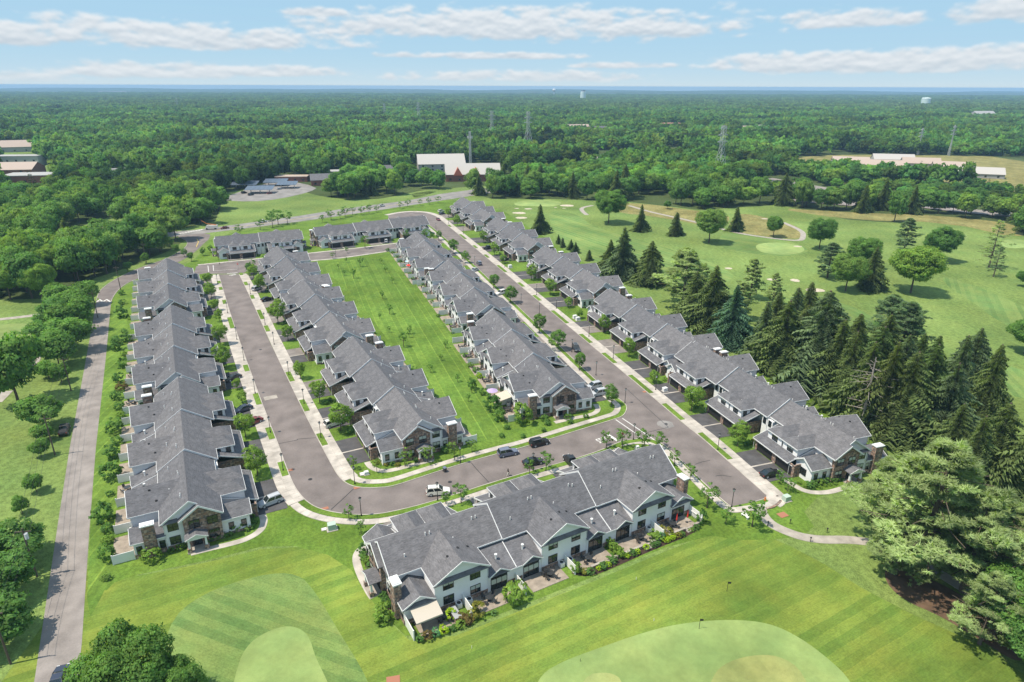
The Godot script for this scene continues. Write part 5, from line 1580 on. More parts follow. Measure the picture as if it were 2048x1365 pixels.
func greenery() -> void:
	row_of_trees([[-52.3, -116.2, 6.5], [-60.8, -132, 6.4], [-68.3, -149.5, 3.4], [-72.6, -157.4, 3.2], [-81.6, -171.2, 7.2], [-90.3, -189.3, 7], [-99.6, -210.9, 4.5], [-105.7, -222.1, 4.5], [-113.4, -236.8, 6], [-122.4, -254, 5.5]], "street", "leaf_bright", "full street tree between the driveways of the left row", "bend", "street trees of the left street")
	row_of_trees([[-39.8, -135.2, 7.2], [-48.6, -149.4, 6.6], [-57.8, -163.9, 5.4], [-70.5, -192.9, 5.6], [-78.8, -208.6, 8.2], [-97.7, -245.3, 7.6], [-107.3, -263.7, 6.2], [-111.5, -270.6, 5.2, 2]], "street", "leaf_bright", "full street tree before the second row", "bend", "street trees of the left street")
	row_of_trees([[25.1, -148.5, 5.6], [19.1, -170.6, 5.8], [14, -186.1, 6.6], [8.9, -200.4, 7], [-0.6, -232.5, 6.6], [-7.4, -251.2, 6.2], [-21.4, -290.9, 5.6], [-28.4, -309.5, 7.2], [-38.3, -338.4, 5]], "street", "leaf_mid", "full street tree before the third row", "street corner", "street trees of the right street")
	row_of_trees([[50.5, -128.6, 6], [44.5, -145.7, 7.4], [38.6, -162.1, 3.8], [34.7, -180.3, 6.4], [30, -201.1, 6.2], [23.4, -215.4, 3.6], [20.3, -227.5, 4], [14.6, -242.7, 6.6], [8, -263.3, 6.8], [-4.4, -290.7, 4.4], [-8.4, -305.7, 6.4], [-15, -332.3, 6.6], [-31.7, -375.2, 6.4], [-39, -401.9, 6]], "street", "leaf_bright", "full street tree before the right row", "dead end", "street trees of the right street")
	row_of_trees([[-33.1, -118.7, 3.6], [-28, -117.6, 3.4], [-22.5, -119.8, 4.4], [-17.9, -121.4, 4.2], [-12.3, -122.6, 4.4], [-8.7, -125.8, 3.2]], "thin", "leaf_olive", "small airy tree on the lawn along the cross street", "bend", "small airy trees on the cross street lawn")
	row_of_trees([[-30, -101.3, 3.4], [-26.9, -97.3, 3], [-12.6, -106.3, 3.4], [-9.7, -106.7, 4.8], [3.7, -116.7, 4], [7.2, -118.2, 5], [21, -127.5, 4.4], [24.6, -127.9, 5], [29.4, -127.5, 5.2], [32.7, -127.5, 4.4], [34.5, -120.5, 4], [36.4, -114.9, 4.2]], "thin", "leaf_mid", "small young tree behind the foreground block", "bend", "small young trees round the foreground block")
	row_of_trees([[37.3, -105.5, 5.2], [39.5, -100.8, 3.6], [44, -99.8, 6.2], [54.9, -111.1, 3.4], [54.4, -113.9, 3]], "thin", "leaf_mid", "young tree on the lawn by the dead end", "left", "young trees by the dead end", 1.15)
	row_of_trees([[-11.1, -150.5, 2.6], [-10.5, -155.5, 2.8], [-14.7, -162.3, 2.6], [-22.9, -168.5, 3], [-20.7, -177.2, 2.4], [-33.3, -187.7, 5.6], [-20.4, -187, 3], [-32.8, -195.9, 2.8], [-33.1, -199.1, 3.4], [-40, -200.4, 2.6], [-45.6, -213.6, 2.6], [-43.1, -218.9, 4.2], [-48.7, -236.3, 3.8], [-48.7, -257, 3.2], [-66.1, -265, 5], [-71, -268.8, 3], [-54.3, -273.8, 3.4], [-76.2, -280.1, 2.6], [-67.5, -283.7, 5], [-59, -288.2, 3.2], [-75.3, -290.6, 3]], "thin", "leaf_mid", "slender young tree on the striped court lawn", "near end", "slender young trees on the striped court lawn", 0.8)
	row_of_trees([[-111.7, -291, 4], [-109.4, -303.3, 5], [-113, -278, 5], [-83.3, -297.9, 3.4], [-79.1, -308.7, 3.4], [-72.7, -319.2, 7], [-55.2, -338.7, 6], [-45.5, -338.9, 6.4], [-41.6, -331.9, 7]], "thin", "leaf_mid", "small tree along the back street", "left", "small trees along the back street")
	row_of_trees([[-146.1, -349.5, 6], [-140.1, -362.8, 6.5], [-135.6, -369.8, 9.5], [-134.9, -377, 10], [-130.4, -380, 8], [-111.4, -384.8, 5], [-108.4, -392.6, 6.5], [-103.8, -395.9, 5], [-102.4, -402.4, 7], [-99.3, -409.1, 5.5], [-94.1, -409.2, 6], [-89.8, -412.7, 6.5], [-86.4, -418, 5], [-73.3, -431, 5], [-69.6, -438.7, 5.5], [-62.1, -444.7, 4.5], [-56.5, -448.9, 5], [-51.1, -455.1, 5]], "thin", "leaf_mid", "young tree in the strip along the main road", "left", "young trees along the main road", 1.2)
	row_of_trees([[-153.4, -300.7, 4], [-159.9, -306.5, 5], [-166.7, -314.6, 6], [-168.5, -309.4, 7], [-145.7, -302.8, 4], [-146.3, -292.4, 4.5], [-145.1, -309.8, 3.6], [-146.4, -320.2, 4], [-164.8, -287.6, 5], [-164.8, -273.2, 5]], "street", "leaf_mid", "small tree beside the curving entry road", "lane's speed hump", "small trees beside the entry road")
	# --- the planted strip behind the left row
	shrubs([[-65.8, -85.5, 0.9, 3], [-68.2, -90.1, 1.6, 0, 1.3], [-70.8, -94.9, 1.2, 1], [-72.6, -97.8, 1.3, 2], [-75, -101, 2.3, 2, 1.1], [-78.5, -108.9, 0.9, 2], [-81.5, -114.9, 2.4, 2, 1.1], [-86, -122.8, 1.9, 2, 1.1], [-88.2, -128.7, 1.5, 0], [-91.7, -133.9, 2.2, 0, 1.1], [-94.5, -141.2, 1.3, 1], [-97.3, -145.7, 1.5, 2], [-101, -150.9, 1.5, 2, 1.1], [-102.7, -156.5, 1.8, 5], [-106.4, -161.5, 1.6, 2, 1.2], [-110.7, -171.6, 1.7, 0, 1.2], [-120, -184.8, 2.1, 2, 1.2], [-115.2, -180.1, 1.2, 1], [-122, -189.4, 2.3, 2], [-120.3, -191.5, 1.7, 0, 1.3], [-125.7, -199.5, 1.1, 2], [-134.6, -214.2, 2.4, 2, 1.2], [-130.9, -212.2, 0.9, 1], [-142.9, -229.1, 1.5, 2], [-149.4, -240.8, 1.5, 2]], "in the planted strip behind the left row", "near end", "shrubs in the strip behind the left row")
	shrubs([[-60.8, -90.1, 2, 1, 0.9], [-58.5, -92.2, 0.7, 0], [-58.3, -93.4, 0.6, 7], [-57.2, -93.1, 0.9, 1], [-56.8, -93.8, 0.8, 3], [-53.1, -95.1, 0.8, 2], [-52, -95.7, 0.8, 0], [-50.9, -96.4, 0.7, 0], [-50.1, -96.9, 0.6, 3], [-49.5, -98.2, 1.2, 1, 1.1], [-47.7, -98.2, 0.7, 3], [-47, -98.8, 0.7, 0], [-47.1, -100.4, 0.9, 2], [-48.2, -101.9, 0.8, 0]], "at the left row's near end gable", "left", "shrubs at the left row's end gable")
	# --- round the foreground block
	shrubs([[-25.3, -92.1, 1.3, 2, 1.1], [-24.9, -90.6, 1, 0], [-24.2, -89.7, 0.9, 1], [-23.4, -88.5, 0.9, 2], [-23.5, -87.3, 0.7, 3], [-20.1, -81.8, 0.8, 2], [-19.6, -80.8, 0.8, 2], [-19, -79.8, 0.8, 2], [-19.3, -77.1, 1.9, 1, 1]], "beside the foreground block's left end", "far end", "shrubs at the left end of the foreground block")
	shrubs([[-13.1, -73, 0.8, 2], [-12.1, -73.5, 1, 5], [-10.9, -74, 0.9, 8], [-9.8, -74.5, 0.95, 6], [-8.7, -75.1, 0.8, 2], [-7.6, -75.6, 0.95, 1], [-9.1, -77.6, 1.2, 6], [-7.3, -76.9, 1.1, 5], [-6.4, -76.4, 1.1, 5], [-5.1, -78, 1.6, 7, 1], [-2.6, -78.2, 0.6, 4], [0.5, -80.8, 2.2, 1, 1.05], [10.7, -87.4, 1, 1, 1.7], [12.1, -87.2, 0.8, 7], [13, -87.2, 0.9, 2], [14.6, -88.2, 0.6, 6], [15.3, -88.5, 0.9, 2], [16.2, -89.1, 0.7, 6], [17, -90.1, 1.1, 2], [19.7, -91.3, 0.7, 6], [20.8, -91.9, 0.9, 2], [21.7, -92.3, 0.75, 6], [23.4, -93.5, 0.75, 6], [25.5, -96.1, 1.5, 1, 0.8], [24.8, -94.2, 0.8, 2], [25.5, -94.6, 0.8, 2], [26.6, -96.1, 0.7, 8, 1.5], [27.8, -97.4, 1.4, 7], [27.3, -95.4, 0.8, 6], [27.9, -96, 0.7, 6], [28.6, -96.3, 0.8, 6], [29.9, -96.8, 0.8, 7], [30.6, -97.2, 0.7, 0], [32.5, -98.4, 0.6, 1], [33.2, -98.8, 0.6, 2], [33.9, -99.3, 0.7, 2], [35, -100.7, 1.2, 2, 1.7]], "below the foreground block's patios", "left", "shrubs below the foreground patios")
	# --- at the other end gables
	shrubs([[-29.1, -121.5, 0.7, 7, 0.6], [-28.4, -120.9, 0.8, 7, 0.6], [-26.5, -120.3, 0.8, 7, 0.6], [-25.2, -120.2, 0.7, 2], [-24.1, -120, 0.8, 7, 0.6], [-20.4, -121.6, 0.8, 2], [-18.9, -125.1, 0.7, 0], [-9.9, -129.4, 0.9, 2], [-14.6, -125.7, 1.2, 0]], "before the end gable by the bend", "left", "shrubs before the end gable at the bend")
	shrubs([[59.9, -112.5, 1.2, 2], [61.2, -113.2, 1, 0], [62.4, -113.8, 1, 1], [63.7, -114.3, 1, 0], [64.8, -114.7, 1, 2], [65.9, -114.9, 0.9, 0], [67.2, -115.2, 0.9, 2], [58.4, -113.9, 0.6, 1], [59, -112.5, 0.6, 1], [61.9, -112.2, 0.5, 1], [63.2, -112.9, 0.5, 1], [64.3, -113.2, 0.5, 1], [65.5, -113.6, 0.5, 1]], "before the end gable by the dead end", "left", "shrubs before the end gable by the dead end")
	shrubs([[-4.8, -145.6, 2.4, 2, 1.3], [-2.9, -140.4, 2, 0, 1.1], [-1.1, -136.4, 0.9, 2], [-2.3, -132.4, 0.8, 2], [2.7, -138.9, 2.8, 1, 1.3], [5.7, -141.4, 0.8, 5], [7.9, -140.4, 1.3, 0], [8.5, -138.4, 1, 2], [13.5, -141.5, 1.3, 0], [14, -139.2, 0.9, 2], [18, -142.1, 0.9, 0], [2.6, -132.2, 0.8, 2], [7.4, -135.1, 0.8, 2]], "round the end gable at the street corner", "left", "shrubs round the street corner gable")
	shrubs([[-7.6, -154.6, 1.2, 0, 1.1], [-10.5, -157.6, 1.4, 2, 1.7], [-9, -164.9, 1, 6, 1.2], [-10.2, -169, 1.2, 0], [-11.8, -172.5, 1.1, 3], [-14, -179.9, 0.9, 2], [-12.7, -177.3, 0.8, 0], [-19.2, -200.1, 0.9, 2], [-19.9, -202.9, 0.8, 0], [-22.8, -211.2, 0.9, 3], [-25.8, -216.4, 0.9, 0], [-29.6, -231.6, 1, 2], [-32, -240.9, 0.9, 0], [-34.5, -250.2, 0.9, 3], [-35.9, -255.1, 0.8, 2], [-40.9, -263, 1, 0], [-43.2, -269.2, 1.1, 2], [-45.3, -276.4, 1, 3], [-48, -283.9, 1.1, 2], [-51.1, -291.9, 1.1, 0], [-53.6, -300.2, 1.1, 2], [-57.2, -308, 1.2, 0], [-60.5, -313.1, 1.3, 2]], "along the third row's patios", "near end", "shrubs along the patios behind the third row")
	shrubs([[-21.2, -155.7, 0.9, 7], [-27.2, -166.8, 1.3, 0, 1.3], [-38.6, -185.6, 0.9, 2], [-44.7, -199.4, 0.8, 0], [-53.5, -213, 0.9, 2], [-57.8, -222.6, 0.8, 0], [-64, -234.2, 1, 2], [-70.8, -248.4, 0.9, 0], [-78.6, -265.6, 0.9, 2]], "behind the second row", "near end", "shrubs behind the second row")
	shrubs([[52.6, -129, 0.9, 2], [53.6, -129.9, 0.8, 1], [54.7, -130.3, 0.8, 7], [46, -147.3, 0.9, 2], [47.7, -148.7, 0.8, 0], [35.9, -183.9, 0.9, 2], [37.3, -183.1, 0.7, 0], [38.8, -180.8, 0.7, 1], [31.2, -200.2, 0.9, 2], [32.7, -203.9, 0.8, 0], [16, -241.5, 0.8, 2], [9.5, -266.7, 0.8, 2], [-5.9, -308.8, 0.8, 0], [26.4, -226.9, 0.9, 2], [28.9, -228.1, 0.9, 0], [41.8, -163.7, 0.8, 1], [44, -164.4, 0.8, 2], [-1, -295.3, 0.7, 0]], "by a driveway of the right row", "dead end", "shrubs by the right row's driveways")
	shrubs([[-37.3, -133.8, 1, 2], [-36.4, -135.7, 0.9, 0], [-46.8, -148.8, 0.9, 2], [-46.3, -150.5, 0.8, 0], [-76.2, -208.7, 1.2, 2], [-76.1, -212.7, 1, 0], [-95.2, -246, 1.3, 2], [-94.6, -249.4, 1, 2], [-70.2, -199.1, 0.8, 6], [-107.3, -269.9, 1, 2]], "by a driveway of the second row", "bend", "shrubs by the second row's driveways")
	# --- evergreens beside the right row
	pines([[15.1, -356.7, 15.8, 1.15]], "spruce", "leaf_spruce", "broad dark spruce standing alone beside the golf bunkers", "", "")
	pines([[23.5, -330.6, 5, 1.1], [25.1, -323.4, 5, 1.1], [28.9, -318.1, 5.2, 1.1], [30.5, -311.3, 5.6, 1.1], [35.5, -297.2, 5, 1.1]], "spruce", "leaf_spruce", "small young spruce at the fairway's edge", "far end", "small spruces at the fairway's edge")
	pines([[41.8, -274.3, 17, 1.2], [46.2, -268, 20, 1.2], [56.1, -259.1, 22, 1.25], [65.5, -204.3, 24, 1.1], [62.2, -214.2, 20, 1.1]], "spruce", "leaf_spruce", "tall dark spruce behind the right row", "left", "tall spruces behind the right row")
	pines([[68.1, -190.8, 19.5, 1.1]], "spruce", "leaf_blue", "blue-green spruce with a sharp tip behind the right row", "", "")
	pines([[61.8, -226.8, 21, 1.1], [70.8, -237, 17, 1], [89.8, -237.3, 15, 0.9], [78.6, -214.4, 17, 1], [96, -231.2, 13, 1]], "pine", "leaf_pine", "pale feathery pine behind the right row", "left", "feathery pines behind the right row")
	pines([[73.1, -178.8, 22, 1.1], [75.5, -169.7, 23, 1.1], [84.9, -178.9, 21, 1.1], [86.7, -190.9, 19, 1.1], [83.2, -164.7, 24, 1.1], [81.2, -190.9, 20, 1], [97, -204.6, 16, 1]], "spruce", "leaf_spruce", "dark spruce in the dense left clump behind the right row", "left", "spruces in the left clump")
	pines([[85.7, -152.4, 24, 1.1], [84.2, -141.5, 25, 1.1], [86.5, -136.6, 26, 1.1], [89.9, -134.2, 25, 1.05], [92.1, -152.4, 22, 1.1], [97, -149.6, 23, 1.1], [97.3, -139.1, 25, 1.1], [97.8, -132, 23, 1.1], [106.4, -152.6, 21, 1.1], [109.3, -147, 22, 1.1], [94.5, -168.2, 18, 1.1], [103.8, -170, 17, 1.1], [110.8, -165, 17, 1.1], [111.7, -139.2, 20, 0.95], [118.6, -155.6, 18, 1], [85.2, -158.4, 20, 1.1], [117.5, -144.4, 12, 1]], "spruce", "leaf_spruce", "dark spruce in the dense right clump beyond the right row", "left", "spruces in the right clump")
	pines([[96.6, -186.9, 15, 1.2], [116.4, -191.2, 16, 1.3], [115.6, -181.1, 17, 1.3]], "pine", "leaf_grey", "grey-green pine among the spruces", "left", "grey-green pines among the spruces")
	pines([[90.1, -111.1, 17, 1.2], [97, -114.7, 18, 1.2], [99.2, -108.6, 19, 1.2], [92.3, -120.3, 15, 1.2]], "spruce", "leaf_spruce", "dark spruce at the right edge above the pines", "left", "spruces at the right edge")
	var dead := thing("dead_tree", "bare grey dead tree among the right clump of spruces", "tree", Vector3(Vector2(82.2, -137).x, 0, Vector2(82.2, -137).y))
	var dt := part("trunk", crowns.pinewood, M.dead, dead)
	dt.scale = Vector3(20, 19, 20)
	# --- the big pines at the right
	pines([[67, -87.1, 25, 1.2]], "pine", "leaf_pine", "tallest pale feathery pine with level boughs at the right", "", "")
	pines([[65.1, -95.2, 17, 1.2], [63.3, -87.3, 13, 1.2], [76.2, -95.7, 16, 1.2]], "pine", "leaf_pine", "pale feathery pine beside the tallest one at the right", "left", "pale pines beside the tallest one")
	pines([[71.9, -83.4, 18, 1.2], [78.7, -85.7, 15, 1.3], [78.8, -79.1, 19, 1.2], [67.7, -72.8, 12.5, 1.1]], "pine", "leaf_pine", "pale feathery pine at the right edge", "left", "pale pines at the right edge")
	tree("broadleaf_tree", "big0", "leaf_mid", Vector2(73.5, -72.8), 13.0, 6.5, "leafy green tree in the lower right corner", "", 0.15)
	tree("broadleaf_tree", "big1", "leaf_dark", Vector2(71.9, -66.8), 11.0, 6.0, "dark leafy tree cut by the right edge below the pines", "", 0.15)
	tree("broadleaf_tree", "big0", "leaf_mid", Vector2(-47, -59.4), 15.5, 5.9, "big round green tree at the bottom left", "", 0.12)
	tree("broadleaf_tree", "big1", "leaf_mid", Vector2(-40.9, -59.3), 11.5, 3.6, "smaller round tree to the right of the big one at bottom left", "", 0.12)
	# --- golf course trees
	for q in [[Vector2(56.4, -384.8), 22.0, 9.6, "leaf_mid", "large round oak alone on the golf rough"], [Vector2(101.2, -334.1), 20.0, 8.6, "leaf_olive", "tall spreading tree between two conifers on the golf course"], [Vector2(140, -349.2), 12.5, 4.6, "leaf_mid", "oval tree on the dry grass of the golf course"], [Vector2(152.6, -321.5), 17.0, 7.0, "leaf_dark", "dark spreading tree beside the small green"], [Vector2(131.4, -248.8), 17.0, 7.4, "leaf_olive", "olive tree in the middle of the mixed clump"], [Vector2(153.5, -281.5), 16.0, 7.6, "leaf_mid", "green round tree at the back of the mixed clump"], [Vector2(156, -247), 21.5, 10.5, "leaf_bright", "big bright yellow-green tree on the fairway's edge"], [Vector2(197.3, -297.2), 18.0, 7.6, "leaf_dark", "dark green round tree behind the bright one"], [Vector2(128.6, -204.9), 11.0, 5.2, "leaf_grey", "grey-green leafy tree above the right clump of spruces"], [Vector2(115.7, -191.2), 10.0, 5.0, "leaf_grey", "grey-green leafy tree behind the right clump of spruces"], [Vector2(101.8, -434.5), 6.0, 2.6, "leaf_dark", "small round bush-like tree on the golf rough"], [Vector2(155, -184.2), 13.0, 6.0, "leaf_mid", "green tree at the right edge of the fairway"], [Vector2(207, -255.2), 8.0, 4.0, "leaf_dark", "small dark tree at the right edge of the golf course"]]:
		tree("broadleaf_tree", "big%d" % (rng.randi() % 4), q[3], q[0], q[1], q[2], q[4], "", 0.13)
	pines([[71.1, -362.3, 15, 1]], "spruce", "leaf_spruce", "narrow dark spruce right of the oak on the golf course", "", "")
	pines([[88.3, -352.8, 12.5, 1.35]], "spruce", "leaf_spruce", "stout spruce on the golf rough in the middle", "", "")
	pines([[124.5, -364.6, 13.5, 1.2]], "spruce", "leaf_spruce", "dark spruce at the left end of the dry grass", "", "")
	pines([[132.9, -268.3, 15, 1.25]], "pine", "leaf_grey", "grey pine at the left of the mixed clump", "", "")
	pines([[142.7, -252.3, 17, 1.2]], "spruce", "leaf_spruce", "dark spruce at the right of the mixed clump", "", "")
	pines([[192.8, -317.9, 16, 1.15]], "pine", "leaf_grey", "full grey-green pine left of the dark round tree", "", "")
	pines([[212.9, -285.8, 21, 0.95]], "lightpine", "leaf_pine", "tall open pine on the right of the golf course", "", "")
	pines([[204.7, -270.8, 13, 0.9]], "lightpine", "leaf_grey", "small pine leaning on the tall open one", "", "")
	# --- left of the lane
	for q in [[Vector2(-123.8, -147.9), 20.0, 6.6, "leaf_mid", "tall tree on the grass left of the lane"], [Vector2(-128.7, -171.5), 11.0, 5.6, "leaf_mid", "nearest broad tree of the thicket beside the lane"], [Vector2(-132.6, -182.7), 11.5, 5.8, "leaf_mid", "second broad tree of the thicket beside the lane"], [Vector2(-139.2, -184.7), 10.5, 5.2, "leaf_dark", "dark broad tree on the path side of the thicket"], [Vector2(-140.3, -197.5), 12.0, 6.0, "leaf_mid", "third broad tree of the thicket beside the lane"], [Vector2(-148.4, -202.1), 11.0, 5.6, "leaf_dark", "dark broad tree in the middle of the thicket"], [Vector2(-147.9, -212), 11.5, 5.8, "leaf_mid", "fourth broad tree of the thicket beside the lane"], [Vector2(-157.7, -219.9), 11.0, 5.4, "leaf_mid", "broad tree at the far left of the thicket"], [Vector2(-155.1, -227.2), 9.5, 4.6, "leaf_mid", "last broad tree of the thicket by the speed hump"], [Vector2(-126.5, -163.6), 5.5, 2.7, "leaf_mid", "small round tree below the thicket"], [Vector2(-121.7, -161.4), 5.5, 2.4, "leaf_mid", "small round tree by the first pole below the thicket"], [Vector2(-109.4, -135.9), 8.0, 4.4, "leaf_mid", "broad low tree left of the black pickup"], [Vector2(-105.3, -130.1), 4.4, 2.0, "leaf_mid", "small tree by the foot of the second pole"], [Vector2(-101.5, -123.1), 4.4, 1.8, "leaf_mid", "first small tree below the black pickup"], [Vector2(-93.7, -110), 4.4, 1.8, "leaf_mid", "second small tree below the black pickup"], [Vector2(-91.6, -103), 4.0, 1.5, "leaf_mid", "thin small tree on the grass verge of the lane"], [Vector2(-82.9, -89.3), 7.5, 4.6, "leaf_dark", "wide dark tree left of the lane"], [Vector2(-78.9, -81), 7.5, 4.4, "leaf_dark", "wide dark tree near the bottom left edge"], [Vector2(-72.9, -72.2), 7.0, 4.2, "leaf_dark", "lowest dark tree at the left edge"], [Vector2(-139.5, -167.9), 7.0, 3.4, "leaf_olive", "pale shrubby tree beside the cart path"], [Vector2(-136.9, -171.4), 6.0, 2.6, "leaf_olive", "small olive tree beside the cart path"]]:
		tree("broadleaf_tree", "wood%d" % (rng.randi() % 5), q[3], q[0], q[1], q[2], q[4], "", 0.14)
	for i in 14:
		var p := PackedVector2Array([Vector2(-204.3, -261), Vector2(-174.4, -233), Vector2(-214.7, -285.1), Vector2(-188, -261.2), Vector2(-187.2, -234.1), Vector2(-192.8, -276.9), Vector2(-223.6, -308.6), Vector2(-197, -294.4), Vector2(-239, -313.5), Vector2(-198.7, -309), Vector2(-178, -281.3), Vector2(-179.9, -261.3), Vector2(-182.6, -299.3), Vector2(-182.4, -314.4)])
		var bright := i in [0, 1, 4, 3]
		tree("broadleaf_tree", "big%d" % (i % 4), "leaf_bright" if bright else "leaf_dark", p[i], 16.0 if i < 6 else 12.5, 6.0 if i < 6 else 4.9, "%s tree in the grove at the left edge, %s from the lower left" % ["bright yellow-green" if bright else "dark green", nth(i)], "trees of the grove at the left edge", 0.14)
	forest()


func forest() -> void:
	var R := RandomNumberGenerator.new()
	R.seed = 77
	var gaps := [
		PackedVector2Array([Vector2(-208.1, -468.8), Vector2(-208.7, -501.7), Vector2(-201.6, -582.6), Vector2(-153.9, -534.9), Vector2(-134.5, -484), Vector2(-161.5, -461.1), Vector2(-180, -428.9)]),
		PackedVector2Array([Vector2(-170.9, -597.1), Vector2(-150.2, -623), Vector2(-118, -565.5), Vector2(-130, -535.5), Vector2(-152.9, -546.4)]),
		PackedVector2Array([Vector2(-106.5, -686.3), Vector2(-13.3, -712.7), Vector2(-6.9, -608.7), Vector2(-35.8, -503.2), Vector2(-70.2, -536.9), Vector2(-93.5, -599.2)]),
		PackedVector2Array([Vector2(-181.2, -339.1), Vector2(-166.5, -359.6), Vector2(-104.9, -426.7), Vector2(-52, -476.7), Vector2(-9.8, -521.9), Vector2(237.9, -867.2), Vector2(269.8, -987.6), Vector2(-14.9, -568.2), Vector2(-54.6, -502.8), Vector2(-112.7, -445.7), Vector2(-156.5, -391.7), Vector2(-176.2, -369.1), Vector2(-191.1, -359.2)]),
		PackedVector2Array([Vector2(-678.4, -904.8), Vector2(-639.8, -906.4), Vector2(-430, -634.2), Vector2(-319.1, -479.9), Vector2(-321.6, -441.3), Vector2(-356, -461.2)]),
		PackedVector2Array([Vector2(-227, -313.7), Vector2(-244.3, -347.9), Vector2(-245.5, -423.9), Vector2(-231.3, -415.2), Vector2(-218.2, -368.3), Vector2(-204.9, -294.3)]),
		PackedVector2Array([Vector2(302.7, -769.9), Vector2(406.1, -820.6), Vector2(613.5, -791.9), Vector2(392.4, -495.9), Vector2(386.7, -542.5), Vector2(342, -593.8), Vector2(278.3, -631.4)]),
		PackedVector2Array([Vector2(227.9, -608), Vector2(250, -544.8), Vector2(268.2, -486.1), Vector2(331.3, -428), Vector2(316.1, -406.9), Vector2(251.2, -453.2), Vector2(204.9, -543.7)]),
		PackedVector2Array([Vector2(171.8, -441.7), Vector2(216.7, -424), Vector2(274, -412.9), Vector2(299.9, -384.7), Vector2(270.4, -343.9), Vector2(260.8, -391.6), Vector2(204.5, -398.4)]),
		PackedVector2Array([Vector2(-17.3, -932.5), Vector2(220.5, -801.7), Vector2(198.7, -719.5), Vector2(-14.5, -781.5)]),
		PackedVector2Array([Vector2(3066.4, -4921.5), Vector2(2795.5, -3830.7), Vector2(2389.5, -3270), Vector2(2430.6, -3895)]),
		PackedVector2Array([Vector2(-881.5, -1184.2), Vector2(-968.7, -1365.4), Vector2(-929.9, -1404.6), Vector2(-789.3, -1113.2)]),
	]
	var boxes := []
	for g in gaps:
		var b := Rect2(g[0], Vector2.ZERO)
		for p in g: b = b.expand(p)
		boxes.append(b)
	var cbox := Rect2(CLEAR[0], Vector2.ZERO)
	for p in CLEAR: cbox = cbox.expand(p)
	var keep := []
	for d0 in far_list():
		var to: Vector2 = -d0[0].normalized()
		keep.append([d0[0], to, d0[1] * 0.5 + 3.0, d0[2] * 0.5 + 9.0 + d0[0].length() * 0.03])
	var zones := FastNoiseLite.new()
	zones.seed = 5
	zones.frequency = 0.006
	zones.fractal_octaves = 3
	var spots := []
	var half := 0.80
	var step := 10.5
	var d := 150.0
	while d < 2100.0:
		var lat := -d * half - 20.0
		while lat < d * half + 20.0:
			var q := Vector2(lat + (R.randf() - 0.5) * step * 0.9, -d + (R.randf() - 0.5) * step * 0.9)
			lat += step
			if cbox.has_point(q) and inside(CLEAR, q): continue
			var ok := true
			for i in gaps.size():
				if boxes[i].has_point(q) and inside(gaps[i], q):
					ok = false
					break
			if ok:
				for kk in keep:
					var rel: Vector2 = q - kk[0]
					var along := rel.dot(kk[1])
					if absf(along - kk[3] * 0.45) < kk[3] and absf(rel.cross(kk[1])) < kk[2]:
						ok = false
						break
			if ok and zones.get_noise_2dv(q) < -0.34: ok = R.randf() < 0.35
			if ok: spots.append(q)
		d += step
		step = 10.5 + d * 0.0013
	spots.sort_custom(func(a, b): return a.length_squared() < b.length_squared())
	print("forest spots ", spots.size())
	var greens := ["leaf_mid", "leaf_dark", "leaf_mid", "leaf_olive", "leaf_bright", "leaf_dark"]
	var singles := 250
	for i in mini(singles, spots.size()):
		var q: Vector2 = spots[i]
		var h := 13.0 + 7.0 * R.randf()
		var r := 5.0 + 2.6 * R.randf()
		var where := "left of the entry road" if q.x < -90 and q.y > -420 else ("behind the main road" if q.x < 40 else "along the far edge of the golf course")
		var col: String = greens[R.randi() % 6]
		var tone: String = {"leaf_mid": "mid green", "leaf_dark": "dark green", "leaf_olive": "olive green", "leaf_bright": "bright green"}[col]
		if R.randf() < 0.12:
			conifer("conifer_tree", "spruce%d" % (R.randi() % 3), "leaf_spruce", q, h * 1.1, "dark pointed evergreen in the wood " + where, "evergreens in the wood " + where)
		else:
			tree("broadleaf_tree", "wood%d" % (R.randi() % 5), col, q, h, r, "%s %s %s tree in the wood %s" % ["tall" if h > 16.5 else "low", "spreading" if r > 6.3 else "slim", tone, where], "%s trees in the wood %s" % [tone, where], 0.12)
	var scrub := PackedVector2Array([Vector2(188.2, -555), Vector2(419.7, -543.3), Vector2(321.7, -357.3), Vector2(279.6, -356.6), Vector2(265.7, -399.5), Vector2(153.5, -447.2)])
	# the rest of the wood, too many to tell apart
	var sets := {}
	for i in range(singles, spots.size()):
		var q: Vector2 = spots[i]
		var dist := q.length()
		var lod: String = "wood%d" % (R.randi() % 5) if dist < 620.0 else "far%d" % (R.randi() % 4)
		if R.randf() < 0.07 and dist < 900.0: lod = "fir0"
		if not sets.has(lod): sets[lod] = []
		sets[lod].append(q)
	for k in sets:
		scatter("far_wood", crowns[k], sets[k], R, 1.0, zones, scrub)
	# out to the skyline in larger patches
	var clump := far_clump()
	var pts := []
	d = 2060.0
	while d < 5900.0:
		var st := 46.0 + d * 0.004
		var lat := -d * half - 60.0
		while lat < d * half + 60.0:
			var q := Vector2(lat + (R.randf() - 0.5) * st * 0.7, -d + (R.randf() - 0.5) * st * 0.7)
			lat += st
			var ok := R.randf() > 0.05
			for i in gaps.size():
				if boxes[i].has_point(q) and inside(gaps[i], q):
					ok = false
			if ok: pts.append(q)
		d += st
	print("far patches ", pts.size())
	var mm := MultiMesh.new()
	mm.transform_format = MultiMesh.TRANSFORM_3D
	mm.use_colors = true
	mm.mesh = clump
	mm.instance_count = pts.size()
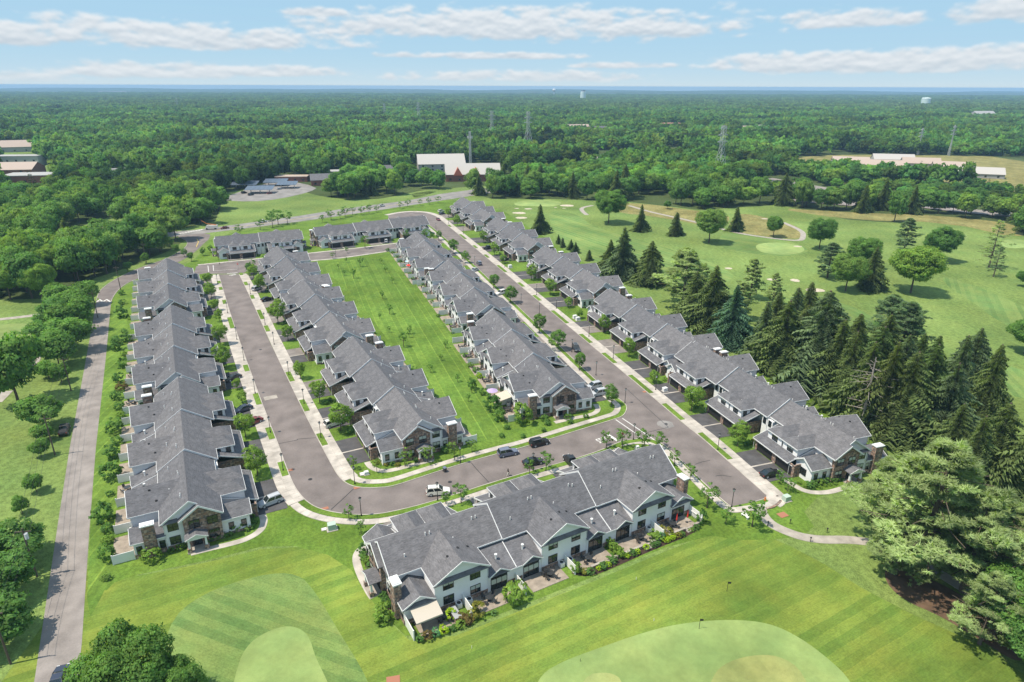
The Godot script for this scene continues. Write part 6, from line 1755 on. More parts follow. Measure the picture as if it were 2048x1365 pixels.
	for i in pts.size():
		var s: float = 1.0 + pts[i].length() * 0.00006
		mm.set_instance_transform(i, Transform3D(Basis(Vector3.UP, R.randf() * TAU).scaled(Vector3(s, 0.8 + 0.5 * R.randf(), s)), Vector3(pts[i].x, 0, pts[i].y)))
		var e := 0.75 + 0.5 * R.randf()
		mm.set_instance_color(i, Color(e * (1.1 + 0.3 * R.randf()), e, e * 0.95))
	var o := MultiMeshInstance3D.new()
	o.name = numbered("distant_forest")
	o.multimesh = mm
	o.material_override = M.leaf_dark
	add_child(o, true)
	tag(o, "hazy green forest reaching to the skyline", "forest", "", "stuff")


func far_clump() -> ArrayMesh:
	# fifteen far trees as one patch about 46 m across
	var R := RandomNumberGenerator.new()
	R.seed = 31
	var m := MB.new()
	for t in 17:
		var c := Vector3((t % 4 - 1.5) * 12.0 + R.randf() * 7, 8.0 + R.randf() * 5.0, (t / 4 - 1.5) * 12.0 + R.randf() * 7)
		var tone := 0.7 + 0.6 * R.randf()
		for k in 40:
			var dir := Vector3(R.randfn(), absf(R.randfn()) * 0.9 - 0.25, R.randfn()).normalized()
			m.tint = leaf_tone(R, 0.25) * tone
			leaf(m, c + dir * Vector3(6.0, 5.5, 6.0) * (0.8 + 0.25 * R.randf()), (dir + Vector3(R.randfn(), R.randfn(), R.randfn()) * 0.3).normalized(), 2.6, R)
	return m.mesh(true)


func scatter(called: String, mesh: Mesh, at: Array, R: RandomNumberGenerator, k: float, zones: FastNoiseLite, scrub: PackedVector2Array) -> void:
	var mm := MultiMesh.new()
	mm.transform_format = MultiMesh.TRANSFORM_3D
	mm.use_colors = true
	mm.mesh = mesh
	mm.instance_count = at.size()
	var fir: bool = mesh == crowns.fir0
	for i in at.size():
		var h: float = (13.0 + 7.0 * R.randf() + 7.0 * zones.get_noise_2dv(at[i] * 0.8)) * k
		var r: float = (4.6 + 4.0 * R.randf()) * k * (1.0 + at[i].length() * 0.0001)
		if inside(scrub, at[i]):
			h *= 0.4
			r *= 0.62
		if fir:
			mm.set_instance_transform(i, Transform3D(Basis(Vector3.UP, R.randf() * TAU).scaled(Vector3(h, h * 1.2, h)), Vector3(at[i].x, 0, at[i].y)))
		else:
			mm.set_instance_transform(i, Transform3D(Basis(Vector3.UP, R.randf() * TAU).scaled(Vector3(r, h * 0.55, r)), Vector3(at[i].x, h * 0.5, at[i].y)))
		var e: float = 0.5 + 0.55 * R.randf() + 0.7 * zones.get_noise_2d(at[i].x * 0.7 + 400.0, at[i].y)
		var y := R.randf()
		var fam: Color = [Color(0.78, 0.98, 1.15), Color(1.22, 1.05, 0.85), Color(1, 1, 1), Color(0.9, 1.0, 1.0), Color(1.08, 1.12, 0.8)][R.randi() % 5]
		if fir: e *= 0.62
		mm.set_instance_color(i, Color(e * fam.r * (0.92 + 0.2 * y), e * fam.g, e * fam.b))
	var o := MultiMeshInstance3D.new()
	o.name = numbered(called)
	o.multimesh = mm
	o.material_override = M.leaf_mid
	add_child(o, true)
	tag(o, "dense green wood beyond the nearer trees", "forest", "", "stuff")


# ---------------------------------------------------------------- street furniture, vehicles, far things
func clone(src: Node3D, called: String, at: Vector3, turn: float, label: String, category: String, group := "") -> Node3D:
	var o: Node3D = src.duplicate()
	o.name = numbered(called)
	add_child(o, true)
	o.position = at
	o.rotation.y = turn
	tag(o, label, category, group)
	return o


func v3(p: Vector2, y := 0.0) -> Vector3:
	return Vector3(p.x, y, p.y)


func make_lamp() -> Node3D:
	var o := Node3D.new()
	var p := MB.new()
	p.tube([Vector3.ZERO, Vector3(0, 0.35, 0), Vector3(0, 0.4, 0), Vector3(0, 3.45, 0)], [0.16, 0.14, 0.075, 0.055], 8)
	part("post", p.mesh(), M.black_metal, o)
	var h := MB.new()
	h.tube([Vector3(0, 3.45, 0), Vector3(0, 3.55, 0)], [0.06, 0.2], 8)
	h.tube([Vector3(0, 3.98, 0), Vector3(0, 4.12, 0), Vector3(0, 4.25, 0)], [0.33, 0.16, 0.03], 8)
	part("lamp_cap", h.mesh(), M.black_metal, o)
	var g := MB.new()
	g.tube([Vector3(0, 3.55, 0), Vector3(0, 3.98, 0)], [0.15, 0.24], 8)
	part("globe", g.mesh(), M.cap, o)
	return o


func make_car(kind: String, paint_: Material) -> Node3D:
	# nose towards +z, on the ground, about 4.8 m long
	var o := Node3D.new()
	var suv := kind != "sedan"
	var L := 2.35 if kind != "pickup" else 2.75
	var hw := 0.92
	var belt := 1.02 if suv else 0.92
	var roof := 1.72 if suv else 1.44
	if kind == "pickup": roof = 1.85
	if kind == "pickup": belt = 1.12
	# lower body, by stations along the length: z, half width, bottom, top
	var st := [[-L, 0.72, 0.45, belt - 0.22], [-L + 0.12, 0.86, 0.34, belt - 0.03], [-L + 0.8, hw, 0.3, belt], [0.0, hw + 0.01, 0.3, belt], [0.85, hw, 0.3, belt - 0.01], [1.35, hw - 0.01, 0.3, belt - 0.09], [L - 0.3, 0.84, 0.32, belt - 0.2], [L, 0.66, 0.42, belt - 0.34]]
	var b := MB.new()
	for i in st.size() - 1:
		var a: Array = st[i]
		var c: Array = st[i + 1]
		b.hexa([Vector3(-a[1], a[2], a[0]), Vector3(a[1], a[2], a[0]), Vector3(c[1], c[2], c[0]), Vector3(-c[1], c[2], c[0]), Vector3(-a[1] + 0.06, a[3], a[0]), Vector3(a[1] - 0.06, a[3], a[0]), Vector3(c[1] - 0.06, c[3], c[0]), Vector3(-c[1] + 0.06, c[3], c[0])])
	part("body", b.mesh(), paint_, o)
	# cabin: glass under a painted roof on pillars
	var zb0 := -L + 0.12
	var zb1 := -L + 0.42
	var zf1 := 0.25
	var zf0 := 1.05
	if kind == "sedan":
		zb0 = -1.75
		zb1 = -1.0
		zf1 = 0.1
	if kind == "pickup":
		zb0 = -0.75
		zb1 = -0.6
		zf1 = 0.75
		zf0 = 1.45
	var g := MB.new()
	var w0 := hw - 0.08
	var w1 := hw - 0.24
	var cab := [Vector3(-w0, belt - 0.02, zb0), Vector3(w0, belt - 0.02, zb0), Vector3(w0, belt - 0.08, zf0), Vector3(-w0, belt - 0.08, zf0), Vector3(-w1, roof - 0.05, zb1), Vector3(w1, roof - 0.05, zb1), Vector3(w1, roof - 0.05, zf1), Vector3(-w1, roof - 0.05, zf1)]
	g.hexa(cab)
	part("glass", g.mesh(), M.pane, o)
	var r := MB.new()
	r.hexa([cab[4], cab[5], cab[6], cab[7], cab[4] + Vector3(0.06, 0.06, 0.08), cab[5] + Vector3(-0.06, 0.06, 0.08), cab[6] + Vector3(-0.06, 0.06, -0.1), cab[7] + Vector3(0.06, 0.06, -0.1)])
	for s in [-1.0, 1.0]:
		for z in [[zb0, zb1], [zf0, zf1], [(zb0 + zf0) / 2.0 - 0.1, (zb1 + zf1) / 2.0 - 0.1]]:
			r.bar(Vector3(s * (w0 + 0.012), belt, z[0]), Vector3(s * (w1 + 0.012), roof - 0.03, z[1]), 0.09, 0.05, Vector3(s, 0, 0))
	part("roof", r.mesh(), paint_, o)
	if kind == "pickup":
		var bed := MB.new()
		bed.box(Vector3(-0.72, belt + 0.004, -L + 0.2), Vector3(0.72, belt + 0.02, -0.85))
		part("bed", bed.mesh(), M.dark, o)
	if kind == "suv":
		var rk := MB.new()
		for s in [-1.0, 1.0]:
			rk.bar(Vector3(s * 0.6, roof + 0.07, zb1 + 0.2), Vector3(s * 0.6, roof + 0.07, zf1 - 0.2), 0.05, 0.04)
		part("roof_rail", rk.mesh(), M.grey_metal, o)
	for s in [-1.0, 1.0]:
		for z in [-L + 0.95, L - 0.92]:
			var t := MB.new()
			t.tube([Vector3(s * 0.72, 0.35, z), Vector3(s * 0.95, 0.35, z)], [0.35, 0.35], 12)
			var wheel := part("wheel", t.mesh(), M.dark, o)
			var rim := MB.new()
			rim.tube([Vector3(s * 0.95, 0.35, z), Vector3(s * 0.965, 0.35, z)], [0.23, 0.2], 10)
			part("rim", rim.mesh(), M.steel, wheel)
		var hl := MB.new()
		hl.box(Vector3(s * 0.6 - 0.17, belt - 0.40, L - 0.2), Vector3(s * 0.6 + 0.17, belt - 0.27, L - 0.06))
		part("headlight", hl.mesh(), M.cap, o)
		var tl := MB.new()
		tl.box(Vector3(s * 0.7 - 0.13, belt - 0.30, -L - 0.01), Vector3(s * 0.7 + 0.13, belt - 0.14, -L + 0.12))
		part("tail_light", tl.mesh(), M.tail, o)
	return o


func furniture() -> void:
	M.tail = mat(Color(0.30, 0.02, 0.015), 0.3)
	M.navy = mat(Color(0.02, 0.03, 0.06), 0.25)
	M.charcoal = mat(Color(0.03, 0.032, 0.035), 0.25)
	M.black_paint = mat(Color(0.012, 0.012, 0.013), 0.22)
	M.white_paint = mat(Color(0.70, 0.68, 0.64), 0.3)
	M.silver = mat(Color(0.42, 0.44, 0.47), 0.3)
	M.slate = mat(Color(0.13, 0.15, 0.21), 0.28)
	M.maroon = mat(Color(0.16, 0.015, 0.015), 0.3)
	for k in ["navy", "charcoal", "black_paint", "white_paint", "silver", "slate", "maroon"]:
		M[k].clearcoat_enabled = true
		M[k].clearcoat = 0.8
	var lamp := make_lamp()
	var lamps := [
		["on the west side of the left street", "bend", [[-47.6, -117.9], [-55.8, -134], [-66.9, -154.7], [-78.2, -176.7], [-86.9, -193.6], [-100.2, -219.3], [-118.8, -255.3]]],
		["on the east side of the left street", "bend", [[-31.6, -113.1], [-43.5, -131.7], [-52.4, -148.8], [-61.8, -166.3], [-73.7, -189.4], [-82.9, -207.6], [-100.6, -242]]],
		["along the cross street", "bend", [[-28, -102.5], [-14.3, -107.5], [-10.9, -121], [4.5, -118.4], [27.7, -131.3]]],
		["on the west side of the right street", "street corner", [[28.7, -149.8], [23.4, -167.1], [18.1, -184.1], [9.6, -219.2], [3.3, -230.2], [-16.8, -286.8], [-42.3, -361.7]]],
		["on the east side of the right street", "dead end", [[42.1, -105.7], [45.6, -126.9], [38.1, -157.7], [29.9, -179.2], [24.7, -197.3], [16, -225.7], [9.4, -242.3], [-3.3, -283.4], [-26.7, -354.2], [-37.4, -382.6]]],
		["along the back street", "left", [[-131.4, -287.2], [-82.9, -302]]]]
	for l in lamps:
		var i := 0
		for q in l[2]:
			clone(lamp, "street_lamp", Vector3(q[0], 0.1, q[1]), 0.0, "black lamp post %s, %s from the %s" % [l[0], nth(i), l[1]], "street lamp", "black lamp posts of the estate")
			i += 1
	lamp.free()
	# --- vehicles: type, paint, rear pixel, front pixel, label
	var cars := [
		["suv", "white_paint", Vector2(-16.7, -109.5), Vector2(-12.2, -110.2), "white boxy SUV parked by the kerb of the cross street"],
		["suv", "slate", Vector2(-2.8, -123.8), Vector2(1.2, -125.4), "blue-grey SUV parked on the cross street"],
		["suv", "black_paint", Vector2(4.1, -128), Vector2(8.3, -130), "black SUV parked on the far side of the cross street"],
		["sedan", "black_paint", Vector2(2.5, -120.1), Vector2(6.7, -121.7), "black coupe parked beside the foreground block"],
		["pickup", "black_paint", Vector2(13.3, -119.2), Vector2(12, -122.6), "black pickup half hidden in a driveway of the foreground block"],
		["suv", "silver", Vector2(-44.5, -107.8), Vector2(-48.1, -104.8), "silver SUV in the nearest driveway of the left row"],
		["sedan", "navy", Vector2(-64.7, -146.7), Vector2(-67.8, -143), "dark blue sedan in a driveway of the left row"],
		["sedan", "maroon", Vector2(-60.7, -139.2), Vector2(-62, -137.4), "dark red car behind a tree in a driveway of the left row"],
		["sedan", "black_paint", Vector2(-74.5, -165.7), Vector2(-77.7, -161.1), "black sedan in a driveway of the left row under the second block"],
		["suv", "white_paint", Vector2(-43.8, -136.4), Vector2(-40.4, -139.1), "white SUV behind a tree in a driveway of the second row"],
		["sedan", "black_paint", Vector2(-93, -232.7), Vector2(-89.9, -235.8), "black sedan in a driveway at the far part of the second row"],
		["suv", "silver", Vector2(-100.8, -246), Vector2(-99.5, -249.4), "pale car behind a tree in a far driveway of the second row"],
		["suv", "charcoal", Vector2(19, -189.5), Vector2(20.1, -182.2), "dark grey SUV parked on the right street by a lamp post"],
		["suv", "slate", Vector2(-13.4, -283.5), Vector2(-16.6, -293.3), "dark blue SUV at the middle of the right street"],
		["sedan", "maroon", Vector2(-46.1, -396.9), Vector2(-42.5, -387.6), "red car at the far bend of the right street"],
		["suv", "silver", Vector2(23.9, -155.1), Vector2(21.1, -153.9), "silver SUV in the corner driveway of the third row"],
		["suv", "silver", Vector2(23, -159.4), Vector2(20.5, -158.1), "second silver car behind the first in the corner driveway"],
		["suv", "white_paint", Vector2(-3, -244.5), Vector2(-5.8, -241.8), "white car in the middle driveway of the third row"],
		["sedan", "silver", Vector2(-15.1, -278.4), Vector2(-18, -275.1), "pale car in a far driveway of the third row"],
		["sedan", "black_paint", Vector2(51, -115.9), Vector2(56.1, -117.6), "black sedan in the driveway by the dead end"],
		["pickup", "charcoal", Vector2(-14.4, -316.9), Vector2(-9.8, -320.2), "dark pickup in a driveway of the right row's fourth block"],
		["suv", "charcoal", Vector2(-5.2, -294.3), Vector2(-1.5, -298.1), "dark SUV in a driveway behind a small tree of the right row"],
		["sedan", "navy", Vector2(-45.7, -410.2), Vector2(-42.3, -413.7), "dark sedan in the farthest driveway of the right row"],
		["suv", "white_paint", Vector2(-47.2, -418.8), Vector2(-43.8, -422.4), "white SUV beside the dark sedan in the farthest driveway"],
		["suv", "silver", Vector2(-64.1, -329.2), Vector2(-65.4, -336.2), "silver car in a driveway behind the back street"],
		["pickup", "white_paint", Vector2(-148.8, -381.2), Vector2(-144, -385.8), "white pickup driving on the main road"],
		["sedan", "maroon", Vector2(-159.2, -366.6), Vector2(-162.8, -363.8), "dark red sedan waiting on the main road"],
		["suv", "white_paint", Vector2(-89, -436.4), Vector2(-84.5, -442.3), "white SUV at the right part of the main road"],
		["pickup", "black_paint", Vector2(-102.4, -131.9), Vector2(-104.5, -136.2), "black pickup with an open bed standing beside the lane"],
		["sedan", "navy", Vector2(-60.3, -64.7), Vector2(-61.1, -67), "dark car cut by the bottom edge on the lane"],
		["suv", "black_paint", Vector2(-200.8, -492), Vector2(-197.9, -497), "black SUV under the solar carport"],
		["suv", "charcoal", Vector2(-192.2, -482.7), Vector2(-189.2, -487.5), "dark SUV at the front of the solar carport"],
		["sedan", "maroon", Vector2(-181.3, -490.1), Vector2(-177.9, -495), "red sedan at the right of the solar carport"],
		["sedan", "silver", Vector2(-181.5, -512.5), Vector2(-178.7, -517.9), "silver sedan behind the solar carport"],
	]
	var kinds := {}
	for c in cars:
		var key: String = c[0] + c[1]
		if not kinds.has(key): kinds[key] = make_car(c[0], M[c[1]])
		var w: Vector2 = c[3] - c[2]
		clone(kinds[key], "car", v3((c[2] + c[3]) / 2.0, 0.085), atan2(w.x, w.y), c[4], {"suv": "SUV", "sedan": "car", "pickup": "pickup truck"}[c[0]])
	for k in kinds: kinds[k].free()
	# white work truck at the junction
	var tk := thing("utility_truck", "white utility truck with an orange boom at the junction", "truck", v3(Vector2(-167.7, -363.7), 0.06), atan2(-0.95, 0.2))
	var tb := MB.new()
	tb.box(Vector3(-1.1, 0.7, -3.4), Vector3(1.1, 2.3, 0.9))
	part("body", tb.mesh(), M.white_paint, tk)
	var tc := MB.new()
	tc.hexa([Vector3(-1.05, 0.6, 1.0), Vector3(1.05, 0.6, 1.0), Vector3(1.05, 0.6, 3.2), Vector3(-1.05, 0.6, 3.2), Vector3(-1, 2.5, 1.0), Vector3(1, 2.5, 1.0), Vector3(1, 2.3, 2.2), Vector3(-1, 2.3, 2.2)])
	part("cab", tc.mesh(), M.white_paint, tk)
	var bm := MB.new()
	bm.bar(Vector3(0, 2.6, -2.8), Vector3(0, 3.4, 2.0), 0.35, 0.35)
	bm.bar(Vector3(0, 3.4, 2.0), Vector3(0.2, 5.2, 4.4), 0.28, 0.28)
	part("boom", bm.mesh(), M.rust, tk)
	for s in [-1.0, 1.0]:
		for z in [-2.2, 2.2]:
			var t := MB.new()
			t.tube([Vector3(s * 0.8, 0.48, z), Vector3(s * 1.12, 0.48, z)], [0.48, 0.48], 10)
			part("wheel", t.mesh(), M.dark, tk)
	# --- bin, boxes, hydrant, bench, bollards
	var bin := thing("wheelie_bin", "dark wheeled bin standing on the cross street's edge", "bin", v3(Vector2(-13.9, -117.8), 0.04), 0.6)
	var b := MB.new()
	b.hexa([Vector3(-0.26, 0.06, -0.3), Vector3(0.26, 0.06, -0.3), Vector3(0.26, 0.06, 0.3), Vector3(-0.26, 0.06, 0.3), Vector3(-0.33, 1.0, -0.38), Vector3(0.33, 1.0, -0.38), Vector3(0.33, 1.0, 0.38), Vector3(-0.33, 1.0, 0.38)])
	part("tub", b.mesh(), M.charcoal, bin)
	var bl := MB.new()
	bl.hexa([Vector3(-0.35, 1.0, -0.42), Vector3(0.35, 1.0, -0.42), Vector3(0.35, 1.0, 0.4), Vector3(-0.35, 1.0, 0.4), Vector3(-0.3, 1.1, -0.36), Vector3(0.3, 1.1, -0.36), Vector3(0.3, 1.06, 0.34), Vector3(-0.3, 1.06, 0.34)])
	part("lid", bl.mesh(), M.slate, bin)
	for s in [-0.28, 0.28]:
		var w := MB.new()
		w.tube([Vector3(s - 0.04, 0.11, -0.34), Vector3(s + 0.04, 0.11, -0.34)], [0.11, 0.11], 8)
		part("wheel", w.mesh(), M.dark, bin)
	for q in [[Vector2(-32.5, -98.7), 1.3, "pale green transformer box on the lawn below the bend", "green_box"], [Vector2(-33.9, -98.6), 0.7, "low pale utility lid left of the transformer on the bend lawn", "low"], [Vector2(-30.7, -116.9), 1.0, "flat white utility lid on the lawn inside the bend", "low"], [Vector2(-30, -116.7), 0.8, "white utility post on the lawn inside the bend", "green_box"], [Vector2(53.4, -108), 1.2, "pale green transformer box near the retaining wall", "green_box"], [Vector2(21.8, -215.3), 1.2, "left one of two pale boxes on the right row's lawn", "green_box"], [Vector2(22.6, -213.3), 1.2, "right one of two pale boxes on the right row's lawn", "green_box"], [Vector2(-1, -282.9), 1.4, "pale round utility box on the lawn of the fourth right block", "green_box"], [Vector2(40.4, -157.1), 1.1, "pale utility box on the lawn of the second right block", "green_box"], [Vector2(27.9, -127.5), 0.7, "white utility post on the corner lawn behind the foreground block", "green_box"]]:
		var o := thing("utility_box", q[2], "utility box", v3(q[0], 0.01), 0.4, "")
		var m := MB.new()
		var k: float = q[1]
		var h := 0.95 * k if q[3] == "green_box" else 0.14
		m.box(Vector3(-0.55 * k, 0.1, -0.45 * k), Vector3(0.55 * k, h, 0.45 * k))
		part("cabinet", m.mesh(), M.box_green if q[2].contains("green") else M.cap, o)
		var pd := MB.new()
		pd.box(Vector3(-0.75 * k, 0, -0.62 * k), Vector3(0.75 * k, 0.1, 0.62 * k))
		part("plinth", pd.mesh(), M.concrete, o)
	var hyd := thing("fire_hydrant", "orange fire hydrant at the corner of the dead end", "hydrant", v3(Vector2(49.3, -108), 0.1))
	var hm := MB.new()
	hm.tube([Vector3.ZERO, Vector3(0, 0.1, 0), Vector3(0, 0.12, 0), Vector3(0, 0.6, 0), Vector3(0, 0.74, 0)], [0.2, 0.2, 0.13, 0.13, 0.03], 8)
	part("barrel", hm.mesh(), M.rust, hyd)
	var hc := MB.new()
	hc.tube([Vector3(-0.24, 0.45, 0), Vector3(0.24, 0.45, 0)], [0.07, 0.07], 6)
	part("nozzle", hc.mesh(), M.rust, hyd)
	var bench := thing("bench", "white bench by the start of the footpath at the dead end", "bench", v3(Vector2(43.6, -102.6), 0.01), -1.1)
	var bs := MB.new()
	bs.box(Vector3(-0.8, 0.42, -0.22), Vector3(0.8, 0.48, 0.22))
	part("seat", bs.mesh(), M.white_metal, bench)
	var bb := MB.new()
	bb.box(Vector3(-0.8, 0.5, -0.28), Vector3(0.8, 0.95, -0.23))
	part("backrest", bb.mesh(), M.white_metal, bench)
	for s in [-0.7, 0.7]:
		var lg := MB.new()
		lg.box(Vector3(s - 0.04, 0, -0.2), Vector3(s + 0.04, 0.42, 0.2))
		part("leg", lg.mesh(), M.white_metal, bench)
	var i := 0
	for q in [[47, -100.1], [52.9, -95.6], [51.3, -100.7], [57, -98.2]]:
		var o := thing("path_light", "short black bollard light beside the footpath, %s from the dead end" % nth([0, 2, 1, 3][i]), "bollard light", Vector3(q[0], 0, q[1]), 0.0, "bollard lights of the footpath")
		var m := MB.new()
		m.tube([Vector3.ZERO, Vector3(0, 0.85, 0)], [0.06, 0.06], 6)
		part("post", m.mesh(), M.black_metal, o)
		var cp := MB.new()
		cp.tube([Vector3(0, 0.85, 0), Vector3(0, 0.98, 0), Vector3(0, 1.06, 0)], [0.16, 0.16, 0.04], 8)
		part("lamp_cap", cp.mesh(), M.black_metal, o)
		i += 1
	# retaining wall
	var rw := smooth(PackedVector2Array([Vector2(48.6, -105.3), Vector2(49.9, -105.6), Vector2(51.3, -106.7), Vector2(52.4, -107.9)]))
	var wall := top("retaining_wall", band(rw, -0.2, 0.25, 0.3, 0.7), M.stone, "low curved stone retaining wall below the dead end", "wall")
	wall.position.y = -0.1
	var vt := MB.new()
	vt.box(Vector3(-0.9, 0, -0.7), Vector3(0.9, 0.06, 0.7))
	top("ground_grate", vt.mesh(), M.brick_red, "rust red square grate in the lawn below the dead end", "grate", "", v3(Vector2(51, -103.4), 0.01), 0.4)
	top("ground_grate", vt.mesh(), M.brick_red, "rust red square grate at the bottom of the foreground grass", "grate", "", v3(Vector2(-15.9, -66.2), 0.02), 0.2)
	stop_sign(Vector2(24.7, -129.4), 0.5, "red stop sign on the corner of the cross street", true)
	stop_sign(Vector2(-119.4, -278.3), -0.4, "red stop sign at the far end of the left street", true)
	for q in [[Vector2(27.9, -75.5), "dark flagstick on the large foreground green, left one"], [Vector2(9.7, -69.5), "dark marker post on the edge of the large foreground green"], [Vector2(21.5, -77), "small white marker on the fringe of the large green"], [Vector2(-5.6, -71.7), "small white marker post in the foreground grass"], [Vector2(20.4, -85.9), "small white marker post below the foreground bed"], [Vector2(34.4, -83.3), "dark flagstick on the large foreground green, right one"]]:
		var o := thing("golf_marker", q[1], "golf marker", v3(q[0], 0.02))
		var m := MB.new()
		var tall := 1.9 if q[1].contains("flag") else 0.5
		m.tube([Vector3.ZERO, Vector3(0, tall, 0)], [0.04, 0.03], 5)
		part("stick", m.mesh(), M.black_metal if q[1].contains("dark") else M.white_metal, o)
		if tall > 1.0:
			var f := MB.new()
			f.hexa([Vector3(0, 1.5, -0.01), Vector3(0.5, 1.5, -0.01), Vector3(0.5, 1.5, 0.01), Vector3(0, 1.5, 0.01), Vector3(0, 1.88, -0.01), Vector3(0.5, 1.84, -0.01), Vector3(0.5, 1.84, 0.01), Vector3(0, 1.88, 0.01)])
			part("flag", f.mesh(), M.dark, o)
	poles()
	far_things()
	patios()
	person()


func stop_sign(at: Vector2, turn: float, label: String, word: bool) -> void:
	var o := thing("stop_sign", label, "stop sign", v3(at, 0.1), turn, "")
	var p := MB.new()
	p.tube([Vector3.ZERO, Vector3(0, 2.9, 0)], [0.04, 0.04], 6)
	part("post", p.mesh(), M.grey_metal, o)
	var pts := []
	var back := []
	for k in 8:
		var a := TAU * (k + 0.5) / 8
		pts.append(Vector3(cos(a) * 0.42, 2.5 + sin(a) * 0.42, 0.05))
		back.append(Vector3(cos(a) * 0.42, 2.5 + sin(a) * 0.42, 0.075))
	var s := MB.new()
	var r: Array = pts.duplicate()
	s.poly(r)
	back.reverse()
	s.poly(back)
	for k in 8:
		var a := TAU * (k + 0.5) / 8
		var e := TAU * (k + 1.5) / 8
		s.quad(Vector3(cos(a) * 0.42, 2.5 + sin(a) * 0.42, 0.05), Vector3(cos(e) * 0.42, 2.5 + sin(e) * 0.42, 0.05), Vector3(cos(e) * 0.42, 2.5 + sin(e) * 0.42, 0.075), Vector3(cos(a) * 0.42, 2.5 + sin(a) * 0.42, 0.075))
	var plate := part("plate", s.mesh(), M.sign_red, o)
	if word:
		var t := TextMesh.new()
		t.text = "STOP"
		var f := SystemFont.new()
		f.font_names = PackedStringArray(["Droid Sans"])
		f.font_weight = 700
		t.font = f
		t.font_size = 32
		t.pixel_size = 0.0085
		t.depth = 0.006
		part("lettering", t, M.white_metal, plate, Vector3(0, 2.5, 0.08))


func poles() -> void:
	var tops := []
	var list := [[-99.1, -123.9, 9.5], [-77.5, -86.1, 9.5], [-115.8, -156.1, 9.5], [-142.9, -214.1, 9.5], [-153.6, -247.4, 9.5], [-164.3, -287.6, 9.5], [-69.4, -68.7, 9.5]]
	var names := ["wooden utility pole beside the black pickup on the lane", "wooden utility pole with a white transformer left of the lane", "wooden utility pole at the lower end of the thicket", "wooden utility pole by the lane's speed hump", "wooden utility pole on the curve of the entry road", "wooden utility pole at the top of the entry road's curve", "wooden utility pole at the bottom left edge"]
	for i in list.size():
		var q: Array = list[i]
		var o := thing("utility_pole", names[i], "utility pole", Vector3(q[0], 0, q[1]), 0.15, "wooden utility poles along the lane")
		var m := MB.new()
		m.tube([Vector3.ZERO, Vector3(0, q[2], 0)], [0.16, 0.11], 7)
		part("post", m.mesh(), M.bark, o)
		var c := MB.new()
		c.box(Vector3(-1.2, q[2] - 0.7, -0.06), Vector3(1.2, q[2] - 0.55, 0.06))
		part("crossarm", c.mesh(), M.bark, o)
		if i == 1:
			var t := MB.new()
			t.tube([Vector3(0.35, q[2] - 2.0, 0), Vector3(0.35, q[2] - 1.0, 0)], [0.28, 0.28], 8)
			part("transformer", t.mesh(), M.cap, o)
		tops.append(Vector3(q[0], q[2] - 0.55, q[1]))
	var order := [6, 1, 0, 2, 3, 4, 5]
	for i in order.size() - 1:
		for s in [-1.1, 0.0, 1.1]:
			var m := MB.new()
			var pts := []
			var rad := []
			for k in 9:
				var f := k / 8.0
				pts.append(tops[order[i]].lerp(tops[order[i + 1]], f) + Vector3(s, -1.3 * 4.0 * f * (1.0 - f) * 0.5, 0))
				rad.append(0.02)
			m.tube(pts, rad, 4, false)
			top("power_line", m.mesh(), M.dark, "%s wire between the %s and %s utility poles from the bottom" % [{-1.1: "left", 0.0: "middle", 1.1: "right"}[s], nth(i), nth(i + 1)], "wire", "wires along the lane")


func lattice(h: float, w: float, waist: float, levels: int) -> ArrayMesh:
	var m := MB.new()
	var at := func(y: float, k: int) -> Vector3:
		var r: float = w * (1.0 - y / (h * 0.62) * (1.0 - waist)) if y < h * 0.62 else w * waist
		return Vector3([-1, 1, 1, -1][k] * r, y, [-1, -1, 1, 1][k] * r)
	var y := 0.0
	var step := h / levels * 1.5
	while y < h - 0.5:
		var y2 := minf(h, y + step)
		for k in 4:
			var k2 := (k + 1) % 4
			m.bar(at.call(y, k), at.call(y2, k), 0.22, 0.22)
			m.bar(at.call(y, k), at.call(y2, k2), 0.12, 0.12)
			m.bar(at.call(y, k2), at.call(y2, k), 0.12, 0.12)
			m.bar(at.call(y2, k), at.call(y2, k2), 0.12, 0.12)
		y = y2
		step = maxf(h / levels * 0.55, step * 0.9)
	return m.mesh()


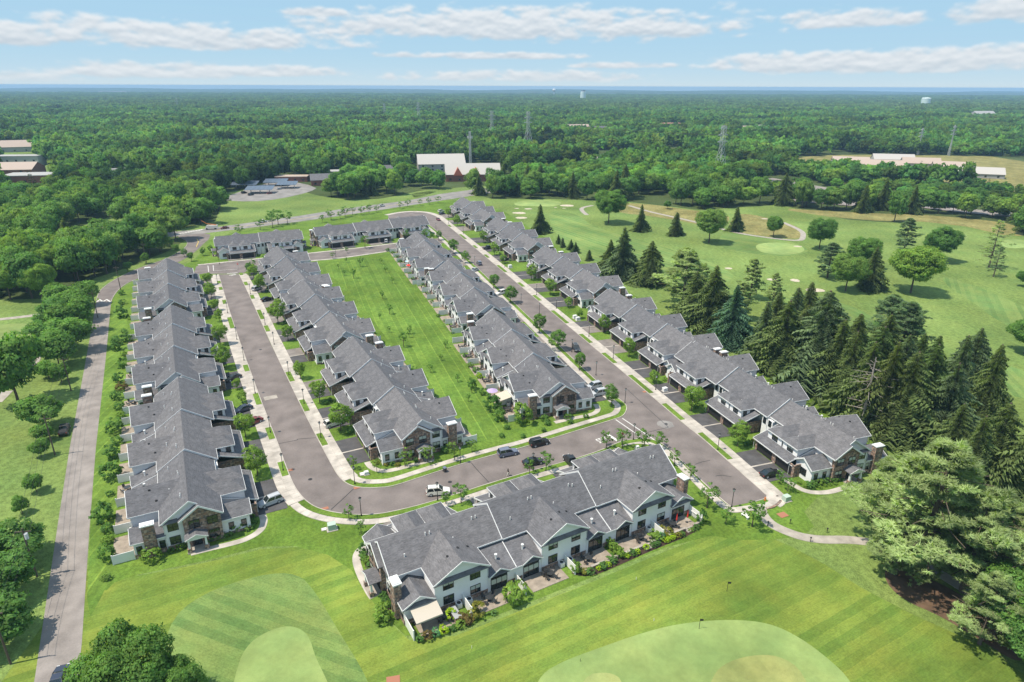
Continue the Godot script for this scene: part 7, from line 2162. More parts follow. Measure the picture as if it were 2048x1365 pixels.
func far_things() -> void:
	# --- pylons
	var pyl := []
	var data := [[Vector2(175.7, -573.1), 45.0, "tall grey lattice pylon beyond the golf course woods"], [Vector2(19.3, -858.8), 46.0, "lattice pylon right of the slim mast"], [Vector2(-30.2, -1001.9), 42.0, "lattice pylon between the mast and the far woods"], [Vector2(-191.8, -1414.6), 44.0, "far lattice pylon above the woods"], [Vector2(-298.4, -1619.2), 36.0, "faint lattice pylon far over the woods on the left"], [Vector2(482.5, -811), 30.0, "slim pylon behind the low tan homes, left one"], [Vector2(512.7, -800.1), 34.0, "slim pylon behind the low tan homes, right one"], [Vector2(-991.3, -2060.5), 40.0, "faint lattice pylon at the upper left"]]
	for d in data:
		var slim: bool = d[2].contains("slim pylon")
		var o := thing("pylon", d[2], "pylon", v3(d[0]), 0.5, "lattice pylons over the woods")
		part("tower", lattice(d[1], 5.2 if not slim else 1.2, 0.28, 9), M.steel, o)
		for f in [0.72, 0.84, 0.96]:
			var a := MB.new()
			var half := 5.5 if f < 0.9 else 3.5
			a.bar(Vector3(-half, d[1] * f, 0), Vector3(half, d[1] * f, 0), 0.5, 0.5)
			a.bar(Vector3(-half, d[1] * f, 0), Vector3(0, d[1] * f + 2.0, 0), 0.3, 0.3)
			a.bar(Vector3(half, d[1] * f, 0), Vector3(0, d[1] * f + 2.0, 0), 0.3, 0.3)
			part("crossarm", a.mesh(), M.steel, o)
		pyl.append([v3(d[0]), d[1]])
	var spans := [[0, 1], [1, 2], [2, 3]]
	for sp in spans:
		for k in 3:
			var a: Vector3 = pyl[sp[0]][0] + Vector3([-4.5, 0.0, 4.5][k], pyl[sp[0]][1] * 0.84, 0)
			var b: Vector3 = pyl[sp[1]][0] + Vector3([-4.5, 0.0, 4.5][k], pyl[sp[1]][1] * 0.84, 0)
			var pts := []
			var rad := []
			for q in 13:
				var f := q / 12.0
				pts.append(a.lerp(b, f) - Vector3(0, 8.0 * 4.0 * f * (1 - f) * 0.5, 0))
				rad.append(0.07)
			var m := MB.new()
			m.tube(pts, rad, 4, false)
			top("power_line", m.mesh(), M.dark, "%s sagging line of the %s pylon span from the golf course" % [["left", "middle", "right"][k], nth(sp[0])], "wire", "lines between the pylons")
	var mast := thing("radio_mast", "slim lattice mast with aerials behind the church", "mast", v3(Vector2(-39.8, -637.7)))
	part("tower", lattice(36.0, 1.2, 0.75, 22), M.steel, mast)
	for k in 6:
		var a := MB.new()
		var an := TAU * k / 6
		a.box(Vector3(cos(an) * 2.2 - 0.25, 29.5, sin(an) * 2.2 - 0.25), Vector3(cos(an) * 2.2 + 0.25, 31.8, sin(an) * 2.2 + 0.25))
		a.bar(Vector3(0, 30.6, 0), Vector3(cos(an) * 2.2, 30.6, sin(an) * 2.2), 0.16, 0.16)
		part("aerial", a.mesh(), M.cap, mast)
	# --- water towers
	var wt := thing("water_tower", "pale green cylindrical water tower at the right of the skyline", "water tower", v3(Vector2(1537.6, -2604.7)))
	var m := MB.new()
	m.tube([Vector3.ZERO, Vector3(0, 37, 0), Vector3(0, 40, 0), Vector3(0, 41, 0)], [15.5, 15.5, 13.5, 4], 24)
	part("tank", m.mesh(), M.tank, wt)
	var rim := MB.new()
	rim.tube([Vector3(0, 36.6, 0), Vector3(0, 37.4, 0)], [15.9, 15.9], 24)
	part("rim", rim.mesh(), M.cap, wt)
	var wt2 := thing("water_tower", "white pillar water tower near the middle of the skyline", "water tower", v3(Vector2(370, -3693.2)))
	m = MB.new()
	m.tube([Vector3.ZERO, Vector3(0, 48, 0), Vector3(0, 50, 0)], [14.5, 14.5, 8], 20)
	part("tank", m.mesh(), M.tank, wt2)
	m = MB.new()
	m.tube([Vector3(0, 48, 0), Vector3(0, 57, 0)], [10, 10], 20)
	part("rim", m.mesh(), M.slate, wt2)
	var wt3 := thing("water_tower", "small white ball water tower left of the pillar one", "water tower", v3(Vector2(304.9, -5201.6)))
	m = MB.new()
	m.ball(Vector3(0, 48, 0), Vector3(13, 12, 13), 8, 16)
	part("tank", m.mesh(), M.cap, wt3)
	m = MB.new()
	m.tube([Vector3.ZERO, Vector3(0, 40, 0)], [6, 3], 10)
	part("stem", m.mesh(), M.cap, wt3)
	for d in far_list():
		building(d)
	var i2 := 0
	for q in [[-605.3, -1199.4], [-472.3, -991.3], [-666.2, -1523.9], [-468.3, -1129.7], [-636.2, -1696.1], [-458.8, -1362], [-479.1, -1606.1], [-317.8, -1215.2], [-327.4, -1483.6], [-120.5, -1226], [176.6, -1758.9], [266.1, -1854.1], [326.9, -1715.9], [416, -2035.4], [408.7, -1776.8], [464, -1674.6], [493.6, -1538.4], [661.3, -1918], [650.2, -1688.1], [592.6, -1427], [724, -1620.7], [866.7, -1812.1], [815.3, -1581.7], [954.3, -1710.2], [1085.3, -1829], [1122.5, -1580.4]]:
		building([Vector2(q[0], q[1]), 15.0, 10.0, 7.0, 4.0, 0.3 * (i2 % 5), "pale", ["tan", "dimroof", "roof", "paleroof"][i2 % 4], "small house in the far woods, %s from the left" % nth(i2), 2])
		i2 += 1
	# --- solar carports and the church lot's carport
	for q in [[Vector2(-209.1, -522.5), 20.0, 12.0, "left solar carport of the car park"], [Vector2(-188.3, -497.2), 20.0, 11.0, "front solar carport of the car park"], [Vector2(-189.7, -536.8), 18.0, 12.0, "back solar carport of the car park"], [Vector2(-176.1, -523.3), 15.0, 10.0, "right solar carport of the car park"], [Vector2(-74.1, -542.6), 26.0, 9.0, "blue-grey solar carport beside the church"]]:
		var o := thing("solar_carport", q[3] + " with a tilted panel roof", "carport", v3(q[0]), 0.12, "")
		for k in 6:
			var p := MB.new()
			var x0: float = -q[1] / 2.0 + q[1] * k / 6.0
			p.hexa([Vector3(x0 + 0.05, 3.0, q[2] / 2), Vector3(x0 + q[1] / 6.0 - 0.05, 3.0, q[2] / 2), Vector3(x0 + q[1] / 6.0 - 0.05, 4.6, -q[2] / 2), Vector3(x0 + 0.05, 4.6, -q[2] / 2), Vector3(x0 + 0.05, 3.15, q[2] / 2), Vector3(x0 + q[1] / 6.0 - 0.05, 3.15, q[2] / 2), Vector3(x0 + q[1] / 6.0 - 0.05, 4.75, -q[2] / 2), Vector3(x0 + 0.05, 4.75, -q[2] / 2)])
			part("panel", p.mesh(), M.solar, o)
		for k in 3:
			var p := MB.new()
			var x: float = -q[1] / 2.0 + q[1] * (k + 0.5) / 3.0
			p.box(Vector3(x - 0.25, 0, -0.25), Vector3(x + 0.25, 3.7, 0.25))
			part("post", p.mesh(), M.white_metal, o)
	# far roads, glimpsed
	for p in [PackedVector2Array([Vector2(-0.8, -858), Vector2(56.1, -807.9), Vector2(121.2, -731.9), Vector2(146.4, -672), Vector2(177.8, -606.6)]), PackedVector2Array([Vector2(220.5, -587.3), Vector2(242.7, -528), Vector2(262.3, -474.6), Vector2(287.4, -434.5), Vector2(322.3, -410.4)]), PackedVector2Array([Vector2(192, -477.6), Vector2(232.4, -456.9), Vector2(256.3, -437.7)]), PackedVector2Array([Vector2(129.8, -786.6), Vector2(175.6, -812.2), Vector2(217.3, -789.7)])]:
		struct("highway", band(smooth(p), -9.0, 9.0, 0.5, 0.3), M.lane)
	for p in [PackedVector2Array([Vector2(-368.8, -478.8), Vector2(-347.5, -479.3), Vector2(-317, -470.8), Vector2(-308.1, -462.3), Vector2(-329.8, -453.3), Vector2(-353, -457)]), PackedVector2Array([Vector2(-205.3, -464.5), Vector2(-206.8, -496.8), Vector2(-199.4, -576.1), Vector2(-153.9, -529.3), Vector2(-152.7, -503), Vector2(-164.3, -469.8), Vector2(-180.6, -456.5)])]:
		sheet("car_park", p, 0.06, M.main_road, 0.0, 1)
	for p in [PackedVector2Array([Vector2(-196, -444), Vector2(-179, -434.6), Vector2(-165.8, -474.2), Vector2(-138.1, -477.1), Vector2(-125.3, -455.6), Vector2(-131.7, -408.5), Vector2(-152.4, -388.7), Vector2(-170.8, -376.3)]), PackedVector2Array([Vector2(-112.1, -458), Vector2(-93.9, -471.3), Vector2(-66.9, -510.1), Vector2(-54.9, -505.3), Vector2(-88.5, -442.2), Vector2(-107.1, -436)]), PackedVector2Array([Vector2(-77.2, -502.2), Vector2(-49.2, -526.3), Vector2(-18.1, -538.2), Vector2(-13.8, -527.2), Vector2(-45.6, -486), Vector2(-69.2, -471.8)])]:
		sheet("lawn", p, 0.03, M.grass, 0.3, 1)
	for p in [PackedVector2Array([Vector2(302.7, -769.9), Vector2(406.1, -820.6), Vector2(613.5, -791.9), Vector2(392.4, -495.9), Vector2(386.7, -542.5), Vector2(342, -593.8), Vector2(278.3, -631.4)]), PackedVector2Array([Vector2(171.8, -441.7), Vector2(216.7, -424), Vector2(274, -412.9), Vector2(299.9, -384.7), Vector2(270.4, -343.9), Vector2(260.8, -391.6), Vector2(204.5, -398.4)]), PackedVector2Array([Vector2(3066.4, -4921.5), Vector2(2795.5, -3830.7), Vector2(2389.5, -3270), Vector2(2430.6, -3895)]), PackedVector2Array([Vector2(-881.5, -1184.2), Vector2(-968.7, -1365.4), Vector2(-929.9, -1404.6), Vector2(-789.3, -1113.2)]), PackedVector2Array([Vector2(-678.4, -904.8), Vector2(-639.8, -906.4), Vector2(-430, -634.2), Vector2(-319.1, -479.9), Vector2(-321.6, -441.3), Vector2(-356, -461.2)]), PackedVector2Array([Vector2(-227, -313.7), Vector2(-244.3, -347.9), Vector2(-245.5, -423.9), Vector2(-231.3, -415.2), Vector2(-218.2, -368.3), Vector2(-204.9, -294.3)])]:
		sheet("meadow", p, 0.02, M.dry if p[0].x > 50 else M.grass, 0.0, 1)
	# hills
	for k in 3:
		var hm := MB.new()
		var f := FastNoiseLite.new()
		f.seed = 60 + k
		f.frequency = 0.0004
		var z := -7600.0 - k * 1100.0
		var prev := Vector3.ZERO
		for i in 81:
			var x := -11000.0 + i * 275.0
			var y := maxf(-20.0, 19.0 + k * 5.0 + (16.0 + 5.0 * k) * f.get_noise_1d(x))
			var cur := Vector3(x, y, z + 300.0 * f.get_noise_1d(x + 900.0))
			if i > 0:
				hm.quad(Vector3(prev.x, -60, prev.z + 500), Vector3(cur.x, -60, cur.z + 500), cur, prev)
				hm.quad(prev, cur, Vector3(cur.x, -60, cur.z - 500), Vector3(prev.x, -60, prev.z - 500))
			prev = cur
		struct("hills", hm.mesh(), M.floor)


func building(d: Array) -> void:
	var o := thing("building", d[8], "building", v3(d[0]), d[5], "")
	var w: float = d[1] / 2.0
	var p: float = d[2] / 2.0
	var h: float = d[3]
	var rh: float = d[4]
	var m := MB.new()
	m.box(Vector3(-w, 0, -p), Vector3(w, h, p))
	if rh > 1.0:
		m.tri(Vector3(-w, h, p), Vector3(-w, h + rh - 0.3, 0), Vector3(-w, h, -p))
		m.tri(Vector3(w, h, -p), Vector3(w, h + rh - 0.3, 0), Vector3(w, h, p))
	part("wall", m.mesh(), M[d[6]], o)
	var r := MB.new()
	if rh > 1.0:
		r.slab(Vector3(-w - 0.5, h + rh, 0), Vector3(w + 0.5, h + rh, 0), Vector3(w + 0.5, h - 0.2, p + 0.6), Vector3(-w - 0.5, h - 0.2, p + 0.6), 0.25)
		r.slab(Vector3(w + 0.5, h + rh, -0.01), Vector3(-w - 0.5, h + rh, -0.01), Vector3(-w - 0.5, h - 0.2, -p - 0.6), Vector3(w + 0.5, h - 0.2, -p - 0.6), 0.25)
	else:
		r.box(Vector3(-w - 0.3, h, -p - 0.3), Vector3(w + 0.3, h + 0.5, p + 0.3))
	part("roof", r.mesh(), M[d[7]], o)
	if d[6] == "brick" and rh > 6.0:
		# brick cross gables over the front
		for s in [-0.55, 0.1]:
			var g := MB.new()
			g.poly([Vector3(w * s - 4, h - 1.0, p + 0.7), Vector3(w * s, h + 5.5, p + 0.7), Vector3(w * s + 4, h - 1.0, p + 0.7)])
			g.quad(Vector3(w * s - 4, h - 1.0, p + 0.7), Vector3(w * s, h + 5.5, p + 0.7), Vector3(w * s, h + 5.5, 0), Vector3(w * s - 4, h - 1.0, 0))
			g.quad(Vector3(w * s + 4, h - 1.0, p + 0.7), Vector3(w * s, h + 5.5, p + 0.7), Vector3(w * s, h + 5.5, 0), Vector3(w * s + 4, h - 1.0, 0))
			part("gable", g.mesh(), M.gable_red, o)
	for k in int(d[9]):
		var x: float = -w + 2.0 * w * (k + 0.5) / d[9]
		for f in maxi(1, int(h / 3.4)):
			window(o, Vector3(x, 1.0 + f * 3.2, p), Vector3(0, 0, 1), 1.7, 1.55, 2)


func far_list() -> Array:
	# --- far buildings: place, width, depth, wall height, roof height, turn, wall, roof, label
	return [
		[Vector2(-379.4, -529.3), 34, 22, 9, 0.4, 0.2, "brick", "dimroof", "brick building with a white flat roof at the left edge", 3],
		[Vector2(-433.7, -589.9), 34, 26, 7, 5, 0.2, "brick", "tan", "tan-roofed brick building at the left edge", 2],
		[Vector2(-489.9, -674.3), 40, 16, 9, 0.4, 0.15, "pale", "dimroof", "long white flat building at the left edge", 5],
		[Vector2(-600.1, -815.1), 46, 20, 6, 7, 0.4, "dimroof", "tan", "pale hip-roofed building at the far left edge", 4],
		[Vector2(-209.1, -348.5), 16, 10, 3.2, 3, 0.1, "dimroof", "terracotta", "small house with a terracotta roof left of the junction", 3],
		[Vector2(-214.8, -342.2), 13, 8, 3.0, 2, 0.1, "dimroof", "roof", "grey-roofed wing beside the terracotta house", 2],
		[Vector2(-272.7, -458.8), 12, 9, 4, 3, 0.5, "pale", "dimroof", "white-roofed house among the trees above the terracotta one", 2],
		[Vector2(-321, -548.1), 14, 9, 7, 5, 0.6, "pale", "dimroof", "white gabled house among the left woods", 3],
		[Vector2(-184.8, -563.8), 26, 12, 4, 0.4, 0.1, "brick", "tan", "low brick building behind the solar carports", 4],
		[Vector2(-150.9, -546.5), 26, 16, 4.5, 4, 0.3, "brick", "roof", "grey-roofed brick building right of the big tree", 4],
		[Vector2(-148.8, -597.7), 28, 14, 4.5, 0.5, 0.2, "brick", "dimroof", "brick building with rooftop boxes behind the main road", 4],
		[Vector2(-113.8, -612.9), 18, 12, 4, 4, 0.2, "dimroof", "roof", "small grey-roofed building behind dark trees", 2],
		[Vector2(-34.2, -574), 46, 18, 6, 8, 0.12, "brick", "paleroof", "church hall with a pale roof and red brick gables", 6],
		[Vector2(-68.4, -644.8), 44, 22, 7, 8, 0.2, "dimroof", "paleroof", "church nave with a broad pale roof", 5],
		[Vector2(108.2, -1197.7), 46, 16, 9, 5, 0.1, "dimroof", "tan", "long white apartment building in the middle distance", 9],
		[Vector2(143, -1161.1), 30, 14, 8, 5, 0.2, "dimroof", "roof", "grey-roofed end of the white apartment building", 5],
		[Vector2(172.5, -1366.1), 14, 10, 6, 4, 0.3, "dimroof", "roof", "small white house behind the apartment building", 2],
		[Vector2(218.1, -1440.6), 14, 10, 5, 4, 0.5, "dimroof", "tan", "pale house near the apartment building", 2],
		[Vector2(205.8, -1094.2), 26, 14, 5, 4, 0.2, "dimroof", "roof", "low building with a dark cupola in the woods", 3],
		[Vector2(293, -1277.8), 34, 18, 12, 0.5, 0.1, "brick", "terracotta", "red brick block in the middle distance", 5],
		[Vector2(344.2, -1311.1), 22, 12, 6, 0.5, 0.1, "tan", "dimroof", "tan flat building right of the red brick block", 3],
		[Vector2(346.5, -695.8), 34, 16, 4, 5, -0.3, "dimroof", "tan", "tan-roofed low home, first of the row at right", 4],
		[Vector2(361.7, -665.7), 40, 16, 4, 5, -0.3, "dimroof", "tan", "tan-roofed low home, second of the row at right", 4],
		[Vector2(406.5, -726.2), 40, 14, 4, 5, -0.2, "dimroof", "paleroof", "pale-roofed low home behind the row at right", 4],
		[Vector2(414.5, -688.9), 34, 14, 4, 5, -0.3, "dimroof", "tan", "tan-roofed low home in the middle of the row at right", 4],
		[Vector2(424, -651.2), 34, 16, 4, 5, -0.4, "dimroof", "tan", "tan-roofed low home, fourth of the row at right", 4],
		[Vector2(418.5, -606.2), 38, 16, 4, 5, -0.4, "dimroof", "paleroof", "pale-roofed low home at the end of the row at right", 4],
		[Vector2(1244.8, -1841.3), 60, 24, 10, 8, 0.2, "pale", "dimroof", "white barn-like building at the far right", 3],
		[Vector2(415.3, -1227.5), 18, 12, 6, 5, 0.3, "dimroof", "tan", "small pale house in the far woods right of the brick block", 2],
		[Vector2(450.7, -1257.4), 16, 12, 6, 5, 0.1, "pale", "dimroof", "small white house in the far woods right of centre", 2],
		[Vector2(-3344.8, -5362.2), 330, 60, 16, 0.5, 0.0, "pale", "dimroof", "long white warehouse on the left skyline", 0],
		[Vector2(-3607.5, -6354.2), 260, 60, 22, 0.5, 0.0, "pale", "dimroof", "tall pale warehouse on the left skyline", 0],
	]


# ---------------------------------------------------------------- behind the homes
func patios() -> void:
	var screen := Node3D.new()
	var m := MB.new()
	m.box(Vector3(-0.05, 0.08, 0.12), Vector3(0.05, 1.85, 3.2))
	part("panel", m.mesh(), M.white_metal, screen)
	for z in [0.06, 3.26]:
		var p := MB.new()
		p.box(Vector3(-0.08, 0, z - 0.08), Vector3(0.08, 1.95, z + 0.08))
		part("post", p.mesh(), M.white_metal, screen)
	var ac := Node3D.new()
	m = MB.new()
	m.box(Vector3(-0.42, 0, -0.42), Vector3(0.42, 0.85, 0.42))
	part("case", m.mesh(), M.cap, ac)
	m = MB.new()
	m.disc(Vector3(0, 0.86, 0), 0.34, 12)
	part("fan_grille", m.mesh(), M.dark, ac)
	var table := Node3D.new()
	m = MB.new()
	m.tube([Vector3(0, 0.70, 0), Vector3(0, 0.75, 0)], [0.62, 0.62], 14)
	part("table_top", m.mesh(), M.charcoal, table)
	m = MB.new()
	m.tube([Vector3.ZERO, Vector3(0, 0.05, 0), Vector3(0, 0.07, 0), Vector3(0, 0.70, 0)], [0.35, 0.3, 0.06, 0.06], 8)
	part("pedestal", m.mesh(), M.charcoal, table)
	var chair := Node3D.new()
	m = MB.new()
	m.box(Vector3(-0.27, 0.38, -0.27), Vector3(0.27, 0.46, 0.27))
	part("seat", m.mesh(), M.charcoal, chair)
	m = MB.new()
	m.hexa([Vector3(-0.27, 0.46, -0.27), Vector3(0.27, 0.46, -0.27), Vector3(0.27, 0.46, -0.21), Vector3(-0.27, 0.46, -0.21), Vector3(-0.25, 1.0, -0.4), Vector3(0.25, 1.0, -0.4), Vector3(0.25, 1.0, -0.35), Vector3(-0.25, 1.0, -0.35)])
	part("backrest", m.mesh(), M.charcoal, chair)
	for x in [-0.24, 0.24]:
		for z in [-0.24, 0.24]:
			m = MB.new()
			m.box(Vector3(x - 0.025, 0, z - 0.025), Vector3(x + 0.025, 0.38, z + 0.025))
			part("leg", m.mesh(), M.charcoal, chair)
	for b in blocks:
		var words: String = b.label.get_slice(" white", 0) + " " + b.label.get_slice("block of the ", 1).replace(" from the left", "") + " block"
		var is_f: bool = b.label.begins_with("foreground")
		if is_f: words = "foreground block"
		if b.label.contains("behind the back street"): continue
		var turn := atan2(-b.z.x, -b.z.y)
		for k in 2 * b.n + 1:
			if is_f and k == 4 - 2: continue
			var x: float = b.sec * k / 2.0
			if k == 0: x += 0.1
			if k == 2 * b.n: x -= 0.1
			if k % 2 == 1: x += 0.0
			var at: Vector2 = b.org + b.x * x - b.z * 9.5
			var from_near: int = k if b.x.y < 0.0 else 2 * b.n - k
			clone(screen, "privacy_screen", v3(at), turn, "white privacy screen behind the %s, %s from its %s end" % [words, nth(from_near), "left" if is_f else "near"], "privacy screen", "white privacy screens between the patios")
		for k in 2 * b.n:
			var xm: float = b.sec * (k + 0.5) / 2.0
			var c: Vector2 = b.org + b.x * xm - b.z * 11.2
			var hw := 3.4
			var p := PackedVector2Array([c - b.x * hw - b.z * 1.75, c + b.x * hw - b.z * 1.75, c + b.x * hw + b.z * 1.75, c - b.x * hw + b.z * 1.75])
			var pm := MB.new()
			for q in 1:
				pm.hexa([v3(p[0], 0), v3(p[1], 0), v3(p[2], 0), v3(p[3], 0), v3(p[0], 0.1), v3(p[1], 0.1), v3(p[2], 0.1), v3(p[3], 0.1)])
			struct("patio", pm.mesh(), M.paver)
			var from_near: int = k if b.x.y < 0.0 else 2 * b.n - 1 - k
			var where := "%s patio behind the %s from its %s end" % [nth(from_near), words, "left" if is_f else "near"]
			# one cooler unit to each home
			clone(ac, "air_conditioner", v3(b.org + b.x * (xm + (1.2 if k % 2 == 0 else -1.2) * 3.2) - b.z * 10.0, 0.1), turn, "grey air conditioner, %s from the near end behind the %s" % [nth(from_near), words], "air conditioner", "air conditioners behind the homes")
			var seen_: bool = is_f or words.contains("third row") or (words.contains("left row") and k % 2 == 0)
			if seen_ and hash2(k * 7 + int(b.org.x), 3) < (1.0 if is_f else 0.6):
				var tc: Vector2 = c + b.x * (0.9 if k % 2 == 0 else -0.9) + b.z * 0.1
				clone(table, "patio_table", v3(tc, 0.1), turn, "dark round table on the %s patio behind the %s" % [nth(from_near), words], "table", "patio tables")
				for j in 4:
					var an := TAU * j / 4 + 0.5
					var cp := tc + Vector2(cos(an), sin(an)) * 1.0
					clone(chair, "patio_chair", v3(cp, 0.1), atan2(-cos(an), -sin(an)), "dark chair on the %s side, %s patio table of the %s" % [["lawn", "left", "house", "right"][j], nth(from_near), words], "chair", "patio chairs")
		if is_f: front_block(b)
		if words.contains("third row") and b.label.begins_with("nearest"):
			awning(v3(b.org + b.x * 9.2 - b.z * 9.5), turn, "beige awning let out behind the street corner block", 4.2, 3.0)
			parasol(Vector2(-5, -152.6), 1.5, M.lilac, "open lilac parasol behind the street corner block", true)
		if words.contains("third row") and b.label.begins_with("farthest"):
			parasol(Vector2(-44.6, -278.9), 1.7, M.red_cloth, "open red parasol behind the third row", true)
			parasol(Vector2(-46.3, -285.7), 1.6, M.blue_cloth, "open pale blue parasol behind the third row", true)
	screen.free()
	ac.free()
	table.free()
	chair.free()


func awning(at: Vector3, turn: float, label: String, w: float, deep: float) -> void:
	var o := thing("awning", label, "awning", at, turn)
	var m := MB.new()
	m.slab(Vector3(-w / 2, 3.0, 0.05), Vector3(w / 2, 3.0, 0.05), Vector3(w / 2, 2.3, deep), Vector3(-w / 2, 2.3, deep), 0.04)
	m.box(Vector3(-w / 2, 2.05, deep - 0.03), Vector3(w / 2, 2.3, deep))
	part("cloth", m.mesh(), M.awning, o)
	for s in [-1.0, 1.0]:
		m = MB.new()
		m.bar(Vector3(s * (w / 2 - 0.3), 2.4, 0.05), Vector3(s * (w / 2 - 0.3), 2.28, deep - 0.1), 0.05, 0.05)
		part("arm", m.mesh(), M.white_metal, o)


func parasol(at: Vector2, r: float, cloth: Material, label: String, open_: bool) -> void:
	var o := thing("parasol", label, "parasol", v3(at, 0.1))
	var m := MB.new()
	m.tube([Vector3.ZERO, Vector3(0, 2.5, 0)], [0.03, 0.03], 6)
	part("pole", m.mesh(), M.white_metal, o)
	m = MB.new()
	if open_:
		for k in 8:
			var a := TAU * k / 8
			var b := TAU * (k + 1) / 8
			m.tri(Vector3(0, 2.6, 0), Vector3(cos(b) * r, 2.05, sin(b) * r), Vector3(cos(a) * r, 2.05, sin(a) * r))
	else:
		m.tube([Vector3(0, 1.0, 0), Vector3(0, 1.3, 0), Vector3(0, 2.5, 0)], [0.1, 0.17, 0.04], 8)
	part("canopy", m.mesh(), cloth, o)
	m = MB.new()
	m.tube([Vector3.ZERO, Vector3(0, 0.08, 0)], [0.3, 0.25], 10)
	part("base", m.mesh(), M.dark, o)


func front_block(b: Dictionary) -> void:
	var at := func(x: float, z: float) -> Vector2: return b.org + b.x * (b.L - x) + b.z * z
	var turn := atan2(-b.z.x, -b.z.y)
	awning(v3(at.call(2.9, -9.6)), turn, "beige awning over the left end patio door of the foreground block", 4.2, 2.6)
	# mulch beds under the shrubs, low stone walls, steps
	for p in [PackedVector2Array([Vector2(-13.4, -72.4), Vector2(-12.5, -73.1), Vector2(-9, -74.9), Vector2(-6.1, -76.2), Vector2(-5.4, -77.2), Vector2(-6.6, -78), Vector2(-8.7, -76), Vector2(-11.1, -74.5), Vector2(-13.6, -73.7)]), PackedVector2Array([Vector2(9.7, -87.1), Vector2(12.9, -86.4), Vector2(18.2, -89.3), Vector2(24, -92.9), Vector2(33, -97.8), Vector2(34.8, -100.4), Vector2(32.5, -99.2), Vector2(27.3, -96.1), Vector2(22.3, -93.4), Vector2(14.9, -89), Vector2(10.6, -88)]), PackedVector2Array([Vector2(-25.9, -92.6), Vector2(-24.9, -93.1), Vector2(-22.5, -86.9), Vector2(-23.4, -86.3)]), PackedVector2Array([Vector2(-20.7, -82.3), Vector2(-19.8, -82.6), Vector2(-18.2, -79.2), Vector2(-18.9, -78.8)])]:
		sheet("mulch_bed", p, 0.03, M.mulch, 0.0, 1)
	for q in [[31.4, 37.0, "in the middle"], [38.4, 46.4, "right of the middle"], [48.4, 56.2, "at the right end"]]:
		var a: Vector2 = at.call(q[0], -12.95)
		var e: Vector2 = at.call(q[1], -12.95)
		var gap: Vector2 = a.lerp(e, 0.62)
		var o := thing("patio_wall", "low stone patio wall %s of the foreground block" % q[2], "wall")
		part("wall_length", band(PackedVector2Array([a, a.lerp(e, 0.5)]), -0.18, 0.18, 0.55, 0.55), M.stone, o)
		part("wall_length", band(PackedVector2Array([a.lerp(e, 0.75), e]), -0.18, 0.18, 0.55, 0.55), M.stone, o)
		part("coping", band(PackedVector2Array([a, a.lerp(e, 0.5)]), -0.22, 0.22, 0.62, 0.07), M.concrete_dim, o)
		part("coping", band(PackedVector2Array([a.lerp(e, 0.75), e]), -0.22, 0.22, 0.62, 0.07), M.concrete_dim, o)
		var st := thing("patio_steps", "pale stone steps %s of the foreground block" % q[2], "steps")
		for k in 3:
			part("step", band(PackedVector2Array([gap - b.x * 0.9 - b.z * (0.35 * k), gap + b.x * 0.9 - b.z * (0.35 * k)]), -0.18, 0.17, 0.36 - 0.11 * k, 0.36 - 0.11 * k), M.concrete_dim, st)
	# hedge between the patios
	var h0: Vector2 = at.call(37.6, -9.8)
	var hd := thing("clipped_hedge", "clipped bright green hedge between two foreground patios", "hedge", v3(h0), 0.0)
	for k in 5:
		var c := part("foliage", crowns["shrub%d" % (k % 3)], M.leaf_bright, hd, Vector3(-b.z.x * k * 0.8, 0.85, -b.z.y * k * 0.8), k * 1.3)
		c.scale = Vector3(0.85, 0.95, 0.85)
	# grills and the outdoor kitchen
	for q in [[24.0, -10.6, "black gas grill against the middle of the foreground block"], [43.4, -11.0, "black gas grill right of the middle of the foreground block"]]:
		var o := thing("gas_grill", q[2], "grill", v3(at.call(q[0], q[1]), 0.1), turn)
		var m := MB.new()
		m.box(Vector3(-0.65, 0.1, -0.3), Vector3(0.65, 0.85, 0.3))
		part("cabinet", m.mesh(), M.charcoal, o)
		m = MB.new()
		m.hexa([Vector3(-0.42, 0.85, -0.3), Vector3(0.42, 0.85, -0.3), Vector3(0.42, 0.85, 0.3), Vector3(-0.42, 0.85, 0.3), Vector3(-0.4, 1.2, -0.2), Vector3(0.4, 1.2, -0.2), Vector3(0.4, 1.1, 0.12), Vector3(-0.4, 1.1, 0.12)])
		part("hood", m.mesh(), M.black_metal, o)
	var kit := thing("outdoor_kitchen", "stone outdoor kitchen island on the left end patio", "outdoor kitchen", v3(at.call(7.2, -11.6), 0.1), turn)
	var km := MB.new()
	km.box(Vector3(-0.5, 0, -1.2), Vector3(0.5, 0.9, 1.2))
	part("island", km.mesh(), M.stone, kit)
	km = MB.new()
	km.box(Vector3(-0.58, 0.9, -1.3), Vector3(0.58, 0.97, 1.3))
	part("worktop", km.mesh(), M.grey_metal, kit)
	parasol(Vector2(30.2, -100.1), 1.0, M.red_cloth, "left folded red parasol on the right end patio of the foreground block", false)
	parasol(Vector2(32.4, -101), 1.0, M.red_cloth, "right folded red parasol on the right end patio of the foreground block", false)
	var fence := thing("patio_fence", "white picket fence at the right end of the foreground block", "fence", v3(at.call(56.4, -9.6)), turn)
	for k in 9:
		var m := MB.new()
		m.box(Vector3(-0.03, 0.1, 0.2 + k * 0.36), Vector3(0.03, 1.1, 0.28 + k * 0.36))
		part("picket", m.mesh(), M.white_metal, fence)
	var rl := MB.new()
	rl.box(Vector3(-0.05, 1.1, 0.1), Vector3(0.05, 1.2, 3.3))
	part("rail", rl.mesh(), M.white_metal, fence)


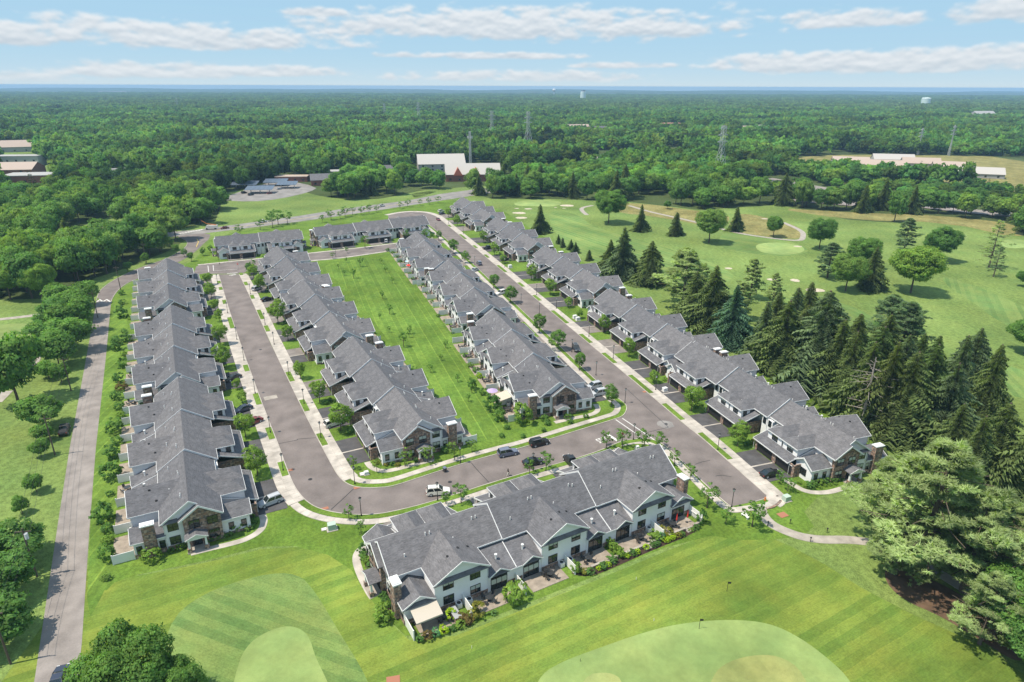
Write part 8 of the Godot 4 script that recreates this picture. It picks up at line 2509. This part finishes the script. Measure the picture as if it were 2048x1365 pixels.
# ---------------------------------------------------------------- the person in the street
func person() -> void:
	var o := thing("person", "person in a dark top and pale trousers walking on the cross street", "person", v3(Vector2(-0.7, -116.3), 0.035), 1.9)
	# joints of a stride: position, radius
	var J := {"head": [Vector3(0, 1.60, 0.03), 0.105], "jaw": [Vector3(0, 1.53, 0.06), 0.075], "neck": [Vector3(0, 1.44, 0.0), 0.058], "chest": [Vector3(0, 1.25, 0), 0.135], "belly": [Vector3(0, 1.05, 0.01), 0.125], "hip": [Vector3(0, 0.93, 0), 0.13]}
	for s in [-1.0, 1.0]:
		var n := "l" if s < 0 else "r"
		J["sh" + n] = [Vector3(s * 0.18, 1.37, 0), 0.065]
		J["el" + n] = [Vector3(s * 0.24, 1.10, -0.05 * s), 0.046]
		J["ha" + n] = [Vector3(s * 0.23, 0.87, 0.14 * -s + 0.06), 0.036]
		J["fi" + n] = [Vector3(s * 0.225, 0.76, 0.17 * -s + 0.08), 0.026]
		J["th" + n] = [Vector3(s * 0.09, 0.88, 0), 0.098]
		J["kn" + n] = [Vector3(s * 0.10, 0.50, 0.16 * s), 0.066]
		J["an" + n] = [Vector3(s * 0.10, 0.10, 0.28 * s - 0.06), 0.046]
		J["to" + n] = [Vector3(s * 0.11, 0.045, 0.28 * s + 0.12), 0.04]
	var bones := {"skin": [["head", "jaw"], ["head", "neck"], ["elr", "har"], ["ell", "hal"], ["har", "fir"], ["hal", "fil"]], "top": [["neck", "chest"], ["chest", "belly"], ["belly", "hip"], ["shl", "chest"], ["shr", "chest"], ["shl", "ell"], ["shr", "elr"]], "legs": [["hip", "thl"], ["hip", "thr"], ["thl", "knl"], ["thr", "knr"], ["knl", "anl"], ["knr", "anr"], ["anl", "tol"], ["anr", "tor"]]}
	var all := []
	for k in bones:
		for bn in bones[k]: all.append([J[bn[0]][0], J[bn[1]][0], J[bn[0]][1], J[bn[1]][1]])
	part("body", nets(all, 0.022, 0.035, 0.0), M.skin, o)
	var tops := []
	for bn in bones.top: tops.append([J[bn[0]][0], J[bn[1]][0], J[bn[0]][1], J[bn[1]][1]])
	tops.remove_at(0)
	part("jacket", nets(tops, 0.022, 0.035, 0.016), M.navy_cloth, o)
	var legs := []
	for bn in bones.legs.slice(0, 6): legs.append([J[bn[0]][0], J[bn[1]][0], J[bn[0]][1], J[bn[1]][1]])
	part("trousers", nets(legs, 0.022, 0.03, 0.018), M.pale_cloth, o)
	part("hair", nets([[Vector3(0, 1.635, 0.0), Vector3(0, 1.58, -0.03), 0.108, 0.09]], 0.02, 0.02, 0.006), M.dark, o)


func nets(bones: Array, cell: float, blend: float, grow: float) -> ArrayMesh:
	# one smooth skin round tapered bones: surface nets of their blended distance
	var lo := Vector3.ONE * 1e9
	var hi := -lo
	for b in bones:
		for k in 2:
			lo = lo.min(b[k] - Vector3.ONE * (b[2 + k] + 0.08))
			hi = hi.max(b[k] + Vector3.ONE * (b[2 + k] + 0.08))
	var n := Vector3i(((hi - lo) / cell).ceil()) + Vector3i.ONE
	var f := PackedFloat32Array()
	f.resize(n.x * n.y * n.z)
	for z in n.z:
		for y in n.y:
			for x in n.x:
				var p := lo + Vector3(x, y, z) * cell
				var d := 1e9
				for b in bones:
					var ab: Vector3 = b[1] - b[0]
					var t := clampf((p - b[0]).dot(ab) / maxf(ab.length_squared(), 1e-9), 0, 1)
					var e: float = p.distance_to(b[0] + ab * t) - lerpf(b[2], b[3], t) - grow
					var h := clampf(0.5 + 0.5 * (d - e) / blend, 0, 1) if d < 1e8 else 1.0
					d = lerpf(d, e, h) - blend * h * (1.0 - h) if d < 1e8 else e
				f[(z * n.y + y) * n.x + x] = d
	var at := {}
	var m := MB.new()
	var ids := func(x: int, y: int, z: int) -> int: return (z * n.y + y) * n.x + x
	var vert := func(x: int, y: int, z: int) -> Vector3:
		var key: int = ids.call(x, y, z)
		if at.has(key): return at[key]
		var sum := Vector3.ZERO
		var c := 0
		for e in [[0, 0, 0, 1, 0, 0], [0, 1, 0, 1, 1, 0], [0, 0, 1, 1, 0, 1], [0, 1, 1, 1, 1, 1], [0, 0, 0, 0, 1, 0], [1, 0, 0, 1, 1, 0], [0, 0, 1, 0, 1, 1], [1, 0, 1, 1, 1, 1], [0, 0, 0, 0, 0, 1], [1, 0, 0, 1, 0, 1], [0, 1, 0, 0, 1, 1], [1, 1, 0, 1, 1, 1]]:
			var a: float = f[ids.call(x + e[0], y + e[1], z + e[2])]
			var b: float = f[ids.call(x + e[3], y + e[4], z + e[5])]
			if (a < 0.0) != (b < 0.0):
				var t := a / (a - b)
				sum += Vector3(e[0], e[1], e[2]).lerp(Vector3(e[3], e[4], e[5]), t)
				c += 1
		at[key] = lo + (Vector3(x, y, z) + (sum / c if c else Vector3.ONE * 0.5)) * cell
		return at[key]
	for z in range(1, n.z - 1):
		for y in range(1, n.y - 1):
			for x in range(1, n.x - 1):
				var a: float = f[ids.call(x, y, z)]
				for ax in 3:
					var d := Vector3i(1 if ax == 0 else 0, 1 if ax == 1 else 0, 1 if ax == 2 else 0)
					var b: float = f[ids.call(x + d.x, y + d.y, z + d.z)]
					if (a < 0.0) == (b < 0.0): continue
					var u := Vector3i(d.z, d.x, d.y)
					var w := Vector3i(d.y, d.z, d.x)
					var q := [vert.call(x, y, z), vert.call(x - u.x, y - u.y, z - u.z), vert.call(x - u.x - w.x, y - u.y - w.y, z - u.z - w.z), vert.call(x - w.x, y - w.y, z - w.z)]
					var nm: Vector3 = (q[2] - q[0]).cross(q[1] - q[0])
					var outw := Vector3(d) * (1.0 if a < 0.0 else -1.0)
					if nm.dot(outw) < 0.0: q.reverse()
					m.quad(q[0], q[1], q[2], q[3])
	return m.mesh()
